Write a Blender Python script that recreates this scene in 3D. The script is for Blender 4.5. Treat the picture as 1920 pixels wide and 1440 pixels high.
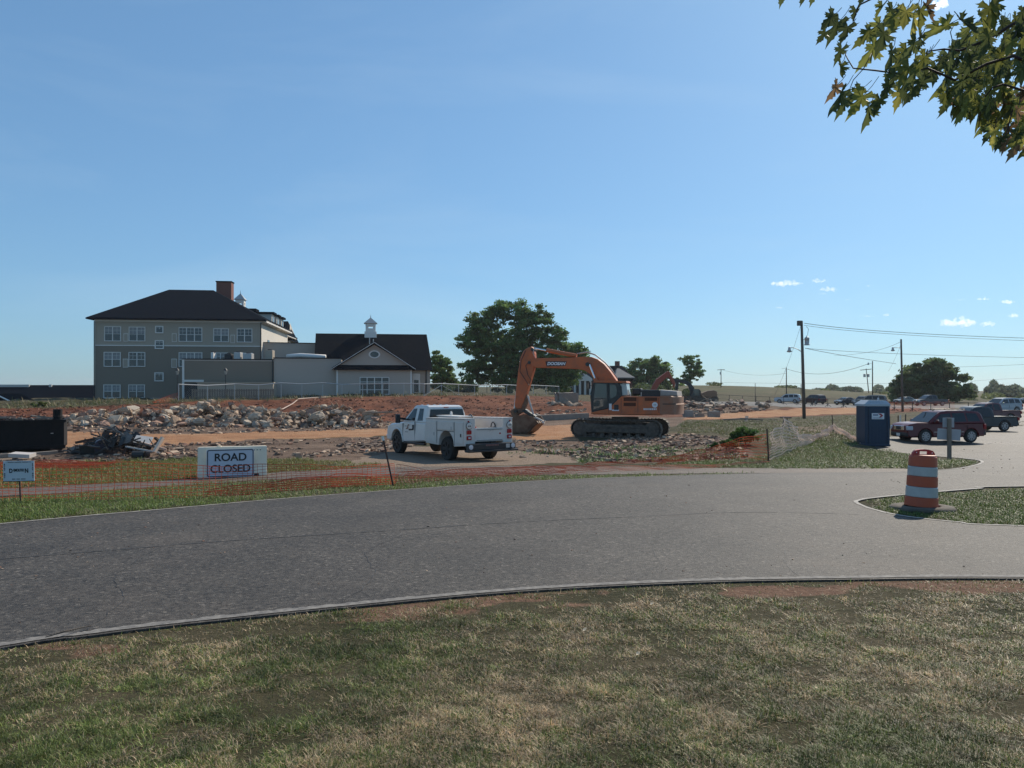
import bpy, bmesh, math, random
import numpy as np
from mathutils import Vector, Matrix
from mathutils.geometry import delaunay_2d_cdt
random.seed(7); rng = np.random.default_rng(7)
R = math.radians; PI = math.pi
for o in list(bpy.data.objects): bpy.data.objects.remove(o)
scene = bpy.context.scene; COL = scene.collection
# ---------------- camera, sky, sun, exposure ----------------
F = 1442.0; HY = 730.0; CZ = 2.05
cd = bpy.data.cameras.new('camera'); cam = bpy.data.objects.new('camera', cd); COL.objects.link(cam)
cam.location = (0, 0, CZ); cam.rotation_euler = (R(90), 0, 0)
cd.sensor_fit = 'HORIZONTAL'; cd.sensor_width = 36; cd.lens = 36*F/1920; cd.shift_y = 10/1920
cd.clip_start = .05; cd.clip_end = 12000
scene.camera = cam
SUN_AZ, SUN_EL = 38.0, 37.0
w = bpy.data.worlds.new('World'); scene.world = w; w.use_nodes = True
nt = w.node_tree; nt.nodes.clear()
sk = nt.nodes.new('ShaderNodeTexSky'); sk.sky_type = 'NISHITA'; sk.sun_disc = False
sk.sun_elevation = R(SUN_EL); sk.sun_rotation = R(SUN_AZ); sk.altitude = 200
sk.air_density = 1.0; sk.dust_density = .7; sk.ozone_density = 4.0
bg = nt.nodes.new('ShaderNodeBackground'); bg.inputs[1].default_value = .15
wo = nt.nodes.new('ShaderNodeOutputWorld')
gm = nt.nodes.new('ShaderNodeGamma'); gm.inputs[1].default_value = .6
mm = nt.nodes.new('ShaderNodeMix'); mm.data_type = 'RGBA'; mm.blend_type = 'MULTIPLY'; mm.inputs[0].default_value = 1; mm.inputs[7].default_value = (.86, 1.3, 1.64, 1)
nt.links.new(sk.outputs[0], gm.inputs[0]); nt.links.new(gm.outputs[0], mm.inputs[6]); 
tcw = nt.nodes.new('ShaderNodeTexCoord'); mpw = nt.nodes.new('ShaderNodeMapping'); mpw.inputs['Scale'].default_value = (1.2, 1.2, 5)
nw = nt.nodes.new('ShaderNodeTexNoise'); nw.inputs['Scale'].default_value = 1.6; nw.inputs['Detail'].default_value = 7; nw.inputs['Roughness'].default_value = .55; nw.inputs['Distortion'].default_value = .6
rw = nt.nodes.new('ShaderNodeMapRange'); rw.inputs[1].default_value = .5; rw.inputs[2].default_value = .8; rw.inputs[3].default_value = 0; rw.inputs[4].default_value = .14
mw = nt.nodes.new('ShaderNodeMix'); mw.data_type = 'RGBA'; mw.inputs[7].default_value = (4.6, 5.6, 6.2, 1)
nt.links.new(tcw.outputs['Generated'], mpw.inputs[0]); nt.links.new(mpw.outputs[0], nw.inputs['Vector']); nt.links.new(nw.outputs[0], rw.inputs[0]); nt.links.new(rw.outputs[0], mw.inputs[0])
nt.links.new(mm.outputs[2], mw.inputs[6]); nt.links.new(mw.outputs[2], bg.inputs[0])
nt.links.new(bg.outputs[0], wo.inputs[0])
sd = bpy.data.lights.new('sun', 'SUN'); sd.energy = 4.6; sd.angle = R(.53); sd.color = (1, .9, .76)
so = bpy.data.objects.new('sun', sd); COL.objects.link(so)
sdir = Vector((math.sin(R(SUN_AZ))*math.cos(R(SUN_EL)), math.cos(R(SUN_AZ))*math.cos(R(SUN_EL)), math.sin(R(SUN_EL))))
so.rotation_euler = sdir.to_track_quat('Z', 'Y').to_euler(); so.location = (20, 30, 40)
scene.view_settings.view_transform = 'Standard'; scene.view_settings.look = 'None'
scene.view_settings.exposure = 0.0; scene.view_settings.gamma = 1
scene.cycles.max_bounces = 6; scene.cycles.transparent_max_bounces = 16
scene.cycles.use_denoising = True; scene.cycles.volume_bounces = 3
# ---------------- object helpers ----------------
def tag(o, label=None, cat=None, group=None, kind=None):
    if label: o['label'] = label
    if cat: o['category'] = cat
    if group: o['group'] = group
    if kind: o['kind'] = kind
    return o
def thing(name, label, cat, loc=(0, 0, 0), rz=0, group=None):
    o = bpy.data.objects.new(name, None); COL.objects.link(o)
    o.empty_display_size = .3
    o.location = loc; o.rotation_euler = (0, 0, rz)
    return tag(o, label, cat, group)
def copy_tree(o, parent=None):
    c = o.copy(); COL.objects.link(c)
    if parent: c.parent = parent
    for ch in list(o.children): copy_tree(ch, c)
    return c
class MB:
    def __init__(s): s.v = []; s.f = []; s.mi = []; s.m = 0
    def add(s, vs, fs, M=None):
        b = len(s.v)
        s.v += [tuple(M @ Vector(p)) for p in vs] if M is not None else [tuple(p) for p in vs]
        for f in fs: s.f.append(tuple(b+i for i in f)); s.mi.append(s.m)
        return s
    def box(s, c, d, M=None, rz=0, ry=0, rx=0, taper=1):
        x, y, z = d[0]/2, d[1]/2, d[2]/2
        T = Matrix.Translation(c) @ Matrix.Rotation(rz, 4, 'Z') @ Matrix.Rotation(ry, 4, 'Y') @ Matrix.Rotation(rx, 4, 'X')
        if M is not None: T = M @ T
        t = taper
        vs = [(-x, -y, -z), (x, -y, -z), (x, y, -z), (-x, y, -z), (-x*t, -y*t, z), (x*t, -y*t, z), (x*t, y*t, z), (-x*t, y*t, z)]
        return s.add(vs, [(0, 3, 2, 1), (4, 5, 6, 7), (0, 1, 5, 4), (1, 2, 6, 5), (2, 3, 7, 6), (3, 0, 4, 7)], T)
    def rbox(s, c, d, r=.03, **k):      # box with chamfered edges
        bm = bmesh.new(); bmesh.ops.create_cube(bm, size=1)
        bmesh.ops.scale(bm, vec=d, verts=bm.verts)
        bmesh.ops.bevel(bm, geom=bm.edges[:], offset=r, segments=2, affect='EDGES', profile=.5)
        T = Matrix.Translation(c) @ Matrix.Rotation(k.get('rz', 0), 4, 'Z') @ Matrix.Rotation(k.get('ry', 0), 4, 'Y') @ Matrix.Rotation(k.get('rx', 0), 4, 'X')
        bm.verts.ensure_lookup_table()
        s.add([v.co for v in bm.verts], [tuple(v.index for v in f.verts) for f in bm.faces], T); bm.free(); return s
    def bar(s, p, q, wx, wy=None, up=(0, 0, 1)):
        p, q = Vector(p), Vector(q); d = q-p; L = d.length
        if L < 1e-6: return s
        wy = wy or wx; z = d/L; u = Vector(up)
        if abs(z.dot(u)) > .99: u = Vector((0, 1, 0))
        x = u.cross(z).normalized(); y = z.cross(x)
        M = Matrix((x, y, z)).transposed().to_4x4(); M.translation = (p+q)/2
        return s.box((0, 0, 0), (wx, wy, L), M)
    def tube(s, pts, r, n=6, caps=True):
        pts = [Vector(p) for p in pts]; k = len(pts)
        rs = r if isinstance(r, (list, tuple)) else [r]*k
        vs = []; fs = []; u = None
        for i, p in enumerate(pts):
            t = (pts[min(i+1, k-1)]-pts[max(i-1, 0)])
            if t.length < 1e-9: t = Vector((0, 0, 1))
            t.normalize()
            if u is None: u = t.orthogonal().normalized()
            u = (u - t*u.dot(t))
            u = u.normalized() if u.length > 1e-6 else t.orthogonal().normalized()
            b = t.cross(u)
            for j in range(n):
                a = 2*PI*j/n; vs.append(p+(u*math.cos(a)+b*math.sin(a))*rs[i])
        for i in range(k-1):
            for j in range(n):
                a = i*n+j; c = i*n+(j+1) % n; fs.append((a, c, c+n, a+n))
        if caps: fs.append(tuple(range(n))[::-1]); fs.append(tuple((k-1)*n+j for j in range(n)))
        return s.add(vs, fs)
    def lathe(s, prof, n=20, M=None, caps=True):   # prof (r,z), axis z
        vs = []; fs = []; k = len(prof)
        for r, z in prof:
            for j in range(n): vs.append((r*math.cos(2*PI*j/n), r*math.sin(2*PI*j/n), z))
        for i in range(k-1):
            for j in range(n):
                a = i*n+j; c = i*n+(j+1) % n; fs.append((a, c, c+n, a+n))
        if caps: fs.append(tuple(range(n))[::-1]); fs.append(tuple((k-1)*n+j for j in range(n)))
        return s.add(vs, fs, M)
    def cyl(s, p, q, r, n=12): return s.tube([p, q], r, n)
    def prism(s, poly, y0, y1, ch=0, hw=None):  # poly (x,z), extruded along y; hw(z) scales y
        k = len(poly)
        ar = sum(poly[i][0]*poly[(i+1) % k][1]-poly[(i+1) % k][0]*poly[i][1] for i in range(k))
        if ar < 0: poly = poly[::-1]
        def inset(d):
            out = []
            for i in range(k):
                a, b, c = Vector(poly[i-1]), Vector(poly[i]), Vector(poly[(i+1) % k])
                e1 = (b-a); e2 = (c-b)
                n1 = Vector((-e1.y, e1.x)); n2 = Vector((-e2.y, e2.x))
                if n1.length: n1.normalize()
                if n2.length: n2.normalize()
                n = n1+n2
                n = n/max(.6, n.length*n.length/2) if n.length > .1 else n1
                out.append((b.x+n.x*d, b.y+n.y*d))
            return out
        lay = [(y0, inset(ch)), (y0+ch, poly), (y1-ch, poly), (y1, inset(ch))] if ch else [(y0, poly), (y1, poly)]
        f = hw or (lambda z: 1)
        vs = []; fs = []
        for y, p in lay: vs += [(x, y*f(z), z) for x, z in p]
        for l in range(len(lay)-1):
            for i in range(k):
                j = (i+1) % k; a = l*k+i; b = l*k+j; fs.append((a, b, b+k, a+k))
        fs.append(tuple(range(k))[::-1]); m = (len(lay)-1)*k; fs.append(tuple(m+i for i in range(k)))
        return s.add(vs, fs)
    def build(s, name, mat=None, parent=None, smooth=False, loc=None, rz=0, ang=None):
        me = bpy.data.meshes.new(name); me.from_pydata(s.v, [], s.f)
        ms = mat if isinstance(mat, (list, tuple)) else [mat]
        for m in ms:
            if m: me.materials.append(m)
        if len(ms) > 1: me.polygons.foreach_set('material_index', s.mi)
        if smooth: me.polygons.foreach_set('use_smooth', [True]*len(me.polygons))
        me.update()
        if ang: me.set_sharp_from_angle(angle=R(ang))
        o = bpy.data.objects.new(name, me); COL.objects.link(o)
        if parent: o.parent = parent
        if loc is not None: o.location = loc
        if rz: o.rotation_euler = (0, 0, rz)
        return o
def npmesh(name, V, Fq, mat, col=None, smooth=False):   # V (n,3), Fq (m,k) equal-size faces
    me = bpy.data.meshes.new(name); V = np.asarray(V, np.float32); Fq = np.asarray(Fq, np.int32)
    me.vertices.add(len(V)); me.vertices.foreach_set('co', V.ravel())
    m, k = Fq.shape
    me.loops.add(m*k); me.loops.foreach_set('vertex_index', Fq.ravel())
    me.polygons.add(m); me.polygons.foreach_set('loop_start', np.arange(0, m*k, k, dtype=np.int32))
    try: me.polygons.foreach_set('loop_total', np.full(m, k, np.int32))
    except Exception: pass
    me.polygons.foreach_set('use_smooth', np.full(m, smooth))
    me.update(calc_edges=True); me.validate()
    if mat: me.materials.append(mat)
    if col is not None:
        a = me.color_attributes.new('tint', 'FLOAT_COLOR', 'POINT')
        c = np.ones((len(V), 4), np.float32); c[:, :col.shape[1]] = col; a.data.foreach_set('color', c.ravel())
    o = bpy.data.objects.new(name, me); COL.objects.link(o); return o
# ---------------- materials ----------------
def hexc(c): return c
def N(nt, t, **k):
    n = nt.nodes.new('ShaderNode'+t)
    for a, b in k.items():
        if a.startswith('i_'): n.inputs[a[2:].replace('_', ' ')].default_value = b
        else: setattr(n, a, b)
    return n
def mat(name, c, rough=.7, c2=None, ns=5, amt=.5, bump=0, bs=30, metal=0, coat=0, trans=0, tint=False, alpha=None, spec=None, stretch=None, det=6):
    m = bpy.data.materials.new(name); m.use_nodes = True; nt = m.node_tree; L = nt.links.new
    b = nt.nodes['Principled BSDF']; b.inputs['Roughness'].default_value = rough; b.inputs['Metallic'].default_value = metal
    b.inputs['Base Color'].default_value = (*c, 1)
    if coat: b.inputs['Coat Weight'].default_value = coat; b.inputs['Coat Roughness'].default_value = .08
    if spec is not None: b.inputs['Specular IOR Level'].default_value = spec
    tc = N(nt, 'TexCoord')
    src = tc.outputs['Object']
    if stretch:
        mp = N(nt, 'Mapping'); mp.inputs['Scale'].default_value = stretch; L(src, mp.inputs[0]); src = mp.outputs[0]
    out = None
    if c2 is not None:
        n = N(nt, 'TexNoise'); n.inputs['Scale'].default_value = ns; n.inputs['Detail'].default_value = det; n.inputs['Roughness'].default_value = .65
        L(src, n.inputs['Vector'])
        cr = N(nt, 'ValToRGB'); cr.color_ramp.elements[0].position = .5-.25*(1.5-amt); cr.color_ramp.elements[1].position = .5+.25*(1.5-amt)
        cr.color_ramp.elements[0].color = (*c, 1); cr.color_ramp.elements[1].color = (*c2, 1)
        L(n.outputs[0], cr.inputs[0]); out = cr.outputs[0]
    if tint:
        a = N(nt, 'Attribute', attribute_name='tint')
        if out is None: out = a.outputs['Color']
        else:
            mx = N(nt, 'Mix', data_type='RGBA', blend_type='MULTIPLY'); mx.inputs[0].default_value = 1
            L(out, mx.inputs[6]); L(a.outputs['Color'], mx.inputs[7]); out = mx.outputs[2]
    if out is not None: L(out, b.inputs['Base Color'])
    if bump:
        n2 = N(nt, 'TexNoise'); n2.inputs['Scale'].default_value = bs; n2.inputs['Detail'].default_value = 5; L(src, n2.inputs['Vector'])
        bp = N(nt, 'Bump'); bp.inputs['Strength'].default_value = bump; bp.inputs['Distance'].default_value = .02
        L(n2.outputs[0], bp.inputs['Height']); L(bp.outputs[0], b.inputs['Normal'])
    if trans:
        t = N(nt, 'BsdfTranslucent'); mx = N(nt, 'MixShader'); mx.inputs[0].default_value = trans
        if out is not None: L(out, t.inputs[0])
        else: t.inputs[0].default_value = (*c, 1)
        L(b.outputs[0], mx.inputs[1]); L(t.outputs[0], mx.inputs[2]); L(mx.outputs[0], nt.nodes['Material Output'].inputs[0])
    return m
# ---------------- terrain height ----------------
def C(px, py, d): return ((px-960)/F, math.log(d), CZ-(py-HY)/F*d)
def Z(px, d, z): return ((px-960)/F, math.log(d), z)
CP = []
for u in (-1900, -400, 500, 1400, 2300, 3800): CP += [Z(u, 2.0, .25), Z(u, 4.2, .12)]
for px, py in [(-900, 1380), (0, 1220), (480, 1160), (960, 1112), (1440, 1093), (1920, 1088), (2800, 1100),
               (0, 1080), (960, 990), (1500, 960), (-900, 1075), (0, 985), (480, 943), (960, 907), (1440, 890), (1727, 955), (1920, 988), (2800, 1000), (30, 930), (1640, 950)]:
    d = CZ*F/(py-HY); CP.append(Z(px, d, 0))
CP += [Z(740, 16.5, -.03), C(1640, 883, 20.4), C(1836, 868, 23.5), C(430, 896, 21), C(0, 914, 18.5), C(-500, 905, 19), C(960, 881, 22.5), C(1200, 881, 23), C(1441, 868, 26.5),
       C(1920, 905, 17), C(2600, 900, 17), C(2600, 870, 26), C(2600, 800, 60), C(1920, 860, 26.5),
       C(838, 863, 28), C(743, 851, 31.3), C(913, 859, 29.1), C(650, 862, 27), C(300, 862, 27.3), C(60, 848, 31), C(-500, 845, 32),
       C(300, 838, 34), C(300, 818, 43), C(300, 803, 53), C(0, 818, 43), C(-600, 800, 55), C(600, 803, 53), C(740, 812, 45), C(100, 800, 54),
       C(200, 795, 58), C(500, 794, 60), C(700, 793, 61), C(800, 790, 63), C(900, 785, 65), C(1000, 783, 66), C(0, 790, 59), C(-600, 790, 60),
       C(-600, 766, 72), C(0, 765, 72), C(150, 762, 75), C(250, 758, 78), C(335, 752.5, 80), C(440, 750, 86), C(527, 747.5, 89), C(605, 743.5, 90.5), C(700, 742, 91.5), C(800, 740.5, 93), C(900, 739.5, 103), C(1000, 739.5, 118), C(1060, 740.5, 128),
       Z(-600, 110, .5), Z(200, 110, .7), Z(480, 120, 1.1), Z(700, 140, 1.3), Z(1000, 190, 1.3), Z(1250, 190, 1.3), Z(-600, 400, 1), Z(400, 400, 1), Z(1000, 400, 2.5),
       C(1075, 819, 43.5), C(1240, 820, 41), C(1270, 817, 43), C(990, 812, 46), C(1100, 785, 62), C(1100, 765, 85), C(1200, 783, 64), C(1280, 782, 64), C(1300, 760, 100),
       C(1340, 850, 30), C(1562, 812, 44), C(1620, 842, 38.5), C(1660, 840, 39), C(1600, 828, 39), C(1760, 838, 40.5), C(1781, 862, 31), C(1500, 845, 33),
       C(1714, 836, 41), C(1802, 836, 40.5), C(1868, 811, 57), C(1845, 775, 97), C(1897, 775, 96), C(1508, 785, 75), C(1691, 772, 100), C(1400, 800, 55),
       C(1478, 756, 150), C(1636, 762, 132), C(1700, 757, 150), C(1790, 755, 155), C(1580, 759, 145), C(1400, 776, 82), C(1330, 753, 118), C(1240, 752, 118),
       Z(1340, 260, 3.4), Z(1250, 280, 3.4), C(1480, 728, 300), C(1400, 724, 290), C(1560, 734, 330), C(1660, 740, 300), C(1900, 750, 200), C(1900, 741, 450), C(2600, 750, 200), C(1660, 737, 600)]
for px in (-900, 0, 960, 1500, 1920, 2800): CP += [Z(px, 1400, -1.5), Z(px, 3000, -4)]
cp = np.array(CP); Pu = cp[:, 0]; Pv = cp[:, 1]
def K(du, dv):
    r2 = du*du+dv*dv; return np.where(r2 > 0, r2*np.log(r2+1e-12)*.5, 0)
n = len(cp); A = np.zeros((n+3, n+3))
A[:n, :n] = K(Pu[:, None]-Pu, Pv[:, None]-Pv) + np.eye(n)*6e-3
A[:n, n] = 1; A[:n, n+1] = Pu; A[:n, n+2] = Pv; A[n:, :n] = A[:n, n:].T
Wt = np.linalg.solve(A, np.concatenate([cp[:, 2], [0, 0, 0]]))
def tps(u, v):
    sh = np.broadcast(u, v).shape; u = np.broadcast_to(u, sh).ravel(); v = np.broadcast_to(v, sh).ravel(); out = np.zeros(len(u))
    for i in range(0, len(u), 20000):
        a = u[i:i+20000]; b = v[i:i+20000]
        out[i:i+20000] = K(a[:, None]-Pu, b[:, None]-Pv)@Wt[:n]+Wt[n]+Wt[n+1]*a+Wt[n+2]*b
    return out.reshape(sh)
def vnoise(x, y, seed=0):      # value noise, vectorised
    xi = np.floor(x).astype(np.int64); yi = np.floor(y).astype(np.int64); fx = x-xi; fy = y-yi
    fx = fx*fx*(3-2*fx); fy = fy*fy*(3-2*fy)
    def h(a, b):
        k = (a*374761393+b*668265263+seed*974634777) & 0x7fffffff
        k = ((k ^ (k >> 13))*1274126177) & 0x7fffffff
        return ((k ^ (k >> 16)) & 0xffff)/65535.0
    return (h(xi, yi)*(1-fx)+h(xi+1, yi)*fx)*(1-fy)+(h(xi, yi+1)*(1-fx)+h(xi+1, yi+1)*fx)*fy
def fbm(x, y, seed=0, o=4): return sum(vnoise(x*2**i, y*2**i, seed+i)*.5**i for i in range(o))/(2-.5**(o-1))
NU, NV = 521, 900; UM = 1.3; V0, V1 = math.log(2.0), math.log(3000)
gu = np.linspace(-UM, UM, NU); gv = np.linspace(V0, V1, NV)
HM = tps(gu[:, None], gv[None, :])
GX = gu[:, None]*np.exp(gv)[None, :]; GY = np.exp(gv)[None, :]+0*gu[:, None]
def bump(px, d, r, h, rx=None):
    x = (px-960)/F*d; rx = rx or r
    return h*np.exp(-(((GX-x)/rx)**2+((GY-d)/r)**2))
# heaps of earth
HM += bump(1370, 92, 3.5, .9, 7)+bump(1440, 96, 3, .7, 6)+bump(1310, 86, 3, .8, 5)+bump(1060, 78, 4, .6, 6)+bump(1500, 38, 3, .25, 3.5)+bump(1390, 34, 2, .25, 2.5)
HM += bump(240, 29.5, 1.4, .35, 2.2)
rough = np.clip((GY-24)/10, 0, 1)*np.clip((150-GY)/40, 0, 1)
HM += rough*((fbm(GX*.7, GY*.7, 3)-.5)*.16)*np.where((GX > .28*GY) & (GY < 60), .4, 1)
bank = np.clip((GY-58)/6, 0, 1)*np.clip((130-GY)/20, 0, 1)*np.clip((.08*GY-GX)/8, 0, 1)
HM += bank*((fbm(GX*.35+5, GY*.35, 11)-.5)*.6+(fbm(GX*1.1, GY*.9, 12)-.5)*.45)
def ground(x, y):
    x = np.asarray(x, float); y = np.asarray(y, float); yy = np.maximum(y, 2.0)
    u = np.clip(x/yy, -UM, UM); v = np.clip(np.log(yy), V0, V1)
    a = (u+UM)/(2*UM)*(NU-1); b = (v-V0)/(V1-V0)*(NV-1)
    i = np.clip(a.astype(int), 0, NU-2); j = np.clip(b.astype(int), 0, NV-2); fa = a-i; fb = b-j
    return (HM[i, j]*(1-fa)+HM[i+1, j]*fa)*(1-fb)+(HM[i, j+1]*(1-fa)+HM[i+1, j+1]*fa)*fb
def g(x, y): return float(ground(x, y))
GPY = HY+(CZ-HM)/np.exp(gv)[None, :]*F          # picture row of each ground sample
GMIN = np.minimum.accumulate(GPY, axis=1)       # visible envelope
PYS = np.arange(716, 1700, .5)
DT = np.zeros((NU, len(PYS)))
for i in range(NU): DT[i] = np.exp(np.interp(-PYS, -GMIN[i]+np.arange(NV)*1e-7, gv))
def depth(px, py):
    px = np.asarray(px, float); py = np.asarray(py, float)
    a = (np.clip((px-960)/F, -UM, UM)+UM)/(2*UM)*(NU-1); b = np.clip((py-PYS[0])/.5, 0, len(PYS)-1.001)
    i = np.clip(a.astype(int), 0, NU-2); j = np.clip(b.astype(int), 0, len(PYS)-2); fa = a-i; fb = b-j
    return (DT[i, j]*(1-fa)+DT[i+1, j]*fa)*(1-fb)+(DT[i, j+1]*(1-fa)+DT[i+1, j+1]*fa)*fb
def gp(px, py):                                  # ground point seen at a place in the picture
    d = float(depth(px, py)); x = (px-960)/F*d; return Vector((x, d, g(x, d)))
def at(px, py, d): return Vector(((px-960)/F*d, d, CZ-(py-HY)/F*d))
def on(px, d): x = (px-960)/F*d; return Vector((x, d, g(x, d)))
def inpoly(x, y, poly):
    x = np.asarray(x); y = np.asarray(y); r = np.zeros(x.shape, bool); k = len(poly)
    for i in range(k):
        x1, y1 = poly[i]; x2, y2 = poly[(i+1) % k]
        if y1 == y2: continue
        c = ((y1 > y) != (y2 > y)) & (x < (x2-x1)*(y-y1)/(y2-y1)+x1); r ^= c
    return r
# ---------------- terrain mesh with zones ----------------
ys = np.concatenate([[-80, -50, -30, -18, -10, -6, -3, -1, .5, 1.4], np.exp(np.linspace(math.log(2), V1, 640))])
NS = 760; s_ = np.linspace(-1, 1, NS); s_ = .75*s_+.25*s_**3
WX = 12+1.2*np.maximum(ys, 0)
TX = s_[None, :]*WX[:, None]; TY = ys[:, None]+0*TX; TZ = ground(TX, TY)
yy = np.maximum(TY, 2)
TPX = 960+F*TX/yy+(fbm(TX*1.3*20/yy+9, TY*.9, 21)-.5)*26; TPY = HY+(CZ-TZ)/yy*F+(fbm(TX*.9*20/yy, TY*1.1, 31)-.5)*7*np.clip(20/yy+.3, 0, 1.2)
ZP = {
 'clay': [[(-700, 770), (0, 766), (150, 763), (300, 757), (345, 753), (520, 749.5), (610, 745.5), (780, 741.5), (960, 742), (1060, 743), (1090, 752), (1300, 756), (1420, 758), (1420, 776), (1280, 784), (1120, 790), (1000, 786), (800, 795), (600, 800), (300, 800), (0, 800), (-700, 805)],
          [(1260, 786), (1340, 775), (1480, 764), (1640, 761), (1750, 766), (1750, 771), (1640, 776), (1480, 782), (1330, 788)]],
 'sand': [[(-400, 815), (60, 812), (130, 809), (310, 815), (480, 810), (620, 806), (960, 801), (1130, 800), (1080, 815), (960, 820), (740, 818), (500, 823), (300, 838), (0, 836), (-400, 838)],
          [(930, 800), (1075, 795), (1080, 826), (970, 828)],
          [(1270, 788), (1340, 777), (1480, 767), (1620, 764), (1640, 773), (1480, 780), (1340, 786)]],
 'soil': [[(940, 782), (1130, 780), (1290, 782), (1270, 800), (1130, 812), (940, 806)], [(110, 800), (310, 797), (700, 793), (900, 786), (1060, 786), (1000, 800), (700, 806), (520, 811), (310, 817), (110, 812)],
          [(300, 834), (500, 824), (740, 819), (800, 830), (720, 850), (640, 866), (500, 860), (300, 856)],
          [(940, 820), (1100, 828), (1280, 812), (1350, 818), (1400, 838), (1420, 862), (1250, 868), (1100, 872), (1060, 855), (940, 842)],
          [(1280, 758), (1380, 755), (1470, 764), (1380, 774), (1300, 784)], [(40, 840), (300, 835), (310, 862), (100, 872)], [(1480, 800), (1560, 798), (1550, 815), (1490, 822)]],
 'pale': [[(640, 852), (740, 838), (960, 838), (1110, 852), (1110, 868), (930, 872), (760, 877), (640, 872)], [(-300, 868), (60, 857), (330, 852), (330, 858), (60, 866), (-300, 880)]],
 'lot': [[(1440, 754), (1560, 757), (1680, 760), (1900, 757), (1900, 764), (1680, 766), (1480, 763), (1300, 757), (1300, 753)]],
}
def mask(key): 
    r = np.zeros(TPX.shape)
    for p in ZP[key]: r = np.maximum(r, inpoly(TPX, TPY, p)*1.0)
    return r
def blur(a, k=1):
    for _ in range(k):
        a = (np.roll(a, 1, 0)+np.roll(a, -1, 0)+2*a)/4; a = (np.roll(a, 1, 1)+np.roll(a, -1, 1)+2*a)/4
    return a
za = np.stack([blur(mask(k)) for k in ('clay', 'sand', 'soil', 'pale')], -1)
lotm = blur(mask('lot')); dry = np.clip((160-TY)/-60, 0, 1)
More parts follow.
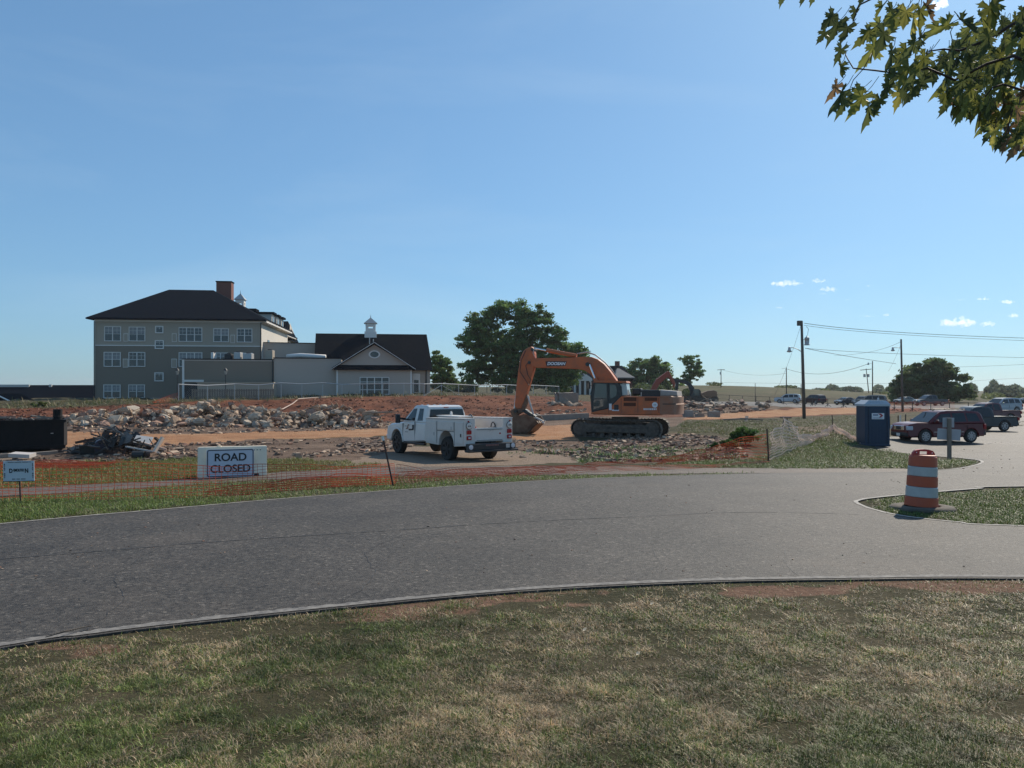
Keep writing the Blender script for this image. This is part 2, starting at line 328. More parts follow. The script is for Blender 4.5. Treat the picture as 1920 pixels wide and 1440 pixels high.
# bare clay fringe beside the road on the lawn side
ex = [-900, 0, 150, 300, 600, 960, 1300, 1600, 1920, 2800]; ey = [1375, 1220, 1199, 1180, 1148, 1114, 1096, 1090, 1088, 1098]
eX = []; eY = []
for a, b in zip(ex, ey): q = gp(a, b); eX.append(q.x); eY.append(q.y)
dd = np.interp(TX, eX, eY)-TY
fr = np.clip(1.3-np.abs(dd-.3)/.36, 0, 1)*np.clip((fbm(TX*1.6, TY*3.2, 77)-.38)*5, 0, 1)*(TY < 12)
zb = np.stack([lotm, dry, fr, 0*fr], -1)
idx = np.arange(TX.size).reshape(TX.shape)
Q = np.stack([idx[:-1, :-1], idx[:-1, 1:], idx[1:, 1:], idx[1:, :-1]], -1).reshape(-1, 4)
def ground_mat():
    m = bpy.data.materials.new('ground'); m.use_nodes = True; nt = m.node_tree; L = nt.links.new
    b = nt.nodes['Principled BSDF']; b.inputs['Roughness'].default_value = .95; b.inputs['Specular IOR Level'].default_value = .15
    tc = N(nt, 'TexCoord')
    def noise(s, det=6, r=.65):
        n = N(nt, 'TexNoise'); n.inputs['Scale'].default_value = s; n.inputs['Detail'].default_value = det; n.inputs['Roughness'].default_value = r
        L(tc.outputs['Object'], n.inputs['Vector']); return n.outputs[0]
    def ramp(f, *cs):
        cr = N(nt, 'ValToRGB'); e = cr.color_ramp.elements
        while len(e) < len(cs): e.new(.5)
        for k, (p, c) in enumerate(cs): e[k].position = p; e[k].color = (*c, 1)
        L(f, cr.inputs[0]); return cr.outputs[0]
    def mix(f, a, b_):
        mx = N(nt, 'Mix', data_type='RGBA'); L(f, mx.inputs[0]); L(a, mx.inputs[6]); L(b_, mx.inputs[7]); return mx.outputs[2]
    n1 = noise(.5, 8); n2 = noise(9, 8, .75); n3 = noise(.12, 5)
    def sharp(att, nz, k=.5):     # roughen the zone edge
        a = N(nt, 'Math', operation='MULTIPLY_ADD'); L(nz, a.inputs[0]); a.inputs[1].default_value = k; a.inputs[2].default_value = -k/2
        s = N(nt, 'Math', operation='ADD'); L(att, s.inputs[0]); L(a.outputs[0], s.inputs[1])
        r = N(nt, 'MapRange', interpolation_type='SMOOTHSTEP'); r.inputs[1].default_value = .3; r.inputs[2].default_value = .7; L(s.outputs[0], r.inputs[0]); return r.outputs[0]
    A = N(nt, 'Attribute', attribute_name='za'); B = N(nt, 'Attribute', attribute_name='zb')
    sa = N(nt, 'SeparateColor'); L(A.outputs['Color'], sa.inputs[0]); sb = N(nt, 'SeparateColor'); L(B.outputs['Color'], sb.inputs[0])
    grass = mix(n2, ramp(n1, (.35, (.055, .055, .02)), (.5, (.085, .072, .032)), (.65, (.13, .10, .055))), ramp(n1, (.35, (.03, .028, .014)), (.65, (.09, .075, .042))))
    field = mix(noise(.9, 8, .8), ramp(n3, (.35, (.05, .06, .022)), (.5, (.085, .08, .036)), (.65, (.125, .10, .05))), ramp(n3, (.35, (.07, .075, .03)), (.65, (.11, .085, .042))))
    clay = mix(n2, ramp(n1, (.3, (.085, .028, .014)), (.5, (.15, .05, .024)), (.7, (.23, .09, .045))), ramp(n1, (.35, (.065, .022, .013)), (.65, (.22, .085, .042))))
    sand = ramp(n1, (.3, (.30, .14, .068)), (.5, (.39, .2, .1)), (.7, (.43, .26, .15)))
    soil = mix(n2, ramp(n1, (.3, (.10, .062, .042)), (.7, (.19, .125, .085))), ramp(n1, (.3, (.07, .045, .032)), (.7, (.29, .2, .14))))
    pale = ramp(n2, (.3, (.20, .14, .10)), (.7, (.33, .25, .18)))
    lot = ramp(n1, (.3, (.2, .19, .17)), (.7, (.28, .26, .24)))
    c = mix(sharp(sb.outputs[1], n1, .3), grass, field)
    c = mix(sharp(sa.outputs[0], n1), c, clay)
    c = mix(sharp(A.outputs['Alpha'], n1), c, pale)
    c = mix(sharp(sa.outputs[2], n1, .7), c, soil)
    c = mix(sharp(sa.outputs[1], n1), c, sand)
    c = mix(sharp(sb.outputs[0], n1, .2), c, lot)
    c = mix(sharp(sb.outputs[2], n2, .5), c, ramp(n2, (.3, (.13, .065, .038)), (.7, (.26, .155, .10))))
    L(c, b.inputs['Base Color'])
    bp = N(nt, 'Bump'); bp.inputs['Strength'].default_value = .7; bp.inputs['Distance'].default_value = .08
    ad = N(nt, 'Math', operation='MULTIPLY_ADD'); L(noise(2.2, 8, .7), ad.inputs[0]); ad.inputs[1].default_value = 2.5; L(n2, ad.inputs[2])
    L(ad.outputs[0], bp.inputs['Height']); L(bp.outputs[0], b.inputs['Normal'])
    return m
go = npmesh('ground', np.stack([TX, TY, TZ], -1).reshape(-1, 3), Q, ground_mat(), smooth=True)
for nm, arr in (('za', za), ('zb', zb)):
    a = go.data.color_attributes.new(nm, 'FLOAT_COLOR', 'POINT'); a.data.foreach_set('color', arr.reshape(-1, 4).astype(np.float32).ravel())
tag(go, kind='structure')
# ---------------- roads ----------------
def dense(pts, closed=False, step=14):
    out = []; k = len(pts)
    for i in range(k if closed else k-1):
        a = pts[i]; b = pts[(i+1) % k]; m_ = max(1, int(math.hypot(b[0]-a[0], (b[1]-a[1])*4)/step))
        for j in range(m_): t = j/m_; out.append((a[0]+(b[0]-a[0])*t, a[1]+(b[1]-a[1])*t))
    if not closed: out.append(pts[-1])
    return out
def smoothpx(pts, n=6):         # Catmull-Rom through picture points
    P = [pts[0]]+list(pts)+[pts[-1]]; out = []
    for i in range(1, len(P)-2):
        p0, p1, p2, p3 = [np.array(q, float) for q in P[i-1:i+3]]
        for j in range(n):
            t = j/n; out.append(tuple(.5*((2*p1)+(-p0+p2)*t+(2*p0-5*p1+4*p2-p3)*t*t+(-p0+3*p1-3*p2+p3)*t**3)))
    out.append(tuple(pts[-1])); return out
def W2(px, py): q = gp(px, py); return (q.x, q.y)
def sheet(name, outlines, dz, m, skirt=0, holes=(), grid=True, world=False):
    polys = [[p if world else W2(*p) for p in o] for o in outlines]; hp = [[W2(*p) for p in h] for h in holes]
    vs = []; es = []
    for o in polys+hp:
        b = len(vs); vs += o; k = len(o); es += [(b+i, b+(i+1) % k) for i in range(k)]
    if grid:
        X = np.array([p[0] for p in vs]); Y = np.array([p[1] for p in vs])
        y = max(1.0, Y.min()); pts = []
        while y < Y.max():
            st = max(.25, y*.035)
            xs = np.arange(X.min(), X.max(), st); pts.append(np.stack([xs+rng.uniform(-.2, .2, len(xs))*st, 0*xs+y], -1)); y += st
        pts = np.concatenate(pts); ok = np.zeros(len(pts), bool)
        for o in polys: ok |= inpoly(pts[:, 0], pts[:, 1], o)
        for h in hp: ok &= ~inpoly(pts[:, 0], pts[:, 1], h)
        vs = vs+[tuple(p) for p in pts[ok]]
    r = delaunay_2d_cdt([Vector(p) for p in vs], es, [], 0, 1e-5)
    V = [(p.x, p.y) for p in r[0]]; Fs = [tuple(f) for f in r[2]]
    cx = np.array([sum(V[i][0] for i in f)/len(f) for f in Fs]); cy = np.array([sum(V[i][1] for i in f)/len(f) for f in Fs])
    ok = np.zeros(len(Fs), bool)
    for o in polys: ok |= inpoly(cx, cy, o)
    for h in hp: ok &= ~inpoly(cx, cy, h)
    zz = ground([p[0] for p in V], [p[1] for p in V])+dz
    mb = MB(); mb.add([(p[0], p[1], z) for p, z in zip(V, zz)], [f for f, k in zip(Fs, ok) if k])
    if skirt:
        for o in polys+hp:
            k = len(o); zs = ground([p[0] for p in o], [p[1] for p in o])+dz
            mb.add([(o[i][0], o[i][1], zs[i]) for i in range(k)]+[(o[i][0], o[i][1], zs[i]-skirt) for i in range(k)], [(i, (i+1) % k, (i+1) % k+k, i+k) for i in range(k)])
    o = mb.build(name, m); tag(o, kind='structure'); return o
def strip(name, line, w0, off, dz, m, wob=0):       # painted line of world width w0 along picture line, shifted by off metres
    pts = [Vector(W2(*p)) for p in dense(line, step=8)]; mb = MB(); vs = []; k = len(pts)
    for i, p in enumerate(pts):
        t = (pts[min(i+1, k-1)]-pts[max(i-1, 0)]).normalized(); nn = Vector((-t.y, t.x))
        ww = w0*(1+wob*random.uniform(-1, 1))
        for s in (off, off+ww):
            q = p+nn*s; vs.append((q.x, q.y, g(q.x, q.y)+dz))
    mb.add(vs, [(2*i, 2*i+1, 2*i+3, 2*i+2) for i in range(k-1)]); o = mb.build(name, m); tag(o, kind='structure'); return o
def asphalt(name, c1, c2, grit):
    m = bpy.data.materials.new(name); m.use_nodes = True; nt = m.node_tree; L = nt.links.new; b = nt.nodes['Principled BSDF']
    b.inputs['Roughness'].default_value = .7; b.inputs['Specular IOR Level'].default_value = .3
    tc = N(nt, 'TexCoord')
    def noise(s, d=4, r=.6):
        n = N(nt, 'TexNoise'); n.inputs['Scale'].default_value = s; n.inputs['Detail'].default_value = d; n.inputs['Roughness'].default_value = r; L(tc.outputs['Object'], n.inputs['Vector']); return n.outputs[0]
    big = noise(.6, 6); cr = N(nt, 'ValToRGB'); cr.color_ramp.elements[0].position = .35; cr.color_ramp.elements[1].position = .68
    cr.color_ramp.elements[0].color = (*c1, 1); cr.color_ramp.elements[1].color = (*c2, 1); L(big, cr.inputs[0])
    fine = noise(13, 12, .92); r2 = N(nt, 'ValToRGB'); e = r2.color_ramp.elements; e[0].position = .38; e[0].color = (.3, .3, .3, 1); e[1].position = .58; e[1].color = (1.3, 1.28, 1.25, 1)
    e2 = e.new(.68); e2.color = (2.6, 2.5, 2.4, 1); L(fine, r2.inputs[0])
    mx = N(nt, 'Mix', data_type='RGBA', blend_type='MULTIPLY'); mx.inputs[0].default_value = grit; L(cr.outputs[0], mx.inputs[6]); L(r2.outputs[0], mx.inputs[7])
    vo = N(nt, 'TexVoronoi'); vo.inputs['Scale'].default_value = 90; L(tc.outputs['Object'], vo.inputs['Vector'])
    v2 = N(nt, 'TexVoronoi'); v2.inputs['Scale'].default_value = 36; L(tc.outputs['Object'], v2.inputs['Vector'])
    sp = N(nt, 'SeparateColor'); L(v2.outputs['Color'], sp.inputs[0])
    r3 = N(nt, 'ValToRGB'); e = r3.color_ramp.elements; e[0].position = .0; e[0].color = (.28, .28, .28, 1); e[1].position = .12; e[1].color = (.62, .62, .62, 1)
    for p_, c_ in ((.3, .95), (.75, 1.12), (.93, 1.5), (1, 2.6)): q_ = e.new(p_); q_.color = (c_, c_, c_*.97, 1)
    L(sp.outputs[0], r3.inputs[0]); m3 = N(nt, 'Mix', data_type='RGBA', blend_type='MULTIPLY'); m3.inputs[0].default_value = .85; L(mx.outputs[2], m3.inputs[6]); L(r3.outputs[0], m3.inputs[7])
    nd = noise(.35, 7, .7); rd_ = N(nt, 'MapRange'); rd_.inputs[1].default_value = .52; rd_.inputs[2].default_value = .72; rd_.inputs[3].default_value = 0; rd_.inputs[4].default_value = .3; L(nd, rd_.inputs[0])
    m4 = N(nt, 'Mix', data_type='RGBA'); L(rd_.outputs[0], m4.inputs[0]); L(m3.outputs[2], m4.inputs[6]); m4.inputs[7].default_value = (.15, .115, .085, 1)
    L(m4.outputs[2], b.inputs['Base Color'])
    bp = N(nt, 'Bump'); bp.inputs['Strength'].default_value = .8; bp.inputs['Distance'].default_value = .006; L(vo.outputs[0], bp.inputs['Height']); L(bp.outputs[0], b.inputs['Normal'])
    return m
M_road = asphalt('asphalt', (.058, .051, .044), (.090, .078, .066), 1)
M_old = asphalt('old_asphalt', (.10, .073, .053), (.14, .105, .08), .7)
M_line = mat('road_paint', (.27, .245, .21), .85, c2=(.12, .11, .1), ns=16, amt=.9)
M_line2 = mat('cream_edge_paint', (.42, .38, .33), .8, c2=(.25, .23, .2), ns=10, amt=.8)
NEAR = smoothpx(list(zip(ex, ey))); FAR = smoothpx([(-900, 1075), (0, 984), (300, 957), (600, 931), (960, 906), (1200, 895), (1440, 888.5)])
ISL = smoothpx([(2800, 1012), (1920, 988), (1800, 981), (1700, 970), (1640, 957), (1612, 946), (1612, 941), (1640, 936), (1720, 928), (1840, 918), (1920, 914), (2800, 905)], 5)
WEDGE_R = smoothpx([(1640, 886.5), (1700, 885.5), (1770, 882), (1815, 876), (1838, 869), (1832, 864), (1800, 860), (1740, 855), (1650, 846)], 5)
lotline = [(1650, 846), (1640, 838), (1680, 812), (1740, 782), (1790, 768), (1850, 762), (1900, 757), (1925, 752), (2200, 751), (2800, 760)]
main = NEAR+[(2800, 1012)]+ISL+[(2800, 905)]+[(2800, 760)]
road_out = NEAR+ISL[0:]+lotline[::-1][0:]+WEDGE_R[::-1][1:]+[(1440, 888.5)]+FAR[::-1][1:]
sheet('road', [dense(road_out, True, 30)], .02, M_road, skirt=.07)
STR_T = smoothpx([(-600, 945), (0, 917), (150, 910), (270, 904), (400, 896), (520, 886), (640, 880), (760, 876), (1000, 874), (1200, 876), (1400, 878.5), (1640, 879), (1740, 880)])
STR_B = smoothpx([(-600, 962), (0, 931), (150, 923), (270, 915), (400, 907), (520, 900), (640, 895), (760, 892), (1000, 891), (1200, 889.5), (1435, 887.5), (1640, 888), (1740, 888)])
sheet('old_road', [dense(STR_T+STR_B[::-1], True, 30)], .01, M_old, skirt=.04)
def lines():
    strip('road_marking', NEAR, .1, .045, .026, M_line, .2)
    strip('road_marking', FAR, .06, -.08, .026, M_line2, .2)
    strip('road_marking', ISL, .07, .0, .026, M_line2, .2)
    strip('road_marking', [q for q in WEDGE_R if q[0] < 1840 and q[1] > 858], .08, -.08, .026, M_line2, .2)
    M_seam = mat('tar_seam', (.018, .017, .016), .7, c2=(.05, .048, .045), ns=6, amt=1)
    strip('road_seam', smoothpx([(0, 1052), (200, 1036), (450, 1016), (700, 1000), (950, 983), (1200, 971), (1400, 963), (1610, 967)]), .022, 0, .024, M_seam, .7)
    for ln in ([(620, 1146), (700, 1090), (690, 1040), (760, 1003)], [(1180, 1100), (1235, 1060), (1225, 1020), (1290, 985)], [(1500, 1090), (1470, 1040), (1530, 1000), (1520, 968)], [(150, 1195), (230, 1130), (215, 1085), (300, 1028)], [(1650, 890), (1720, 905), (1830, 895), (1920, 898)], [(1000, 905), (1200, 913), (1400, 908), (1600, 925)], [(1700, 870), (1780, 846), (1900, 842)]):
        strip('road_seam', [(x+random.uniform(-5, 5), y+random.uniform(-1.5, 1.5)) for x, y in smoothpx(ln, 9)], .007, 0, .023, M_seam, .9)
    M_wp = mat('worn_white_paint', (.5, .48, .45), .8, c2=(.25, .24, .22), ns=10, amt=.9)
    for a, b in (((1800, 860), (1840, 862.5)), ((1828, 852), (1852, 852.5)), ((1835, 834), (1862, 831))):
        strip('road_marking', [a, b], .1, 0, .026, M_wp)
lines()
# ---------------- common materials ----------------
M_trim = mat('white_trim', (.76, .71, .64), .6, c2=(.82, .77, .7), ns=3)
M_glass = mat('dark_glass', (.02, .025, .03), .06, spec=.8)
M_carglass = mat('car_glass', (.02, .025, .028), .06, spec=.5)
M_black = mat('black_plastic', (.015, .015, .016), .5, c2=(.03, .03, .03), ns=8)
M_rubber = mat('tyre_rubber', (.018, .017, .016), .85, c2=(.035, .032, .028), ns=10)
M_chrome = mat('chrome', (.7, .7, .72), .18, metal=1)
M_rim = mat('alloy', (.5, .5, .52), .3, metal=.8)
M_red = mat('red_lens', (.35, .01, .015), .15, coat=.5)
M_lens = mat('clear_lens', (.55, .57, .6), .1, coat=.6)
M_steel = mat('galvanised_steel', (.55, .54, .51), .5, metal=.2, c2=(.42, .41, .39), ns=6)
M_wood = mat('weathered_wood', (.16, .125, .095), .85, c2=(.26, .21, .165), ns=6, stretch=(4, 4, .5), bump=.3)
M_pole = mat('pole_wood', (.10, .08, .065), .9, c2=(.17, .135, .11), ns=5, stretch=(4, 4, .3), bump=.4)
M_conc = mat('concrete', (.34, .29, .235), .9, c2=(.22, .18, .145), ns=3, bump=.4, bs=12)
M_write = mat('black_lettering', (.012, .012, .014), .6)
M_whitemark = mat('white_lettering', (.75, .75, .75), .5)
def text(name, s, size, m, parent, M, bold=0, shear=0, ax='CENTER', sx=1, depth=.002):
    c = bpy.data.curves.new('t', 'FONT'); c.body = s; c.size = size; c.align_x = ax; c.align_y = 'CENTER'; c.offset = bold; c.extrude = depth; c.shear = shear
    o = bpy.data.objects.new('t', c); COL.objects.link(o); bpy.context.view_layer.update()
    me = bpy.data.meshes.new_from_object(o.evaluated_get(bpy.context.evaluated_depsgraph_get())); bpy.data.objects.remove(o)
    for v in me.vertices: v.co = M @ Vector((v.co.x*sx, v.co.y, v.co.z))
    me.materials.clear(); me.materials.append(m); me.name = name
    o = bpy.data.objects.new(name, me); COL.objects.link(o); o.parent = parent; return o
def frame(o, x, y):      # matrix whose local x,y axes are the given vectors
    x = Vector(x).normalized(); y = Vector(y).normalized(); z = x.cross(y); M = Matrix((x, y, z)).transposed().to_4x4(); M.translation = Vector(o); return M
def arch(cx, r, z, n=9):      # arch from front (high x) to rear over the wheel
    return [(cx+r*math.cos(PI*i/n), z+r*math.sin(PI*i/n)) for i in range(n+1)]
WHEELS = {}
def wheel(parent, x, y, r, w, side, m_rim=None, spokes=5, dish=.0):
    m_rim = m_rim or M_rim
    T = Matrix.Translation((x, y, r)) @ Matrix.Rotation(side*-PI/2, 4, 'X')   # axis z -> outwards
    tb = MB(); h = w/2
    tb.lathe([(r*.62, -h*.9), (r*.9, -h), (r*.985, -h*.75), (r, -h*.4), (r, h*.4), (r*.985, h*.75), (r*.9, h), (r*.66, h*.9), (r*.62, h*.6)], 28, T)
    t = tb.build('wheel', M_rubber, parent, True, ang=40)
    rb = MB(); rb.lathe([(r*.66, h*.3), (r*.66, h*.93), (r*.6, h*.93), (r*.58, h*.5), (r*.12, h*.45), (.001, h*.45)], 24, T, caps=False)
    for k in range(spokes):
        a = 2*PI*k/spokes
        for da in (-.12, .12):
            rb.bar(T @ Vector((r*.1*math.cos(a), r*.1*math.sin(a), h*(.8+dish))), T @ Vector((r*.62*math.cos(a+da), r*.62*math.sin(a+da), h*.85)), r*.07, r*.1)
    rb.lathe([(r*.13, h*.5), (r*.13, h*.95), (.001, h)], 12, T, caps=False)
    rb.build('rim', m_rim, t); return t
def vehicle(name, label, cat, loc, rz, L=4.8, W=1.85, low=None, top=None, wx=(.95, 3.8), wr=.38, paint=None, wins=(), ws=None, rw=None, zb=1.0, inset=.2, bed=None, group=None, roofrack=False,
            spokes=5, grille=True, side_line=False, mirror=None, tails=((.03, .75, 1.05),), lamp=(.62, .82), rimmat=None, detail=True, belt_w=.05, parent=None):
    """local x forward from rear bumper, y left. low: (x,z) outline from rear-bottom over the top to the nose; top: greenhouse outline"""
    t = thing(name, label, cat, loc, rz, group) if parent is None else parent
    hw = W/2; ar = wr+.06
    bottom = [(L-.12, .32)] + [p for p in arch(wx[1], ar, .36)] + [p for p in arch(wx[0], ar, .36)] + [(.1, .36)]
    wfun = lambda z: 1-.05*max(0, (z-.55)/.5)**2-.03*max(0, (.55-z)/.3)
    mb = MB(); mb.prism(low+bottom, -hw, hw, .05, wfun)
    def plan(v):
        x, y, z = v; f = 1
        if x > L-1.0: f -= .2*((x-L+1.0)/1.0)**2
        if x < .5: f -= .06*((.5-x)/.5)**2
        return (x, y*f, z)
    mb.v = [plan(v) for v in mb.v]
    mb.build('body', paint, t, True, ang=32)
    ztop = max(p[1] for p in top)
    tf = lambda z: 1-(belt_w+inset*max(0, min(1.2, (z-zb)/(ztop-zb))))/hw*1.0
    if top:
        cb = MB(); cb.prism(top, -hw, hw, .035, tf); cb.build('cabin', paint, t, True, ang=32)
    def sidept(x, z, s, off=.006): return Vector((x, s*(hw*tf(z)+off), z))
    for s in (1, -1):
        for poly in wins:
            wb = MB(); vs = [sidept(x, z, s) for x, z in poly]; wb.add(vs, [tuple(range(len(vs)))]); wb.build('side_window', M_carglass, t)
    for nm, q in (('windscreen', ws), ('rear_window', rw)):
        if not q: continue
        (x1, z1), (x2, z2) = q; nn = Vector((z2-z1, 0, -(x2-x1))).normalized()
        if (nm == 'windscreen') != (nn.x > 0): nn = -nn
        wb = MB(); a, b = Vector((x1, 0, z1))+nn*.012, Vector((x2, 0, z2))+nn*.012; ya = hw*tf(z1)-.07; yb = hw*tf(z2)-.09
        wb.add([(a.x, -ya, a.z), (a.x, ya, a.z), (b.x, yb, b.z), (b.x, -yb, b.z)], [(0, 1, 2, 3)]); wb.build(nm, M_carglass, t)
    for x in wx:
        for s in (1, -1): wheel(t, x, s*(hw-.12), wr, .24, s, rimmat, spokes)
        wl = MB(); wl.box((x, 0, .62), (2*ar-.05, W-.3, .5)); wl.build('wheel_well', M_black, t)
    ub = MB(); ub.box((L/2, 0, .38), (L*.9, W*.7, .16)); ub.build('underbody', M_black, t)
    nose = max(p[0] for p in low)
    if detail:
        for s in (1, -1):
            lb = MB(); lb.rbox((nose-.2, s*(hw-.33), lamp[0]+(lamp[1]-lamp[0])/2), (.34, .4, lamp[1]-lamp[0]), .04, rz=-s*.35); lb.build('headlight', M_lens, t)
            for x, z0, z1 in tails:
                lb = MB(); lb.rbox((x+.05, s*(hw-.1), (z0+z1)/2), (.16, .2, z1-z0), .03); lb.build('tail_light', M_red, t)
            if mirror:
                m_ = MB(); m_.rbox((mirror[0], s*(hw+.12), mirror[1]), (.12, .2, .16), .03); m_.bar((mirror[0], s*(hw-.1), mirror[1]-.06), (mirror[0], s*(hw+.06), mirror[1]-.05), .05); m_.build('wing_mirror', paint, t, True, ang=40)
        if grille:
            gb = MB(); gb.rbox((nose-.02, 0, (lamp[0]+lamp[1])/2), (.06, W*.46, (lamp[1]-lamp[0])*1.1), .02); gb.build('grille', M_chrome, t)
            gb = MB(); gb.box((nose+.012, 0, (lamp[0]+lamp[1])/2), (.03, W*.2, (lamp[1]-lamp[0])*.8)); gb.build('grille_badge', M_black, t)
        bb = MB(); bb.rbox((nose-.1, 0, .48), (.22, W*.78, .24), .05); bb.rbox((.08, 0, .52), (.2, W*.96, .22), .05); bb.build('bumper', M_black if paint is not None else M_chrome, t)
        pl = MB(); pl.box((nose+.035, 0, .46), (.01, .3, .15)); pl.build('number_plate', M_trim, t)
        for x in (wins and [(max(p[0] for p in w_)+min(p[0] for p in w_))/2-.35 for w_ in wins[:2]]):
            for s in (1, -1):
                hb = MB(); hb.box((x, s*(hw*wfun(zb-.12)+.012), zb-.14), (.16, .03, .03)); hb.build('door_handle', paint, t)
        for s in (1, -1):
            sb = MB(); sb.box(((wx[0]+wx[1])/2, s*(hw+.002), .62), (wx[1]-wx[0]-2*ar-.1, .02, .035)); sb.build('side_moulding', M_chrome if side_line else M_black, t)
            db = MB()
            for x in ((min(p[0] for p in w_) for w_ in wins[:2])): db.box((x-.03, s*(hw*.985), .72), (.012, .02, .5))
            if db.v: db.build('door_gap', M_black, t)
    if roofrack:
        for s in (1, -1):
            rb = MB(); y = s*(hw*tf(ztop)-.1); rb.tube([(1.0, y, ztop), (1.1, y, ztop+.07), (3.0, y, ztop+.07), (3.15, y, ztop)], .022, 6)
            rb.build('roof_rail', M_black, t)
        rb = MB(); rb.bar((1.3, -hw*.7, ztop+.07), (1.3, hw*.7, ztop+.07), .04); rb.bar((2.4, -hw*.7, ztop+.07), (2.4, hw*.7, ztop+.07), .04); rb.build('roof_rail', M_black, t)
    if bed:      # open cargo bed: (x0,x1,zrail)
        x0, x1, zr = bed; b_ = MB()
        for s in (1, -1): b_.box(((x0+x1)/2, s*(hw-.09), zr+.02), (x1-x0, .12, .05))
        b_.box((x0+.04, 0, zr+.015), (.07, W-.3, .05)); b_.build('bed_rail', paint, t)
        b_ = MB(); b_.box(((x0+x1)/2, 0, zr+.004), (x1-x0-.1, W-.32, .012)); b_.build('bed_cover', M_black, t)
    return t
def paintm(n, c, c2=None): return mat(n, c, .35, c2=c2 or tuple(k*.85 for k in c), ns=1.5, coat=.25, spec=.35)
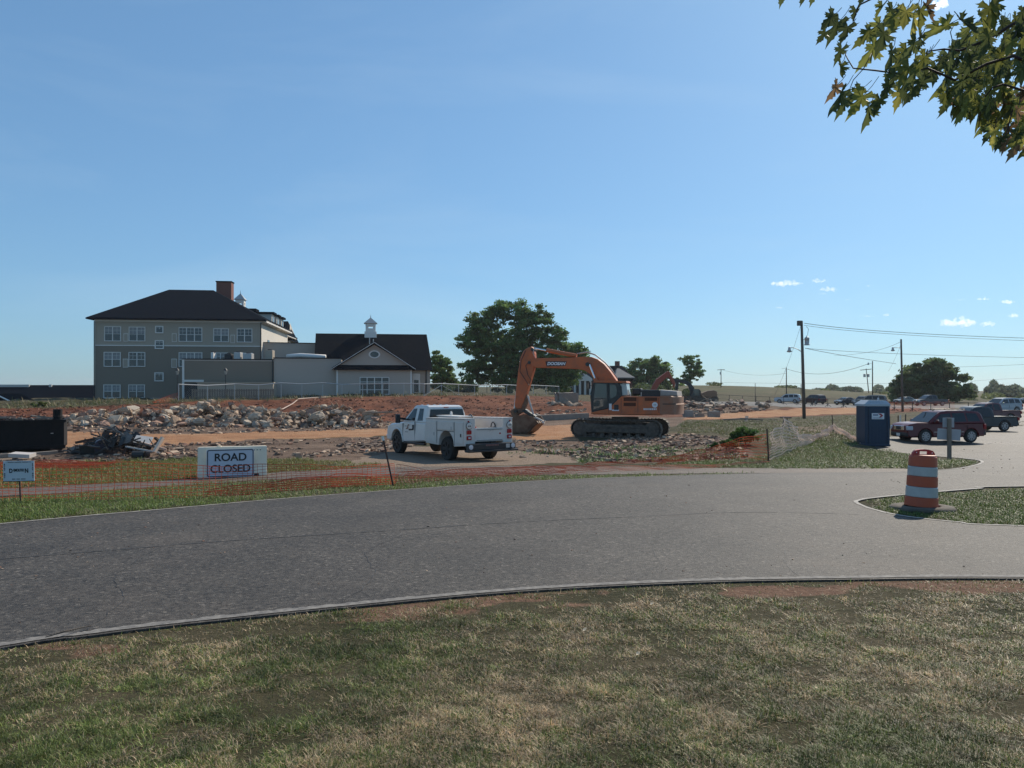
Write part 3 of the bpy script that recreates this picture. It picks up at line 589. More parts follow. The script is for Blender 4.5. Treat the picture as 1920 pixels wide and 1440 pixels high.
# ---------------- service truck ----------------
def service_truck():
    P0 = Vector((-.8, 27.45, 0)); h = R(125); zg = -.56
    t = thing('service_truck', 'white extended cab utility truck with toolbox bed parked beside the excavator bucket', 'truck', (P0.x, P0.y, zg), h)
    Wh = mat('truck_white', (.74, .7, .64), .35, c2=(.66, .62, .57), ns=2, coat=.5)
    Wb = mat('utility_body_white', (.7, .66, .6), .45, c2=(.6, .56, .51), ns=3)
    hw = .98; wr = .45; xr, xf = 1.35, 5.35
    # cab + bonnet
    low = [(3.0, .62), (3.0, 1.32), (4.85, 1.33), (4.95, 1.3), (6.0, 1.2), (6.25, 1.1), (6.32, .95), (6.32, .55)]
    bottom = [(6.2, .52), (5.85, .5)]+arch(xf, .5, .5, 8)+[(4.7, .5)]
    mb = MB(); mb.prism(low+bottom, -hw, hw, .05, lambda z: 1-.04*max(0, z-.8)/.5); mb.build('cab_body', Wh, t, True, ang=32)
    top = [(3.0, 1.3), (3.04, 1.75), (3.12, 1.93), (3.3, 1.985), (4.1, 1.98), (4.25, 1.93), (4.95, 1.32)]
    tf = lambda z: 1-(.05+.17*max(0, (z-1.3)/.68))/hw
    mb = MB(); mb.prism(top, -hw, hw, .05, tf); mb.build('cab_roof', Wh, t, True, ang=32)
    for s in (1, -1):
        for poly in ([(3.95, 1.38), (4.7, 1.38), (4.22, 1.84), (3.95, 1.86)], [(3.32, 1.4), (3.74, 1.39), (3.74, 1.86), (3.42, 1.86)]):
            wb = MB(); wb.add([(x, s*(hw*tf(z)+.006), z) for x, z in poly], [tuple(range(4))]); wb.build('side_window', M_carglass, t)
        wb = MB(); wb.box((3.84, s*hw*.985, 1.0), (.012, .03, .72)); wb.build('door_gap', M_black, t); wb = MB(); wb.box((4.86, s*hw*.985, .95), (.012, .03, .6)); wb.build('door_gap', M_black, t)
        wb = MB(); wb.rbox((3.98, s*(hw+.0), 1.12), (.06, .05, .2), .015); wb.build('door_handle', M_black, t)
        wb = MB(); wb.rbox((4.72, s*(hw+.28), 1.45), (.12, .2, .36), .04); wb.bar((4.7, s*(hw-.06), 1.42), (4.71, s*(hw+.2), 1.45), .07, .09); wb.build('wing_mirror', M_black, t, True, ang=40)
        wb = MB(); wb.rbox((3.9, s*(hw-.04), .5), (1.7, .14, .08), .02); wb.build('running_board', M_black, t)
        wb = MB()
        pts = arch(xf, .53, .5, 10)
        wb.tube([(x, s*(hw+.005), z) for x, z in pts], .035, 6); wb.build('wheel_arch_trim', Wh, t, True)
        wb = MB(); wb.rbox((6.2, s*.75, 1.0), (.16, .36, .22), .03); wb.build('headlight', M_lens, t)
    wb = MB(); wb.add([(4.99, -.8, 1.34), (4.99, .8, 1.34), (4.3, .7, 1.9), (4.3, -.7, 1.9)], [(0, 1, 2, 3)]); wb.build('windscreen', M_carglass, t)
    wb = MB(); wb.add([(2.99, -.8, 1.4), (2.99, .8, 1.4), (3.03, .72, 1.84), (3.03, -.72, 1.84)], [(0, 1, 2, 3)]); wb.build('rear_window', M_carglass, t)
    wb = MB(); wb.box((3.08, 0, 1.915), (.03, .2, .03)); wb.build('brake_light', M_red, t)
    for y in (-.55, -.28, 0, .28, .55): wb = MB(); wb.rbox((4.02, y, 1.99), (.1, .07, .035), .01); wb.build('marker_light', M_lens, t)
    wb = MB(); wb.rbox((6.36, 0, .62), (.18, 1.9, .22), .04); wb.build('front_bumper', M_chrome, t)
    # door lettering (small dark and rust-coloured logo)
    y = hw+.004; ml = mat('rust_logo', (.22, .07, .03), .6)
    for x0, z0, w_, h_ in ((4.42, 1.12, .05, .12), (4.36, 1.2, .09, .05), (4.5, 1.06, .12, .04), (4.3, 1.02, .06, .05)): logo = MB(); logo.box((x0, y, z0), (w_, .006, h_)); logo.build('door_logo', ml, t)
    lt = MB()
    for i in range(5): lt.box((4.26-i*.055, y, 1.02+.004*i), (.035, .006, .07-.02*(i % 2)))
    for i in range(6): lt.box((4.66-i*.03, y, 1.15), (.018, .006, .02))
    for i in range(7): lt.box((4.62-i*.035, y, .92), (.02, .006, .018))
    lt.build('door_lettering', M_write, t)
    # utility body: two toolbox sides
    for s in (1, -1):
        y0 = s*(hw+.03); bb = MB()
        poly = [(.02, .62), (.02, 1.56), (2.88, 1.5), (2.88, .58), (1.95, .56)]+arch(xr, .55, .56, 8)+[(.75, .56)]
        a, b = sorted((y0, y0-s*.42)); bb.prism(poly, a, b, .015); bb.build('toolbox_side', Wb, t)
        yy_ = y0+s*.012
        for (x0, x1, z0, z1) in ((.12, .72, .66, 1.46), (.78, 1.98, 1.12, 1.46), (2.04, 2.82, .64, 1.44)):
            d = MB(); d.rbox(((x0+x1)/2, yy_, (z0+z1)/2), (x1-x0-.03, .03, z1-z0-.03), .012); dd_ = d.build('locker_door', Wb, t)
            hb = MB(); hb.rbox((x0+.15, yy_+s*.02, (z0+z1)/2-.08), (.07, .02, .12), .01); hb.build('latch', M_black if x0 < .5 else M_steel, dd_)
        gb = MB()
        for x in (.75, 2.01): gb.box((x, y0+s*.002, 1.02), (.02, .008, .84))
        gb.box((1.38, y0+s*.002, 1.09), (1.2, .008, .02)); gb.build('door_gap', M_black, t)
        tr = MB(); tr.rbox((1.45, y0-s*.2, 1.55), (2.86, .44, .03), .01, ry=.02); tr.build('toolbox_lid', Wb, t)
        # rear face: round light, two red lenses, small marker
        yc = y0-s*.15
        def disc(nm, z, r, m): d = MB(); d.lathe([(r, 0), (r, .03), (r*.8, .045), (.001, .045)], 18, Matrix.Translation((.01, yc, z)) @ Matrix.Rotation(-PI/2, 4, 'Y')); return d.build(nm, m, t)
        d = disc('fuel_cap', 1.32, .115, Wb)
        e = MB(); e.lathe([(.118, 0), (.13, .02), (.118, .03)], 18, Matrix.Translation((.012, yc, 1.32)) @ Matrix.Rotation(-PI/2, 4, 'Y')); e.build('cap_ring', M_black, d)
        e = MB(); e.box((-.04, yc+.035, 1.32), (.012, .045, .03)); e.box((-.04, yc-.035, 1.32), (.012, .045, .03)); e.build('cap_mark', M_write, d)
        for z in (1.1, .9):
            e = MB(); e.rbox((.0, yc, z), (.05, .2, .15), .025); tl = e.build('tail_light', M_red, t)
            if z < 1: e = MB(); e.box((-.027, yc, z), (.006, .09, .06)); e.build('reversing_lens', M_lens, tl)
        e = MB(); e.box((0, yc+s*.02, 1.48), (.03, .05, .05)); e.build('marker_light', M_red, t)
    bed = MB(); bed.box((1.45, 0, .8), (2.85, 1.25, .06)); bed.box((2.86, 0, 1.1), (.05, 1.25, .62)); bed.build('bed_floor', Wb, t)
    tg = MB(); tg.rbox((.03, 0, 1.0), (.05, 1.22, .48), .012); tgo = tg.build('tailgate', Wb, t)
    e = MB(); e.box((-.002, 0, 1.18), (.012, 1.1, .015)); e.box((-.002, 0, .8), (.012, 1.1, .012)); e.build('tailgate_crease', M_black, tgo)
    e = MB(); e.tube([(-.005, .0, 1.12), (-.03, -.03, 1.15), (-.03, -.16, 1.155)], .012, 6); e.build('tailgate_handle', M_steel, tgo)
    e = MB(); e.box((-.0, -.45, 1.03), (.01, .06, .05)); e.build('tailgate_badge', M_red, tgo)
    bp = MB(); bp.rbox((-.1, 0, .58), (.24, 1.98, .24), .03); bp.rbox((-.16, 0, .44), (.3, 2.1, .07), .02); bo = bp.build('rear_bumper', M_black, t)
    for y in (-.86, .92):
        e = MB(); e.lathe([(.085, 0), (.085, .02), (.001, .03)], 16, Matrix.Translation((-.22, y, .59)) @ Matrix.Rotation(-PI/2, 4, 'Y')); e.build('bumper_lamp', M_lens, bo)
    e = MB(); e.box((-.225, -.64, .59), (.01, .16, .14)); e.build('number_plate', M_steel, bo)
    e = MB()
    for i in range(9): e.box((-.224, .28-i*.062, .64), (.008, .04, .06))
    e.build('bumper_lettering', mat('bumper_text', (.22, .1, .09), .6), bo)
    e = MB(); e.box((-.01, .1, .745), (.03, .7, .035)); e.build('step_pad', M_black, bo)
    e = MB(); e.box((-.0, -.9, .44), (.35, .24, .1)); e.build('hitch_plate', M_steel, bo)
    for x, s in ((xr, 1), (xr, -1), (xf, 1), (xf, -1)): wheel(t, x, s*(hw-.12), wr, .28, s, M_black if s > 0 else M_rim, 6)
    ch = MB(); ch.box((3.0, 0, .56), (5.4, .9, .12)); ch.cyl((xr, -.85, .42), (xr, .85, .42), .06); ch.lathe([(.01, -.16), (.15, -.1), (.17, 0), (.15, .1), (.01, .16)], 12, Matrix.Translation((xr, .05, .42)))
    ch.cyl((xf, -.85, .42), (xf, .85, .42), .05); ch.box((xf, 0, .78), (.95, 1.5, .5)); ch.box((2.0, .3, .5), (1.2, .4, .25)); ch.box((xr, 0, .72), (1.0, 1.5, .2)); ch.build('chassis', M_black, t)
    # load in the bed
    def top_obj(name, label, cat): return thing(name, label, cat, (P0.x, P0.y, zg), h)
    fd = top_obj('fuel_tank', 'long white steel tank lying along the bed of the service truck', 'tank')
    e = MB(); e.rbox((2.0, .25, 1.2), (1.6, .6, .74), .04); e.build('tank_shell', Wb, fd)
    e = MB(); e.rbox((2.0, .25, 1.6), (1.7, .64, .05), .02); e.build('tank_lid', Wb, fd)
    e = MB(); e.lathe([(.05, 0), (.05, .1), (.03, .12), (.03, .16)], 10, Matrix.Translation((2.35, .2, 1.62))); e.build('filler_cap', M_trim, fd)
    hs = top_obj('fuel_hose', 'black hose looping over the red reel behind the truck tank', 'hose')
    e = MB(); e.tube([(1.5+.05*i, .05-.02*i, 1.5+.18*math.sin(i*.35)) for i in range(-3, 3)][:1]+[(1.35-.45*math.cos(a), .12-.1*a, 1.12+.55*math.sin(a)) for a in np.linspace(.1, 2.9, 14)][::-1], .025, 8); e.build('hose_loop', M_black, hs, True)
    rl = top_obj('hose_reel', 'red hose reel sitting in the open truck bed', 'reel')
    e = MB(); e.lathe([(.2, -.13), (.2, -.1), (.13, -.1), (.13, .1), (.2, .1), (.2, .13)], 18, Matrix.Translation((1.05, .08, 1.05)) @ Matrix.Rotation(PI/2, 4, 'X')); e.build('reel_drum', mat('reel_red', (.35, .03, .03), .4), rl)
    e = MB(); e.box((1.05, .08, .86), (.4, .34, .06)); e.build('reel_base', M_black, rl)
    hk = top_obj('lifting_hook', 'small dark shackle standing up at the back of the truck bed', 'shackle')
    e = MB(); e.tube([(.5, -.48+.09*math.cos(a), 1.24+.17*math.sin(a)) for a in np.linspace(0, PI, 9)], .02, 6); e.box((.5, -.48, 1.02), (.12, .34, .42)); e.build('shackle_loop', M_black, hk)
service_truck()
# ---------------- parked vehicles ----------------
SUVLOW = [(.0, .5), (-.02, .75), (.03, 1.1), (3.5, 1.12), (3.66, 1.15), (4.3, 1.12), (4.66, 1.05), (4.78, .96), (4.82, .7), (4.8, .45)]
SUVTOP = [(.04, 1.08), (.2, 1.6), (.36, 1.74), (1.0, 1.8), (2.3, 1.8), (2.75, 1.74), (3.62, 1.12)]
SUVWIN = [[(2.12, 1.17), (3.3, 1.17), (2.74, 1.62), (2.16, 1.66)], [(1.22, 1.19), (2.02, 1.18), (2.06, 1.66), (1.28, 1.68)], [(.34, 1.21), (1.12, 1.2), (1.17, 1.67), (.52, 1.64)]]
def suv(label, px, py, head, paint, cat='SUV', L=4.8, d=None, name='parked_car', scale=1, **k):
    q = on(px, d) if d else gp(px, py); t = vehicle(name, label, cat, (0, 0, 0), 0, L=4.8, low=SUVLOW, top=SUVTOP, wins=SUVWIN, ws=((3.58, 1.16), (2.82, 1.7)), rw=((.08, 1.2), (.2, 1.6)), zb=1.1, lamp=(.72, .95), paint=paint, mirror=(3.2, 1.22), **k)
    setpose(t, q, head, 2.4, scale); return t
def setpose(t, q, head, half, scale=1):   # centre of the vehicle at q, heading in degrees (0 = +X)
    t.rotation_euler.z = R(head); t.scale = (scale,)*3; t.location = (q.x-half*scale*math.cos(R(head)), q.y-half*scale*math.sin(R(head)), q.z)
rd = suv('maroon SUV with roof rails parked beside the blue portable toilet', 1757, 0, 189, paintm('maroon_paint', (.13, .008, .01)), d=43.2, roofrack=True, side_line=True, spokes=8, scale=.98)
PKLOW = [(.0, .6), (.02, 1.08), (1.95, 1.1), (4.2, 1.12), (4.4, 1.12), (5.2, 1.05), (5.5, .95), (5.6, .75), (5.6, .5)]
PKTOP = [(2.0, 1.06), (2.08, 1.6), (2.25, 1.8), (2.8, 1.86), (3.3, 1.84), (3.55, 1.76), (4.35, 1.1)]
PKWIN = [[(3.0, 1.16), (4.0, 1.16), (3.5, 1.68), (3.05, 1.72)], [(2.2, 1.17), (2.9, 1.16), (2.95, 1.72), (2.35, 1.7)]]
def pickup(label, px, py, head, paint, d=None, scale=1, **k):
    q = on(px, d) if d else gp(px, py); t = vehicle('pickup_truck', label, 'pickup', (0, 0, 0), 0, L=5.6, W=1.98, low=PKLOW, top=PKTOP, wx=(1.2, 4.6), wr=.41, wins=PKWIN, ws=((4.33, 1.18), (3.6, 1.72)), rw=((2.02, 1.2), (2.1, 1.62)), zb=1.1, paint=paint,
        mirror=(3.95, 1.25), bed=(.05, 1.95, 1.08), tails=((.0, .8, 1.05),), lamp=(.75, .95), **k)
    setpose(t, q, head, 2.8, scale); return t
pickup('dark grey crew cab pickup parked behind the maroon SUV', 1830, 0, 187, paintm('dark_grey_paint', (.03, .033, .036)), d=58.5, spokes=6)
pickup('dark red pickup with light rear fender mostly hidden behind the dark grey pickup', 1853, 0, 188, paintm('dark_red_paint', (.16, .05, .05)), d=75, spokes=6)
suv('white SUV last in the row of vehicles along the car park edge', 1876, 0, 196, paintm('white_paint', (.5, .5, .5)), d=97, scale=1.07)
vehicle_far = [
 ('white SUV in the far lot left of the tall utility pole', 1477, 148, 150, (.55, .56, .57), 'suv', 1.0),
 ('dark maroon SUV just right of the tall utility pole', 1526, 146, 110, (.05, .015, .02), 'suv', 1.0),
 ('dark blue sedan with sunlit windscreen in the far lot', 1586, 143, 205, (.015, .025, .05), 'sedan', 1.0),
 ('dark blue car half hidden behind the silver SUV', 1617, 140, 215, (.02, .03, .05), 'suv', .95),
 ('silver grey SUV parked above the blue portable toilet', 1632, 131, 152, (.2, .2, .19), 'suv', 1.08),
 ('pale green grey car low behind the orange barrier netting', 1697, 148, 200, (.2, .22, .2), 'sedan', 1.0),
]
SDLOW = [(.0, .5), (.02, .85), (.1, .98), (1.0, 1.0), (3.4, .98), (4.2, .88), (4.55, .75), (4.6, .5)]
SDTOP = [(.7, .95), (1.35, 1.32), (1.8, 1.43), (2.4, 1.43), (2.8, 1.36), (3.5, .95)]
SDWIN = [[(2.1, 1.02), (3.1, 1.01), (2.68, 1.3), (2.15, 1.35)], [(1.2, 1.03), (2.0, 1.02), (2.05, 1.35), (1.6, 1.32)]]
for lb, px, d, hd, c, kd, sc in vehicle_far:
    if kd == 'suv': suv(lb, px, 0, hd, paintm('far_paint', c), d=d, scale=sc, group='vehicles in the far lot')
    else:
        t = vehicle('parked_car', lb, 'car', L=4.6, W=1.8, low=SDLOW, top=SDTOP, wins=SDWIN, ws=((3.46, 1.0), (2.84, 1.35)), rw=((.8, 1.02), (1.4, 1.33)), zb=1.0, wx=(.95, 3.7), wr=.33, paint=paintm('far_paint', c), mirror=(3.0, 1.05), loc=(0, 0, 0), rz=0, group='vehicles in the far lot')
        setpose(t, on(px, d), hd, 2.3, sc)
pickup('grey pickup with sunlit cab standing above the orange barrier netting', 1744, 0, 188, paintm('grey_paint', (.07, .08, .085)), d=138, group='vehicles in the far lot', scale=1.05)
suv('dark car cut off by the right edge of the picture', 1938, 0, 170, paintm('black_paint', (.02, .025, .03)), d=150, group='vehicles in the far lot')
# ---------------- big excavator ----------------
def profile_trace(px, py, O, fw, off):
    """local (s, z) of the point seen at (px,py) on the machine plane shifted 'off' to its left"""
    left = Vector((-fw.y, fw.x, 0)); B = Vector((O.x, O.y, 0))+left*off
    u = (px-960)/F; d = (B.y*fw.x-B.x*fw.y)/(fw.x-u*fw.y)
    s = (d-B.y)/fw.y if abs(fw.y) > .3 else (u*d-B.x)/fw.x
    return (s, CZ-(py-HY)/F*d-O.z)
M_or = mat('machine_orange', (.62, .14, .035), .55, c2=(.38, .12, .05), ns=2.2, amt=.8, bump=.1, bs=8)
M_ordirty = mat('dusty_orange', (.33, .13, .065), .75, c2=(.3, .19, .13), ns=1.6, amt=.8)
M_track = mat('track_steel', (.05, .043, .036), .75, c2=(.15, .12, .09), ns=5, amt=.8, bump=.3)
M_bucket = mat('worn_bucket', (.12, .055, .03), .7, c2=(.2, .13, .08), ns=3, amt=.8, bump=.3)
M_frame = mat('cab_frame', (.02, .028, .026), .5, c2=(.035, .04, .038), ns=4)
M_cabglass = mat('cab_glass', (.06, .075, .07), .05, spec=.8)
def track(t, y, L0, L1, h, w, x_idler=None):
    """one crawler: belt with grouser plates as one part, frame, sprocket and idler"""
    r = h/2; cx0, cx1 = L0+r, L1-r
    path = []
    n = 10
    for i in range(n+1): a = -PI/2+PI*i/n; path.append((cx1+r*math.cos(a), r+r*math.sin(a)))
    for i in range(1, 14): path.append((cx1+(cx0-cx1)*i/14, h-.05*math.sin(PI*i/14)))
    for i in range(n+1): a = PI/2+PI*i/n; path.append((cx0+r*math.cos(a), r+r*math.sin(a)))
    path.append((cx0, 0))
    # resample for shoes
    P = [Vector((x, 0, z)) for x, z in path]+[Vector((path[0][0], 0, path[0][1]))]
    seg = [(P[i+1]-P[i]).length for i in range(len(P)-1)]; tot = sum(seg); ns = int(tot/.2); mb = MB()
    def pt(s):
        s %= tot
        for i, l in enumerate(seg):
            if s <= l: return P[i].lerp(P[i+1], s/l if l else 0)
            s -= l
        return P[-1]
    for k in range(ns):
        a, b = pt(tot*k/ns), pt(tot*(k+.9)/ns); d = (b-a); nn = Vector((d.z, 0, -d.x)).normalized()
        mb.bar((a.x-nn.x*.03, y, a.z-nn.z*.03), (b.x-nn.x*.03, y, b.z-nn.z*.03), w, .045, up=(nn.x, 0, nn.z))
        mb.bar((a.x, y, a.z), (a.lerp(b, .25)), w, .05, up=(nn.x, 0, nn.z)) if False else None
        m = a.lerp(b, .3); mb.bar((m.x, y-w/2, m.z), (m.x, y+w/2, m.z), .03, .05, up=(nn.x, 0, nn.z))
        mb.bar((a.x-nn.x*.09, y, a.z-nn.z*.09), (b.x-nn.x*.09, y, b.z-nn.z*.09), w*.35, .09, up=(nn.x, 0, nn.z))
    to = mb.build('crawler_track', M_track, t)
    fb = MB(); fb.rbox(((cx0+cx1)/2, y, r), (cx1-cx0-.35, w*.72, h*.46), .06); fb.rbox(((cx0+cx1)/2, y, r+.12), (cx1-cx0-1.2, w*.8, .2), .04); fb.build('track_frame', M_track, to)
    for cx, rr in ((cx0, r*.78), (cx1, r*.74)):
        ib = MB()
        for s in (-1, 1):
            T = Matrix.Translation((cx, y+s*w*.25, r)) @ Matrix.Rotation(PI/2, 4, 'X')
            ib.lathe([(.001, -w*.18), (rr, -w*.18), (rr, w*.18), (.001, w*.18)], 18, T, caps=False)
        ib.lathe([(rr*.5, -w*.5), (rr*.5, w*.5)], 14, Matrix.Translation((cx, y, r)) @ Matrix.Rotation(PI/2, 4, 'X'))
        ib.build('sprocket' if cx == cx0 else 'idler', M_track, to)
    rb = MB()
    for k in range(8): rb.cyl((cx0+.3+(cx1-cx0-.6)*k/7, y-w*.36, .17), (cx0+.3+(cx1-cx0-.6)*k/7, y+w*.36, .17), .11, 10)
    rb.build('track_rollers', M_track, to)
def big_excavator():
    a = R(20); fw = Vector((-math.cos(a), math.sin(a), 0)); d = 43.0
    O = Vector(((1172-960)/F*d, d, -.6)); rz = math.atan2(fw.y, fw.x)
    t = thing('excavator', 'large orange crawler excavator with its bucket resting on the ground right of the white truck', 'excavator', O, rz)
    z6 = lambda x, y: (920+x/4.571, 620+y/4.571)
    def tr(pts, off): return [profile_trace(*z6(x, y), O, fw, off) for x, y in pts]
    # crawlers
    (xa, _), (xb, zt) = tr([(1465, 760)], 1.55)[0], tr([(685, 760)], 1.55)[0]
    sL = min(xa, xb); sR = max(xa, xb)
    for y in (1.3, -1.3): track(t, y, sL, sR, 1.02, .58)
    cb = MB(); cb.rbox(((sL+sR)/2, 0, .62), (2.0, 2.1, .42), .08); cb.lathe([(.75, 0), (.75, .3)], 24, Matrix.Translation((0, 0, .8))); cb.build('carbody', M_track, t)
    # upper structure
    side = tr([(1120, 562), (1465, 566), (1465, 722), (860, 715), (862, 700), (1010, 668), (1060, 620)], 1.45)
    b = MB(); b.prism(side, .15, 1.45, .03); b.build('engine_housing', M_or, t)
    z_top = side[0][1]; zb = side[2][1]; xr = side[2][0]; xfnt = side[3][0]
    b = MB(); b.rbox(((xr+xfnt)/2+.2, -.75, (zb+z_top)/2-.02), (xfnt-xr-.6, 1.42, z_top-zb-.05), .05); b.build('right_housing', M_or, t)
    b = MB(); b.box(((xr+xfnt)/2, 0, zb+.04), (xfnt-xr-.2, 2.7, .14)); b.build('deck_frame', M_ordirty, t)
    cw = tr([(1465, 568), (1655, 730)], .9); x0, x1 = cw[1][0], cw[0][0]
    x0 = max(x0, x1-1.0)
    mb = MB(); k = []
    for yq in np.linspace(-1.48, 1.48, 13): k.append((x0+.28*(abs(yq)/1.48)**3, yq))
    prof = [(.0, zb+.02), (.0, zb+.2), (-.03, zb+.55), (.02, zb+.6), (0, zb+.95), (.05, z_top-.06), (.16, z_top+.02)]
    vs = []; rows = len(prof)
    for dx, z in prof:
        for xx, yq in k: vs.append((xx+dx, yq, z))
    n_ = len(k); fs = [(r_*n_+i, r_*n_+i+1, (r_+1)*n_+i+1, (r_+1)*n_+i) for r_ in range(rows-1) for i in range(n_-1)]
    base = len(vs)
    for dx, z in prof:
        vs.append((x1, -1.48, z)); vs.append((x1, 1.48, z))
    for r_ in range(rows-1):
        fs.append((r_*n_, (r_+1)*n_, base+2*(r_+1), base+2*r_)); fs.append((r_*n_+n_-1, base+2*r_+1, base+2*(r_+1)+1, (r_+1)*n_+n_-1))
    fs.append(tuple((rows-1)*n_+i for i in range(n_))+(base+2*(rows-1)+1, base+2*(rows-1)))
    fs.append(tuple(i for i in range(n_))[::-1]+(base, base+1))
    mb.add(vs, fs); mb.build('counterweight', M_ordirty, t, True, ang=35)
    g1 = MB(); g1.box(((x0+x1)/2, 1.482, zb+.58), (x1-x0-.3, .02, .05)); g1.build('counterweight_groove', M_black, t)
    hd = tr([(1300, 510), (1465, 510), (1465, 560), (1300, 560)], .5)
    b = MB(); xs = [p[0] for p in hd]; b.rbox(((xs[0]+xs[1])/2, 0, z_top+.14), (abs(xs[0]-xs[1]), 2.0, .42), .06); b.build('engine_hood', M_black, t)
    hd2 = tr([(1465, 508), (1605, 520), (1612, 560), (1465, 560)], .5)
    b = MB(); b.prism(hd2, -1.0, 1.0, .05); b.build('rear_hood', mat('dusty_white', (.42, .38, .34), .7, c2=(.3, .24, .2), ns=4), t)
    ex_ = tr([(1262, 500)], .2)[0]; b = MB(); b.rbox((ex_[0], .3, ex_[1]-.15), (.5, .5, .35), .05); b.build('air_box', M_black, t)
    # louvres, door lines, sticker, lettering on the side
    yv = 1.452
    def panel(nm, x, y, w_, h_, m):
        (s0, za_), (s1, zb_) = tr([(x, y), (x+w_, y+h_)], yv); b = MB(); b.box(((s0+s1)/2, yv+.006, (za_+zb_)/2), (abs(s1-s0), .02, abs(za_-zb_))); return b.build(nm, m, t)
    M_vent = mat('vent_grille', (.10, .03, .012), .8)
    for x, y, w_, h_ in ((1140, 572, 110, 32), (1140, 617, 105, 30), (1320, 572, 108, 30)):
        v = panel('louvre', x, y, w_, h_, M_vent)
    panel('access_grille', 1058, 635, 38, 45, M_black)
    panel('service_label', 1015, 625, 22, 55, M_whitemark); panel('service_label', 1040, 676, 60, 12, M_whitemark)
    lt = MB()
    for x, w_ in [(1310, 10), (1322, 8), (1334, 12), (1352, 10), (1366, 12), (1382, 12), (1398, 12), (1414, 8)]:
        (s0, za_), (s1, zb_) = tr([(x, 665), (x+w_, 680)], yv); lt.box(((s0+s1)/2, yv+.006, (za_+zb_)/2), (abs(s1-s0), .01, abs(za_-zb_)))
    lt.build('housing_lettering', M_whitemark, t)
    cpt = tr([(1408, 636)], yv)[0]
    b = MB(); b.lathe([(.15, 0), (.15, .01)], 20, Matrix.Translation((cpt[0], yv+.02, cpt[1])) @ Matrix.Rotation(-PI/2, 4, 'X')); so_ = b.build('round_sticker', M_whitemark, t)
    b = MB(); b.box((cpt[0]+.04, yv+.035, cpt[1]), (.05, .01, .04)); b.box((cpt[0]-.04, yv+.035, cpt[1]), (.05, .01, .04)); b.build('sticker_mark', M_write, so_)
    dl = MB()
    for x in (1012, 1118, 1262, 1440):
        (s0, za_), (s1, zb_) = tr([(x, 575 if x > 1100 else 670), (x, 705)], yv); dl.box((s0, yv, (za_+zb_)/2), (.02, .012, abs(za_-zb_)))
    dl.build('door_gap', M_black, t)
    # cab
    cabp = [(878, 436), (1090, 440), (1118, 480), (1124, 560), (1065, 622), (1008, 668), (862, 702), (852, 560)]
    cp_ = tr(cabp, 1.42); b = MB(); b.prism(cp_, .42, 1.42, .04); cabo = b.build('cab', M_frame, t)
    for nm, pl in (('cab_window', [(898, 456), (992, 458), (996, 576), (884, 580)]), ('cab_window', [(884, 590), (994, 588), (990, 640), (880, 675)]), ('cab_window', [(1020, 462), (1066, 466), (1082, 500), (1078, 556), (1040, 578), (1022, 578)])):
        q = tr(pl, 1.43); b = MB(); b.add([(s, 1.428, z) for s, z in q], [tuple(range(len(q)))]); b.build(nm, M_cabglass, cabo)
    hr = MB(); q = tr([(1006, 455), (1006, 655)], 1.44); hr.bar((q[0][0], 1.435, q[0][1]), (q[1][0], 1.435, q[1][1]), .05, .03); hr.build('door_pillar', M_frame, cabo)
    rf = tr([(890, 425), (1160, 432), (1168, 448), (880, 446)], 1.4); b = MB(); b.prism(rf, .4, 1.45, .02); b.build('cab_roof', M_or, cabo)
    fwz = cp_[0]; lwz = cp_[6]; xf0 = max(cp_[0][0], cp_[6][0])
    b = MB(); b.add([(cp_[0][0]+.02, .5, cp_[0][1]-.1), (cp_[0][0]+.02, 1.34, cp_[0][1]-.1), (cp_[7][0]+.02, 1.34, cp_[7][1]+.1), (cp_[7][0]+.02, .5, cp_[7][1]+.1)], [(0, 1, 2, 3)]); b.build('cab_front_window', M_cabglass, cabo)
    bk = tr([(1105, 455), (1165, 455), (1178, 552), (1124, 556)], 1.2); b = MB(); b.prism(bk, .45, 1.3, .02); b.build('rear_cab_window', mat('lit_cab_glass', (.4, .44, .43), .1, spec=.8), cabo)  # light in the rear pane is put into its pale glass colour
    mr = tr([(1178, 440)], 1.4)[0]
    # boom
    boom = [(398, 236), (560, 234), (700, 232), (800, 224), (870, 226), (925, 248), (975, 285), (1030, 350), (1082, 425), (1120, 520), (1060, 560), (1020, 480), (985, 430), (905, 420), (862, 372), (815, 342), (760, 330), (640, 324), (480, 318), (400, 318), (360, 300), (345, 275), (360, 248)]
    bp = tr(boom, 0); b = MB(); b.prism(bp, -.28, .28, .03); bo = b.build('boom', M_or, t)
    def rod(nm, p, q, r, m, par, y=0, y2=None):
        (s0, z0), (s1, z1) = tr([p, q], y); b = MB(); b.cyl((s0, y, z0), (s1, y if y2 is None else y2, z1), r); return b.build(nm, m, par)
    # brand plate
    cn = tr([(468, 262), (652, 262), (640, 302), (478, 306)], .3); b = MB(); b.add([(s, .285, z) for s, z in cn]+[(s, .292, z) for s, z in cn], [(0, 1, 2, 3), (7, 6, 5, 4), (0, 4, 5, 1), (1, 5, 6, 2), (2, 6, 7, 3), (3, 7, 4, 0)]); pl_ = b.build('boom_plate', mat('maroon_plate', (.05, .012, .012), .5), bo)
    c0 = tr([(560, 283)], .3)[0]; dx = Vector((cn[1][0]-cn[0][0], 0, cn[1][1]-cn[0][1])).normalized()
    zv = Vector((0, 0, 1)); xv = dx; nn = xv.cross(zv)   # faces +y local (left)
    text('boom_lettering', 'DOOSAN', .235, M_whitemark, bo, frame((c0[0], .297, c0[1]-.005), xv, zv-xv*zv.dot(xv)), bold=.012, shear=.25, sx=1.06)
    # arm
    arm = [(352, 138), (318, 152), (290, 175), (262, 235), (248, 330), (232, 450), (222, 545), (212, 640), (235, 668), (268, 665), (290, 610), (318, 540), (345, 440), (372, 350), (388, 290), (384, 200), (372, 150)]
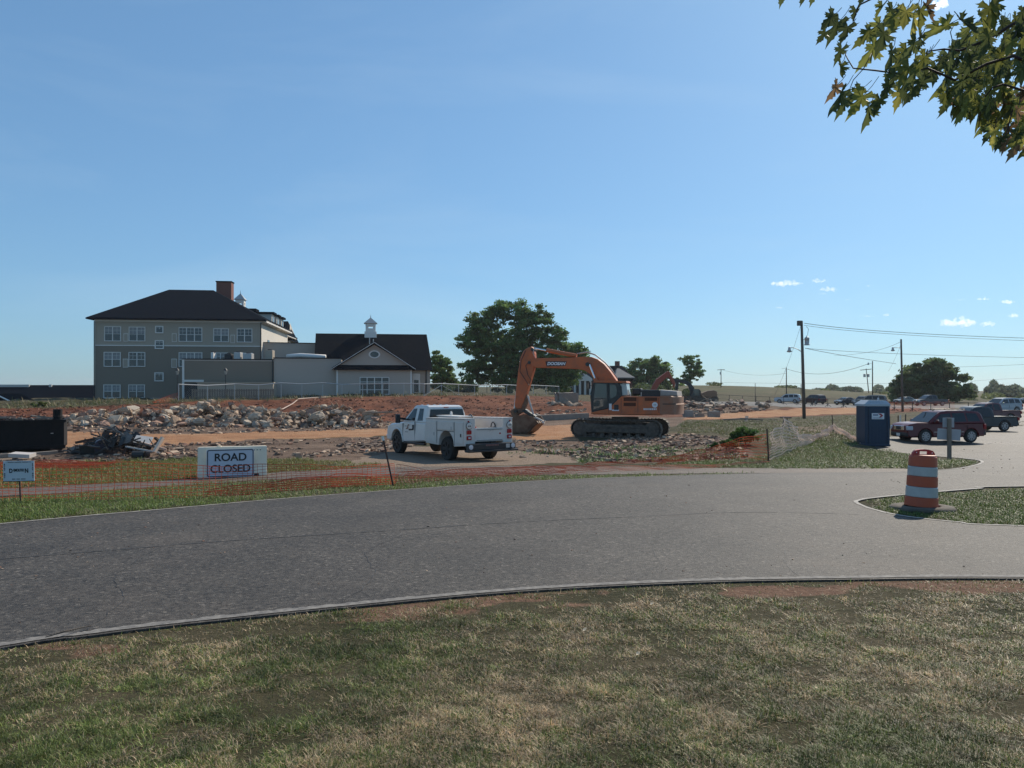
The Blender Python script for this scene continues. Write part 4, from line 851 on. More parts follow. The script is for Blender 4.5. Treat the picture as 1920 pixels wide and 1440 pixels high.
    ap = tr(arm, 0); b = MB(); b.prism(ap, -.2, .2, .03); ao = b.build('arm', M_or, t)
    for pt_ in ((345, 275), (372, 165), (228, 690)):
        s, z = tr([pt_], 0)[0]; b = MB(); b.cyl((s, -.34, z), (s, .34, z), .09); b.build('pivot_pin', M_frame, ao)
    c1 = rod('cylinder', (375, 150), (485, 172), .05, M_chrome, bo, .12)
    c1 = rod('cylinder_barrel', (480, 168), (738, 216), .12, M_or, bo, .12)
    for yq in (.42, -.42):
        rod('cylinder', (846, 290), (897, 418), .06, M_chrome, bo, yq); rod('cylinder_barrel', (893, 408), (985, 640), .11, M_or, bo, yq)
    s, z = tr([(846, 290)], 0)[0]; b = MB(); b.cyl((s, -.5, z), (s, .5, z), .11); b.build('pivot_pin', M_frame, bo)
    hz = MB()
    for yq in (.1, .16, .22):
        q = tr([(740, 210), (830, 195), (900, 222), (980, 285), (1040, 352), (1088, 425)], yq); hz.tube([(s, yq, z+.06+.04*(yq > .15)) for s, z in q], .022, 6)
    hz.build('hydraulic_hose', M_steel, bo, True)
    hz = MB()
    for yq, dx_ in ((.3, 0), (-.05, 10)):
        q = tr([(330+dx_, 260), (300+dx_, 300), (318+dx_, 380), (345, 420), (330, 470), (250+dx_, 350), (262+dx_, 250), (300, 170)], yq); hz.tube([(s, yq, z) for s, z in q], .022, 6)
    hz.build('hydraulic_hose', M_black, ao, True)
    hz = MB()
    for yq in (.33, .4):
        q = tr([(372, 160), (362, 190), (385, 240)], yq); hz.tube([(s, yq, z) for s, z in q], .02, 6)
    hz.build('hydraulic_hose', M_steel, ao, True)
    # bucket cylinder, links, bucket
    rod('cylinder', (222, 520), (204, 670), .045, M_chrome, ao, 0)
    for yq in (.25, -.25): rod('bucket_link', (318, 560), (366, 718), .05, M_steel, ao, yq)
    b = MB(); q = tr([(240, 560), (320, 548), (330, 575), (290, 690), (200, 745), (175, 700), (185, 680), (225, 655)], 0); b.prism(q, -.16, .16, .02); b.build('lower_arm_end', M_bucket, ao)
    b = MB(); q = tr([(275, 690), (300, 672), (390, 730), (372, 748)], 0); b.prism(q, -.22, .22, .02); b.build('bucket_bracket', M_frame, ao)
    prof = [(196, 735), (190, 800), (198, 865), (222, 884), (330, 886), (372, 858), (410, 815), (442, 790)]
    inner = [(425, 770), (385, 790), (345, 835), (310, 862), (235, 862), (222, 800), (222, 748)]
    q = tr(prof+inner, 0); b = MB(); b.prism(q, -.72, .72)
    full = tr(prof+[(400, 735), (340, 725), (250, 720)], 0)
    for yq in (-.72, .68): b.prism(full, yq, yq+.04)
    bu = b.build('bucket', M_bucket, t)
    tb = MB()
    for yq in np.linspace(-.64, .64, 5):
        e = tr([(380, 742), (440, 770), (462, 800)], yq); tb.tube([(e[0][0], yq, e[0][1]), (e[1][0], yq, e[1][1]), (e[2][0], yq, e[2][1])], [.07, .06, .02], 4)
    for yq in np.linspace(-.64, .64, 5):
        e = tr([(442, 790), (470, 770)], yq); tb.tube([(e[0][0], yq, e[0][1]), (e[1][0], yq, e[1][1])], [.06, .02], 4)
    tb.build('bucket_teeth', M_steel, bu)
    hr = MB(); q = tr([(1178, 555), (1178, 500), (1125, 440)], 1.3)
    m0 = tr([(868, 470)], 1.5)[0]; m_ = MB(); m_.rbox((m0[0]+.1, 1.62, m0[1]), (.06, .18, .36), .02); m_.bar((m0[0]-.05, 1.45, m0[1]), (m0[0]+.1, 1.6, m0[1]), .03); m_.build('side_mirror', M_black, cabo)
    rl = MB()
    for x in (1200, 1290): 
        q = tr([(x, 562), (x, 545)], 1.3); rl.bar((q[0][0], 1.3, q[0][1]), (q[1][0], 1.3, q[1][1]+.1), .03)
    rl.build('handrail', M_steel, t)
big_excavator()
# ---------------- two more excavators far behind ----------------
def far_excavator(label, px0, d, a_deg, boom, arm, cab, body, m_boom, m_body, m_cab=None):
    a = R(a_deg); fw = Vector((-math.cos(a), math.sin(a), 0)); q0 = on(px0, d); t = thing('excavator', label, 'excavator', q0, math.atan2(fw.y, fw.x), 'excavators behind the rubble mound')
    z12 = lambda p: (1200+p[0]/12, 680+p[1]/12)
    T = lambda pts, off=0: [profile_trace(*z12(p), q0, fw, off) for p in pts]
    b = MB(); b.prism(T(boom), -.25, .25, .03); bo = b.build('boom', m_boom, t)
    b = MB(); b.prism(T(arm), -.18, .18, .03); b.build('arm', m_boom, t)
    if cab:
        c = T(cab, 1.2); b = MB(); b.prism(c, .3, 1.25, .04); co = b.build('cab', M_frame, t)
        cx = sum(p[0] for p in c)/len(c); cz = sum(p[1] for p in c)/len(c); b = MB(); b.box((cx, 1.262, cz+.15), (.8, .02, 1.0)); b.build('cab_window', M_cabglass, co)
    c = T(body, 1.2); b = MB(); b.prism(c, -1.35, 1.35, .08); b.build('engine_housing', m_body, t)
    zb = min(p[1] for p in c); b = MB(); b.lathe([(.7, 0), (.7, .35)], 18, Matrix.Translation((0, 0, max(.7, zb-.2)))); b.rbox((0, 0, .6), (1.6, 1.8, .4), .05); b.build('carbody', M_track, t)
    for y in (1.2, -1.2): track(t, y, -1.9, 1.9, .9, .5)
M_red2 = mat('faded_orange', (.33, .06, .03), .6, c2=(.27, .06, .035), ns=2)
M_dboom = mat('dark_boom', (.02, .025, .028), .5, c2=(.04, .042, .042), ns=3)
far_excavator('orange excavator arm raised in a peak beyond the big excavator engine hood', 1268, 112, -8,
   [(300, 480), (360, 380), (580, 220), (640, 190), (660, 240), (650, 330), (600, 330), (520, 400), (440, 470), (380, 570), (340, 640), (260, 700), (200, 800), (120, 800), (240, 620)],
   [(590, 210), (640, 190), (680, 260), (770, 420), (790, 480), (760, 580), (740, 500), (660, 360), (610, 300)], None,
   [(780, 800), (960, 770), (1080, 780), (1100, 870), (780, 880)], M_red2, M_red2)
far_excavator('excavator with black boom and tan counterweight on the rubble mound', 1322, 118, 10,
   [(740, 350), (960, 395), (1060, 410), (1150, 470), (1215, 560), (1230, 640), (1180, 760), (1110, 780), (1120, 640), (1080, 520), (1030, 490), (900, 450), (760, 400)],
   [(730, 340), (900, 380), (940, 420), (880, 440), (860, 520), (850, 640), (810, 660), (790, 560), (800, 460), (740, 400)],
   [(1205, 640), (1240, 605), (1340, 600), (1370, 640), (1375, 800), (1150, 800), (1160, 740)],
   [(1380, 690), (1520, 635), (1660, 620), (1730, 650), (1745, 780), (1400, 800)], M_dboom, mat('dusty_tan', (.28, .16, .09), .8, c2=(.2, .12, .08), ns=2))
# ---------------- buildings ----------------
M_grey = mat('grey_siding', (.225, .185, .14), .8, c2=(.25, .205, .155), ns=2, bump=.15, stretch=(1, 1, 6))
M_beige = mat('beige_siding', (.40, .335, .255), .8, c2=(.43, .36, .28), ns=2, bump=.15, stretch=(1, 1, 6))
M_pale = mat('pale_siding', (.46, .385, .315), .8, c2=(.5, .42, .345), ns=2, stretch=(1, 1, 6))
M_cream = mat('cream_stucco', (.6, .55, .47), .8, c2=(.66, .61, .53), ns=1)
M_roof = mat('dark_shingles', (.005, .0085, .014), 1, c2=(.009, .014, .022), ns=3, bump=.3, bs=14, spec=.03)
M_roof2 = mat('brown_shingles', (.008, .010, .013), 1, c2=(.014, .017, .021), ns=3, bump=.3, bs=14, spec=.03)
M_brick = mat('red_brick', (.17, .06, .045), .9, c2=(.23, .10, .075), ns=8, bump=.2)
M_bricks = M_brick
M_win = mat('window_glass', (.03, .04, .05), .1, spec=.7)
def building(name, label, cat, L, R_, group=None):
    """L, R_: world ground corners of the front (left, right). local x along the front, y away, z up"""
    d = (R_-L); t = thing(name, label, cat, L, math.atan2(d.y, d.x), group); t['w'] = math.hypot(d.x, d.y); return t
def locpx(t, px, py, off=0):     # local (x,z) of a picture point on the plane y=off of the building
    a = t.rotation_euler.z; fw = Vector((math.cos(a), math.sin(a), 0)); return profile_trace(px, py, t.location, fw, -off)
M_blind = mat('window_blind', (.3, .3, .29), .6, c2=(.24, .24, .23), ns=2)
def win(t, x0, x1, z0, z1, y=0, cols=2, sash=True, grid=True, fr=.09, m=None):
    blind = random.random() < .6 and sash
    f = MB(); W_ = x1-x0; H_ = z1-z0; yo = y-.05
    f.box((x0+fr/2, yo, (z0+z1)/2), (fr, .1, H_)); f.box((x1-fr/2, yo, (z0+z1)/2), (fr, .1, H_))
    f.box(((x0+x1)/2, yo, z1-fr/2), (W_-2*fr, .1, fr)); f.box(((x0+x1)/2, yo, z0+fr/2), (W_-2*fr, .1, fr))
    for i in range(1, cols): f.box((x0+W_*i/cols, yo+.004, (z0+z1)/2), (fr*1.2, .1, H_-2*fr))
    if sash: f.box(((x0+x1)/2, yo+.01, (z0+z1)/2), (W_-2*fr, .09, .06))
    wo_ = f.build('window', m or M_trim, t)
    g_ = MB(); g_.box(((x0+x1)/2, y-.012, (z0+z1)/2), (W_-fr, .02, H_-fr)); g_.build('pane', M_win, wo_)
    if blind:
        g_ = MB(); hh_ = H_*random.choice((.48, .48, .4, .3)); g_.box(((x0+x1)/2, y-.018, z1-fr/2-hh_/2), (W_-fr*1.5, .018, hh_)); g_.build('blind', M_blind, wo_)
    if grid:
        g_ = MB()
        for i in range(cols):
            cx = x0+W_*(i+.5)/cols; g_.box((cx, y-.03, z0+H_*.75), (.03, .02, H_*.42))
            g_.box((cx, y-.03, z0+H_*.75), (W_/cols*.8, .018, .03))
        g_.build('muntin', M_trim, wo_)
    return wo_
def box_part(t, name, x0, x1, y0, y1, z0, z1, m):
    b = MB(); b.box(((x0+x1)/2, (y0+y1)/2, (z0+z1)/2), (x1-x0, y1-y0, z1-z0)); return b.build(name, m, t)
def hip(t, name, x0, x1, y0, y1, z0, xr0, xr1, yr, zr, m, th=.18):
    b = MB(); b.add([(x0, y0, z0), (x1, y0, z0), (x1, y1, z0), (x0, y1, z0), (xr0, yr, zr), (xr1, yr, zr), (x0, y0, z0-th), (x1, y0, z0-th), (x1, y1, z0-th), (x0, y1, z0-th)],
        [(0, 1, 5, 4), (1, 2, 5), (2, 3, 4, 5), (3, 0, 4), (0, 6, 7, 1), (1, 7, 8, 2), (2, 8, 9, 3), (3, 9, 6, 0), (9, 8, 7, 6)]); return b.build(name, m, t)
def cupola(t, x, y, z, w_, h, par=None, m=None):
    m = m or M_trim; b = MB(); b.box((x, y, z+h*.15), (w_, w_, h*.3)); s = w_*.38
    for sx in (-1, 1):
        for sy in (-1, 1): b.box((x+sx*s*.8, y+sy*s*.8, z+h*.46), (w_*.22, w_*.22, h*.32))
    b.box((x, y, z+h*.36), (w_*.8, w_*.8, h*.14)); b.box((x, y, z+h*.58), (w_*.85, w_*.85, h*.12)); o = b.build('cupola', m, par or t)
    b = MB(); hb = h*.63; r = w_*.56; b.add([(x-r, y-r, z+hb), (x+r, y-r, z+hb), (x+r, y+r, z+hb), (x-r, y+r, z+hb), (x, y, z+h*.88)], [(0, 1, 4), (1, 2, 4), (2, 3, 4), (3, 0, 4), (3, 2, 1, 0)])
    b.tube([(x, y, z+h*.86), (x, y, z+h)], [w_*.04, .01], 6); b.build('cupola_roof', mat('cupola_metal', (.38, .38, .37), .5), par or t); return o
# big three storey building
Lc = on(178, 101); Rc = on(489, 103.5); Lc.z = Rc.z = .4
B1 = building('care_home', 'three storey grey and beige building with dark hipped roof and brick chimney', 'building', Lc, Rc)
wB = B1['w']; lz = lambda px, py, off=0: locpx(B1, px, py, off)
zs = lz(300, 603.5)[1]; zb_ = lz(300, 649)[1]
box_part(B1, 'wall', 0, wB, 0, 21, -.4, zb_, M_grey); box_part(B1, 'upper_wall', .0, wB, .0, 21, zb_+.12, zs, M_beige)
box_part(B1, 'belt_trim', -.04, wB+.04, -.05, 21.05, zb_, zb_+.12, M_trim); box_part(B1, 'eave_trim', -.05, wB+.05, -.06, 21.06, zs, zs+.3, M_trim)
zq = lz(300, 746.5)[1]; box_part(B1, 'foundation', -.06, wB+.06, -.06, -.003, -.4, zq-.15, M_brick); box_part(B1, 'water_table', -.05, wB+.02, -.09, -.003, zq-.15, zq, M_trim)
r0 = locpx(B1, 317, 543, -10); r1 = locpx(B1, 400, 543, -10)
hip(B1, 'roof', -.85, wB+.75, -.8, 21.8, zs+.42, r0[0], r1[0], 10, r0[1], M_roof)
for cc in (0, 1):
    x = -.03 if cc == 0 else wB+.03; b = MB(); b.cyl((x, -.14, 0), (x, -.14, zs), .07, 8); b.build('downpipe', M_black, B1)
def zz(x, y): return lz(150+x/4.683, 510+y/4.683)
for (x, y, x2, y2, c) in [(215, 478, 362, 608, 2), (430, 482, 575, 608, 2), (868, 488, 1075, 612, 3), (1172, 496, 1308, 615, 2), (1378, 498, 1514, 618, 2), (210, 703, 360, 832, 2), (428, 704, 575, 832, 2),
                          (868, 706, 1075, 832, 3), (1170, 708, 1300, 835, 2), (1390, 710, 1516, 838, 2), (208, 988, 358, 1108, 2), (426, 988, 572, 1108, 2)]:
    a = zz(x, y2); b = zz(x2, y); win(B1, a[0], b[0], a[1], b[1], cols=c)
for (x, y, x2, y2) in [(662, 474, 734, 538), (658, 600, 738, 676), (655, 882, 736, 960)]:
    a = zz(x, y2); b = zz(x2, y); win(B1, a[0], b[0], a[1], b[1], cols=1, sash=False, fr=.13)
for (x, y, x2, y2) in [(384, 540, 424, 610), (808, 540, 850, 614), (1322, 552, 1360, 624), (378, 762, 424, 838), (804, 762, 852, 840)]:
    a = zz(x, y2); b = zz(x2, y); o = MB(); o.box(((a[0]+b[0])/2, -.03, (a[1]+b[1])/2), (b[0]-a[0], .06, b[1]-a[1])); o = o.build('wall_vent', M_trim, B1)
    q = MB(); q.box(((a[0]+b[0])/2, -.065, (a[1]+b[1])/2), (b[0]-a[0]-.12, .02, b[1]-a[1]-.14)); q.build('vent_grille', M_beige, o)
# chimney, cupola
c0 = locpx(B1, 408, 530, -15); c1 = locpx(B1, 436, 530, -15)
b = MB(); b.box(((c0[0]+c1[0])/2, 15, c0[1]-4), (c1[0]-c0[0], 1.6, 8)); ch = b.build('chimney', M_brick, B1)
b = MB(); b.box(((c0[0]+c1[0])/2, 15, c0[1]+.08), (c1[0]-c0[0]+.16, 1.76, .16)); b.build('chimney_cap', M_roof, ch)
cq = locpx(B1, 451, 585, -24); cupola(B1, cq[0], 24, cq[1]-.8, 1.6, 4.4)
# rear wing running away behind: sunlit side wall, gutter, dormers
xw = wB-1.7
box_part(B1, 'rear_wing_wall', wB-10, xw, 21.06, 36, -.4, zs, M_cream)
b = MB(); b.box((wB+.35, 10.5, zs+.2), (.8, 21, .25)); b.build('gutter', M_trim, B1)
b = MB(); b.box((xw+.35, 28.6, zs+.2), (.8, 14.8, .25)); b.build('gutter', M_trim, B1)
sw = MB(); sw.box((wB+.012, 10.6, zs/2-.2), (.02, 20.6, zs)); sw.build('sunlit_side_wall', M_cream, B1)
for x, y in ((wB, 5), (wB, 11), (wB, 17), (xw, 25), (xw, 30)): o = MB(); o.box((x+.05, y, zs*.72), (.1, 1.2, 1.9)); o.build('side_window', M_win, B1)
o = MB(); o.box((xw+.1, 28, zs*.45), (.6, 2.4, zs*.9)); o.build('brick_bay', M_brick, B1)
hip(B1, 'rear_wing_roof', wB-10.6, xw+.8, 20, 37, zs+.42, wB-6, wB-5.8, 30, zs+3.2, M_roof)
for y in (13.5, 17.5, 21.5):
    o = MB(); o.box((wB-2.2, y, zs+1.3), (2.6, 2.0, 2.2)); do = o.build('dormer', M_cream, B1)
    o = MB(); o.box((wB-2.1, y, zs+2.55), (3.1, 2.4, .3)); o.build('dormer_roof', M_roof, do)
    o = MB(); o.box((wB-.88, y, zs+1.35), (.06, 1.1, 1.3)); o.build('dormer_window', M_win, do)
hp0 = locpx(B1, 462, 579, -14); hp1 = locpx(B1, 483, 588, -14)
o = MB(); o.box(((hp0[0]+hp1[0])/2, 14, (hp0[1]+hp1[1])/2-.8), (hp1[0]-hp0[0], 2.4, 2.2)); o.build('roof_hatch', M_roof, B1)
dq = 36; p = locpx(B1, 508, 602, -dq); p2 = locpx(B1, 540, 602, -dq); p3 = locpx(B1, 545, 640, -dq+3)
b = MB(); b.add([(p[0]-3, dq-5, p3[1]), (p3[0]+.3, dq-5, p3[1]), (p2[0], dq, p[1]), (p[0]-3, dq, p[1]), (p3[0]+.3, dq+5, p3[1]), (p[0]-3, dq+5, p3[1])], [(0, 1, 2, 3), (1, 4, 2), (3, 2, 4, 5)]); b.build('cross_roof', M_roof, B1)
b = MB(); b.add([(p3[0]+.1, dq-4.6, p3[1]-7), (p3[0]+.1, dq+4.6, p3[1]-7), (p3[0]+.1, dq+4.6, p3[1]), (p2[0]+.35, dq, p[1]-.25), (p3[0]+.1, dq-4.6, p3[1])], [(0, 1, 2, 3, 4)])
b.add([(p[0]-3, dq-4.6, p3[1]-7), (p3[0]+.09, dq-4.6, p3[1]-7), (p3[0]+.09, dq-4.6, p3[1]), (p[0]-3, dq-4.6, p3[1])], [(0, 1, 2, 3)]); b.build('cross_gable_wall', M_cream, B1)
# flat-roofed dark link block
def flat_block(name, label, pl, pr, dL, dR, depth_, ptop, m, group=None, cap=True):
    a = on(pl, dL); b_ = on(pr, dR); a.z = b_.z = .45; t = building(name, label, 'building', a, b_, group); h = locpx(t, pl, ptop)[1]
    box_part(t, 'wall', 0, t['w'], 0, depth_, -.5, h, m)
    if cap: box_part(t, 'parapet', -.08, t['w']+.08, -.08, depth_+.08, h, h+.12, M_roof); box_part(t, 'trim', -.05, t['w']+.05, -.05, -.003, h-.16, h-.003, M_pale)
    return t
B2 = flat_block('annex', 'long dark grey flat roofed annex in front of the three storey building', 342, 513, 93, 95, 7.5, 674, M_grey)
w2 = B2['w']; q = lambda px, py: locpx(B2, px, py)
a = q(342, 742); o = MB(); o.box((.1, -.03, q(342, 674)[1]/2), (.24, .06, q(342, 674)[1])); o.build('corner_trim', M_trim, B2)
a = q(344, 716); b_ = q(382, 716); box_part(B2, 'entrance_lintel', a[0], b_[0], -.12, -.004, a[1], a[1]+.25, M_trim)
a = q(346, 745); b_ = q(371, 718); o = MB(); o.box(((a[0]+b_[0])/2, -.03, (b_[1])/2), (b_[0]-a[0], .05, b_[1])); o.build('entrance_opening', M_black, B2)
o = MB(); o.cyl((w2-.1, -.1, 0), (w2-.1, -.1, q(513, 674)[1]), .07); o.build('downpipe', M_black, B2)
B3 = flat_block('annex', 'pale grey flat roofed annex between the dark annex and the gabled wing', 513.5, 640, 95, 96.5, 12, 672, M_pale)
B4 = flat_block('annex', 'upper link block with light wall standing behind the rooftop units', 493, 600, 105, 107, 8, 643, M_pale)
# storage trailer roof and board fence in front of the annex
a = on(370, 90.5); b_ = on(512, 91.5); a.z = b_.z = .6
T1 = building('storage_trailer', 'low white storage trailer behind the board fence', 'trailer', a, b_); hz_ = locpx(T1, 370, 718)[1]
box_part(T1, 'trailer_body', 0, T1['w'], 0, 2.4, .3, hz_, M_beige); box_part(T1, 'trailer_roof', -.1, T1['w']+.1, -.1, 2.5, hz_, hz_+.1, M_beige)
fx0 = 361; fx1 = 512; A0 = on(fx0, 87); A1 = on(fx1, 89)
bf = thing('board_fence', 'weathered brown board fence with gaps below the dark annex', 'fence', A0)
dv = (A1-A0); n_ = 34
for i in range(n_):
    p = A0+dv*(i/(n_-1)); zt = CZ-(729.5-HY)/F*p.y; gz = g(p.x, p.y)
    b = MB(); b.box((p.x-A0.x, p.y-A0.y, (zt+gz)/2-A0.z-.1), (.19, .025, zt-gz+.2), rz=math.atan2(dv.y, dv.x)); b.build('board', M_wood, bf)
b = MB(); 
for z in (.35, 1.0): b.bar((0, .05, z), (dv.x, dv.y+.05, dv.z+z), .05, .1)
b.build('rail', M_wood, bf)
# roof plant on the annex
ru = [(398, 403, 661, 670, 'small white roof vent', M_trim), (423, 436, 664, 672, 'dark roof unit', M_black), (441, 453, 661, 672, 'grey air conditioning unit', M_steel), (458, 474, 663, 672, 'low grey air handler', M_steel),
      (500, 513, 657, 671, 'beige roof unit', M_beige)]
labs = ['small white vent leftmost on the dark annex roof', 'dark box unit on the dark annex roof right of the small white vent', 'grey air conditioner in the middle of the row on the dark annex roof', 'beige cowled unit last in the row on the dark annex roof', 'beige box unit where the dark annex meets the pale one']
for (x0, x1, y0, y1, _, m), lb in zip(ru, labs):
    d = 97.5; p0 = at(x0, y1, d); p1 = at(x1, y0, d); hz_roof = B2.location.z+locpx(B2, 342, 674)[1]+.12
    t = thing('rooftop_unit', lb, 'roof unit', ((p0.x+p1.x)/2, d, hz_roof), 0, 'units on the annex roof')
    b = MB(); b.rbox((0, 0, (p1.z-hz_roof)/2), (p1.x-p0.x, 1.0, p1.z-hz_roof), .05); b.build('casing', m, t)
    b = MB(); b.lathe([(.3, 0), (.3, .12), (.1, .16)], 12, Matrix.Translation((0, 0, p1.z-hz_roof))); b.build('fan_cowl', M_black, t)
d = 101; p0 = at(545, 672, d); zr = B3.location.z+locpx(B3, 520, 672)[1]+.12
t = thing('rooftop_duct', 'low white curved duct lying across the pale annex roof', 'roof duct', (p0.x, d, zr))
b = MB(); b.tube([(-.5, 0, .35), (1.2, 0, .5), (3, 0, .4), (4.6, 0, .3)], .3, 8); b.build('duct', M_trim, t, True)
# gabled wing with cupola
Ga = on(631, 95.5); Gb = on(772, 97); Ga.z = Gb.z = .5
G = building('gabled_wing', 'pale single storey wing with front gable and white cupola', 'building', Ga, Gb); wG = G['w']; q = lambda px, py, off=0: locpx(G, px, py, off)
ze = q(700, 692)[1]; apx = q(702, 641)
box_part(G, 'wall', 0, wG, 0, 12, -.5, ze, M_pale)
e0 = q(622, 692)[0]; e1 = q(779, 692)[0]
b = MB(); b.add([(.1, 0, ze+.35), (wG-.1, 0, ze+.35), (apx[0], 0, apx[1]-.35), (.1, 9, ze+.35), (wG-.1, 9, ze+.35), (apx[0], 9, apx[1]-.35)], [(0, 1, 2), (3, 5, 4), (0, 2, 5, 3), (1, 4, 5, 2)]); b.build('gable_wall', M_pale, G)
b = MB(); th = .3
for xe in (e0, e1):
    b.add([(xe, -.5, ze+.12), (apx[0], -.5, apx[1]+.05), (apx[0], 14, apx[1]+.05), (xe, 14, ze+.12), (xe, -.5, ze-.05), (apx[0], -.5, apx[1]-.2), (apx[0], 14, apx[1]-.2), (xe, 14, ze-.05)], [(0, 1, 2, 3), (0, 4, 5, 1), (7, 6, 5, 4), (0, 3, 7, 4)])
b.build('front_gable_roof', M_roof, G)
b = MB()
for xe in (e0, e1): b.bar((xe, -.53, ze-.02), (apx[0], -.53, apx[1]-.1), .06, .3, up=(0, 1, 0))
b.build('bargeboard', M_trim, G)
b = MB(); b.add([(e0+.2, -.5, ze+.02), (e1-.2, -.5, ze+.02), (e1-.9, -.01, ze+.5), (e0+.9, -.01, ze+.5)], [(0, 1, 2, 3)]); b.box((wG/2, -.25, ze-.06), (wG+.5, .5, .12)); b.build('pent_roof', M_roof, G)
ov = q(702, 664.5); b = MB(); b.lathe([(.62, 0), (.62, .08), (.45, .08), (.45, .02)], 24, Matrix.Translation((ov[0], -.0, ov[1])) @ Matrix.Rotation(PI/2, 4, 'X') @ Matrix.Diagonal((1.15, .8, 1, 1)), caps=False); oo = b.build('oval_window', M_trim, G)
b = MB(); b.lathe([(.46, .0), (.46, .03)], 24, Matrix.Translation((ov[0], 0, ov[1])) @ Matrix.Rotation(PI/2, 4, 'X') @ Matrix.Diagonal((1.15, .8, 1, 1))); b.build('pane', M_win, oo)
zg4 = lambda x, y: q(480+x/4.8, 580+y/4.8)
a = zg4(933, 768); b_ = zg4(1200, 610); wn = win(G, a[0], b_[0], a[1], b_[1], cols=4, sash=False, grid=False); W_ = b_[0]-a[0]; H_ = b_[1]-a[1]
bb = MB()
for f_ in (.28, .72): bb.box((a[0]+W_/2, -.055, a[1]+H_*f_), (W_-.2, .08, .07))
bb.build('transom', M_trim, wn)
for x in (.08, wG-.08): b = MB(); b.box((x, -.03, ze/2), (.2, .06, ze)); b.build('corner_trim', M_trim, G)
# main cross roof behind
m0 = q(592, 625, -12); m1 = q(800, 627, -12); me = q(810, 695, -6); ml = q(592, 672, -6)
b = MB(); zl = me[1]; xl = q(590, 690, -6)[0]; xr_ = me[0]
b.add([(xl, 4.5, zl), (xr_, 4.5, zl), (m1[0], 12, m1[1]), (m0[0], 12, m0[1]), (xl, 19.5, zl), (xr_, 19.5, zl)], [(0, 1, 2, 3), (3, 2, 5, 4), (0, 3, 4), (1, 5, 2), (0, 4, 5, 1)]); b.build('main_roof', M_roof2, G)
box_part(G, 'rear_wall', xl+.4, q(806, 700, -6)[0], 5.2, 19, -.5, zl, M_pale)
a = q(774, 740, -5.2); b_ = q(787, 702, -5.2); b = MB(); b.box(((a[0]+b_[0])/2, 5.15, (a[1]+b_[1])/2-.2), (1.0, .1, b_[1]-a[1]+.6)); do = b.build('glazed_door', M_trim, G)
b = MB(); b.box(((a[0]+b_[0])/2, 5.08, (a[1]+b_[1])/2-.2), (.6, .03, 1.6)); b.build('pane', M_win, do)
b = MB(); xx = q(799, 700, -5)[0]; b.cyl((xx, 5.05, 0), (xx, 5.05, zl), .08); b.build('downpipe', M_black, G)
cp_ = q(695, 635, -12); cupola(G, cp_[0], 12, cp_[1]-.1, 1.65, 3.5)
for px, py in ((693, 636), (700, 638)): v_ = q(px, py, -9); b = MB(); b.cyl((v_[0], 9, v_[1]-1.2), (v_[0], 9, v_[1]+.2), .06); b.build('vent_pipe', M_steel, G)
# low dark roofed building far left and small gabled hut
a = on(-260, 118); b_ = on(176, 118); a.z = b_.z = -.6; D1 = building('low_building', 'long low building with dark roof at the left edge behind the bank', 'building', a, b_); w_ = D1['w']
ht = locpx(D1, 60, 722, -5)[1]; he = locpx(D1, 60, 756, 0)[1]
box_part(D1, 'wall', .5, w_-.5, 0, 10, -1, he, mat('dark_brick', (.03, .022, .02), .9, c2=(.05, .035, .03), ns=6))
b = MB(); b.add([(0, -.6, he), (w_, -.6, he), (w_, 5, ht), (0, 5, ht), (0, 10.6, he), (w_, 10.6, he)], [(0, 1, 2, 3), (3, 2, 5, 4), (1, 5, 2), (0, 3, 4)]); b.build('roof', M_roof, D1)
for px in (14, 95): v_ = locpx(D1, px, 724, -4.5); b = MB(); b.box((v_[0], 4.5, v_[1]), (.4 if px > 50 else 7, .3, .5)); b.build('roof_vent', M_steel, D1)
a = on(-60, 95); b_ = on(38, 95); a.z = b_.z = 0; D2 = building('hut', 'small hut with pale sloping roof edge at the far left', 'hut', a, b_); w_ = D2['w']; ap_ = locpx(D2, -10, 738); er = locpx(D2, 40, 763)
box_part(D2, 'wall', .3, w_-.3, .3, 5, -1, .4, M_grey); b = MB(); b.add([(0, 0, er[1]), (w_+.2, 0, er[1]), (ap_[0], 0, ap_[1]), (0, 5, er[1]), (w_+.2, 5, er[1]), (ap_[0], 5, ap_[1])], [(0, 1, 2), (0, 2, 5, 3), (1, 4, 5, 2), (3, 5, 4)]); b.build('roof', M_roof2, D2)
b = MB(); b.bar((w_+.2, -.04, er[1]), (ap_[0], -.04, ap_[1]), .08, .28, up=(0, 1, 0)); b.build('bargeboard', M_trim, D2)
# house with white portico
a = on(1058, 165); b_ = on(1190, 165); a.z = b_.z = 1.0; H = building('brick_house', 'brick house with white columned portico behind the excavator boom', 'house', a, b_); q = lambda px, py, off=0: locpx(H, px, py, off); w_ = H['w']
z7 = lambda x, y, off=0: q(920+x/4.571, 620+y/4.571, off)
he = z7(700, 425)[1]; box_part(H, 'wall', 0, w_, 3, 14, -1, he, M_brick)
b = MB(); rr = z7(1060, 290, -10); hip(H, 'roof', -.6, w_+.6, 2.2, 15, he, z7(760, 350, -8)[0], z7(1130, 320, -8)[0], 8.5, z7(1100, 300, -8)[1], M_roof)
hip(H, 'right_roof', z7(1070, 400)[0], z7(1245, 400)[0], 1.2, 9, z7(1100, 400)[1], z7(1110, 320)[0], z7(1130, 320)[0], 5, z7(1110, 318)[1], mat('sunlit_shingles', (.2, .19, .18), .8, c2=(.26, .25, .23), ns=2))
c_ = z7(1085, 262, -9); b = MB(); b.box((c_[0], 9, c_[1]-2.5), (1.0, 1.0, 5)); b.build('chimney', M_brick, H)
p0 = z7(705, 410); p1 = z7(870, 410); pa = z7(785, 348)
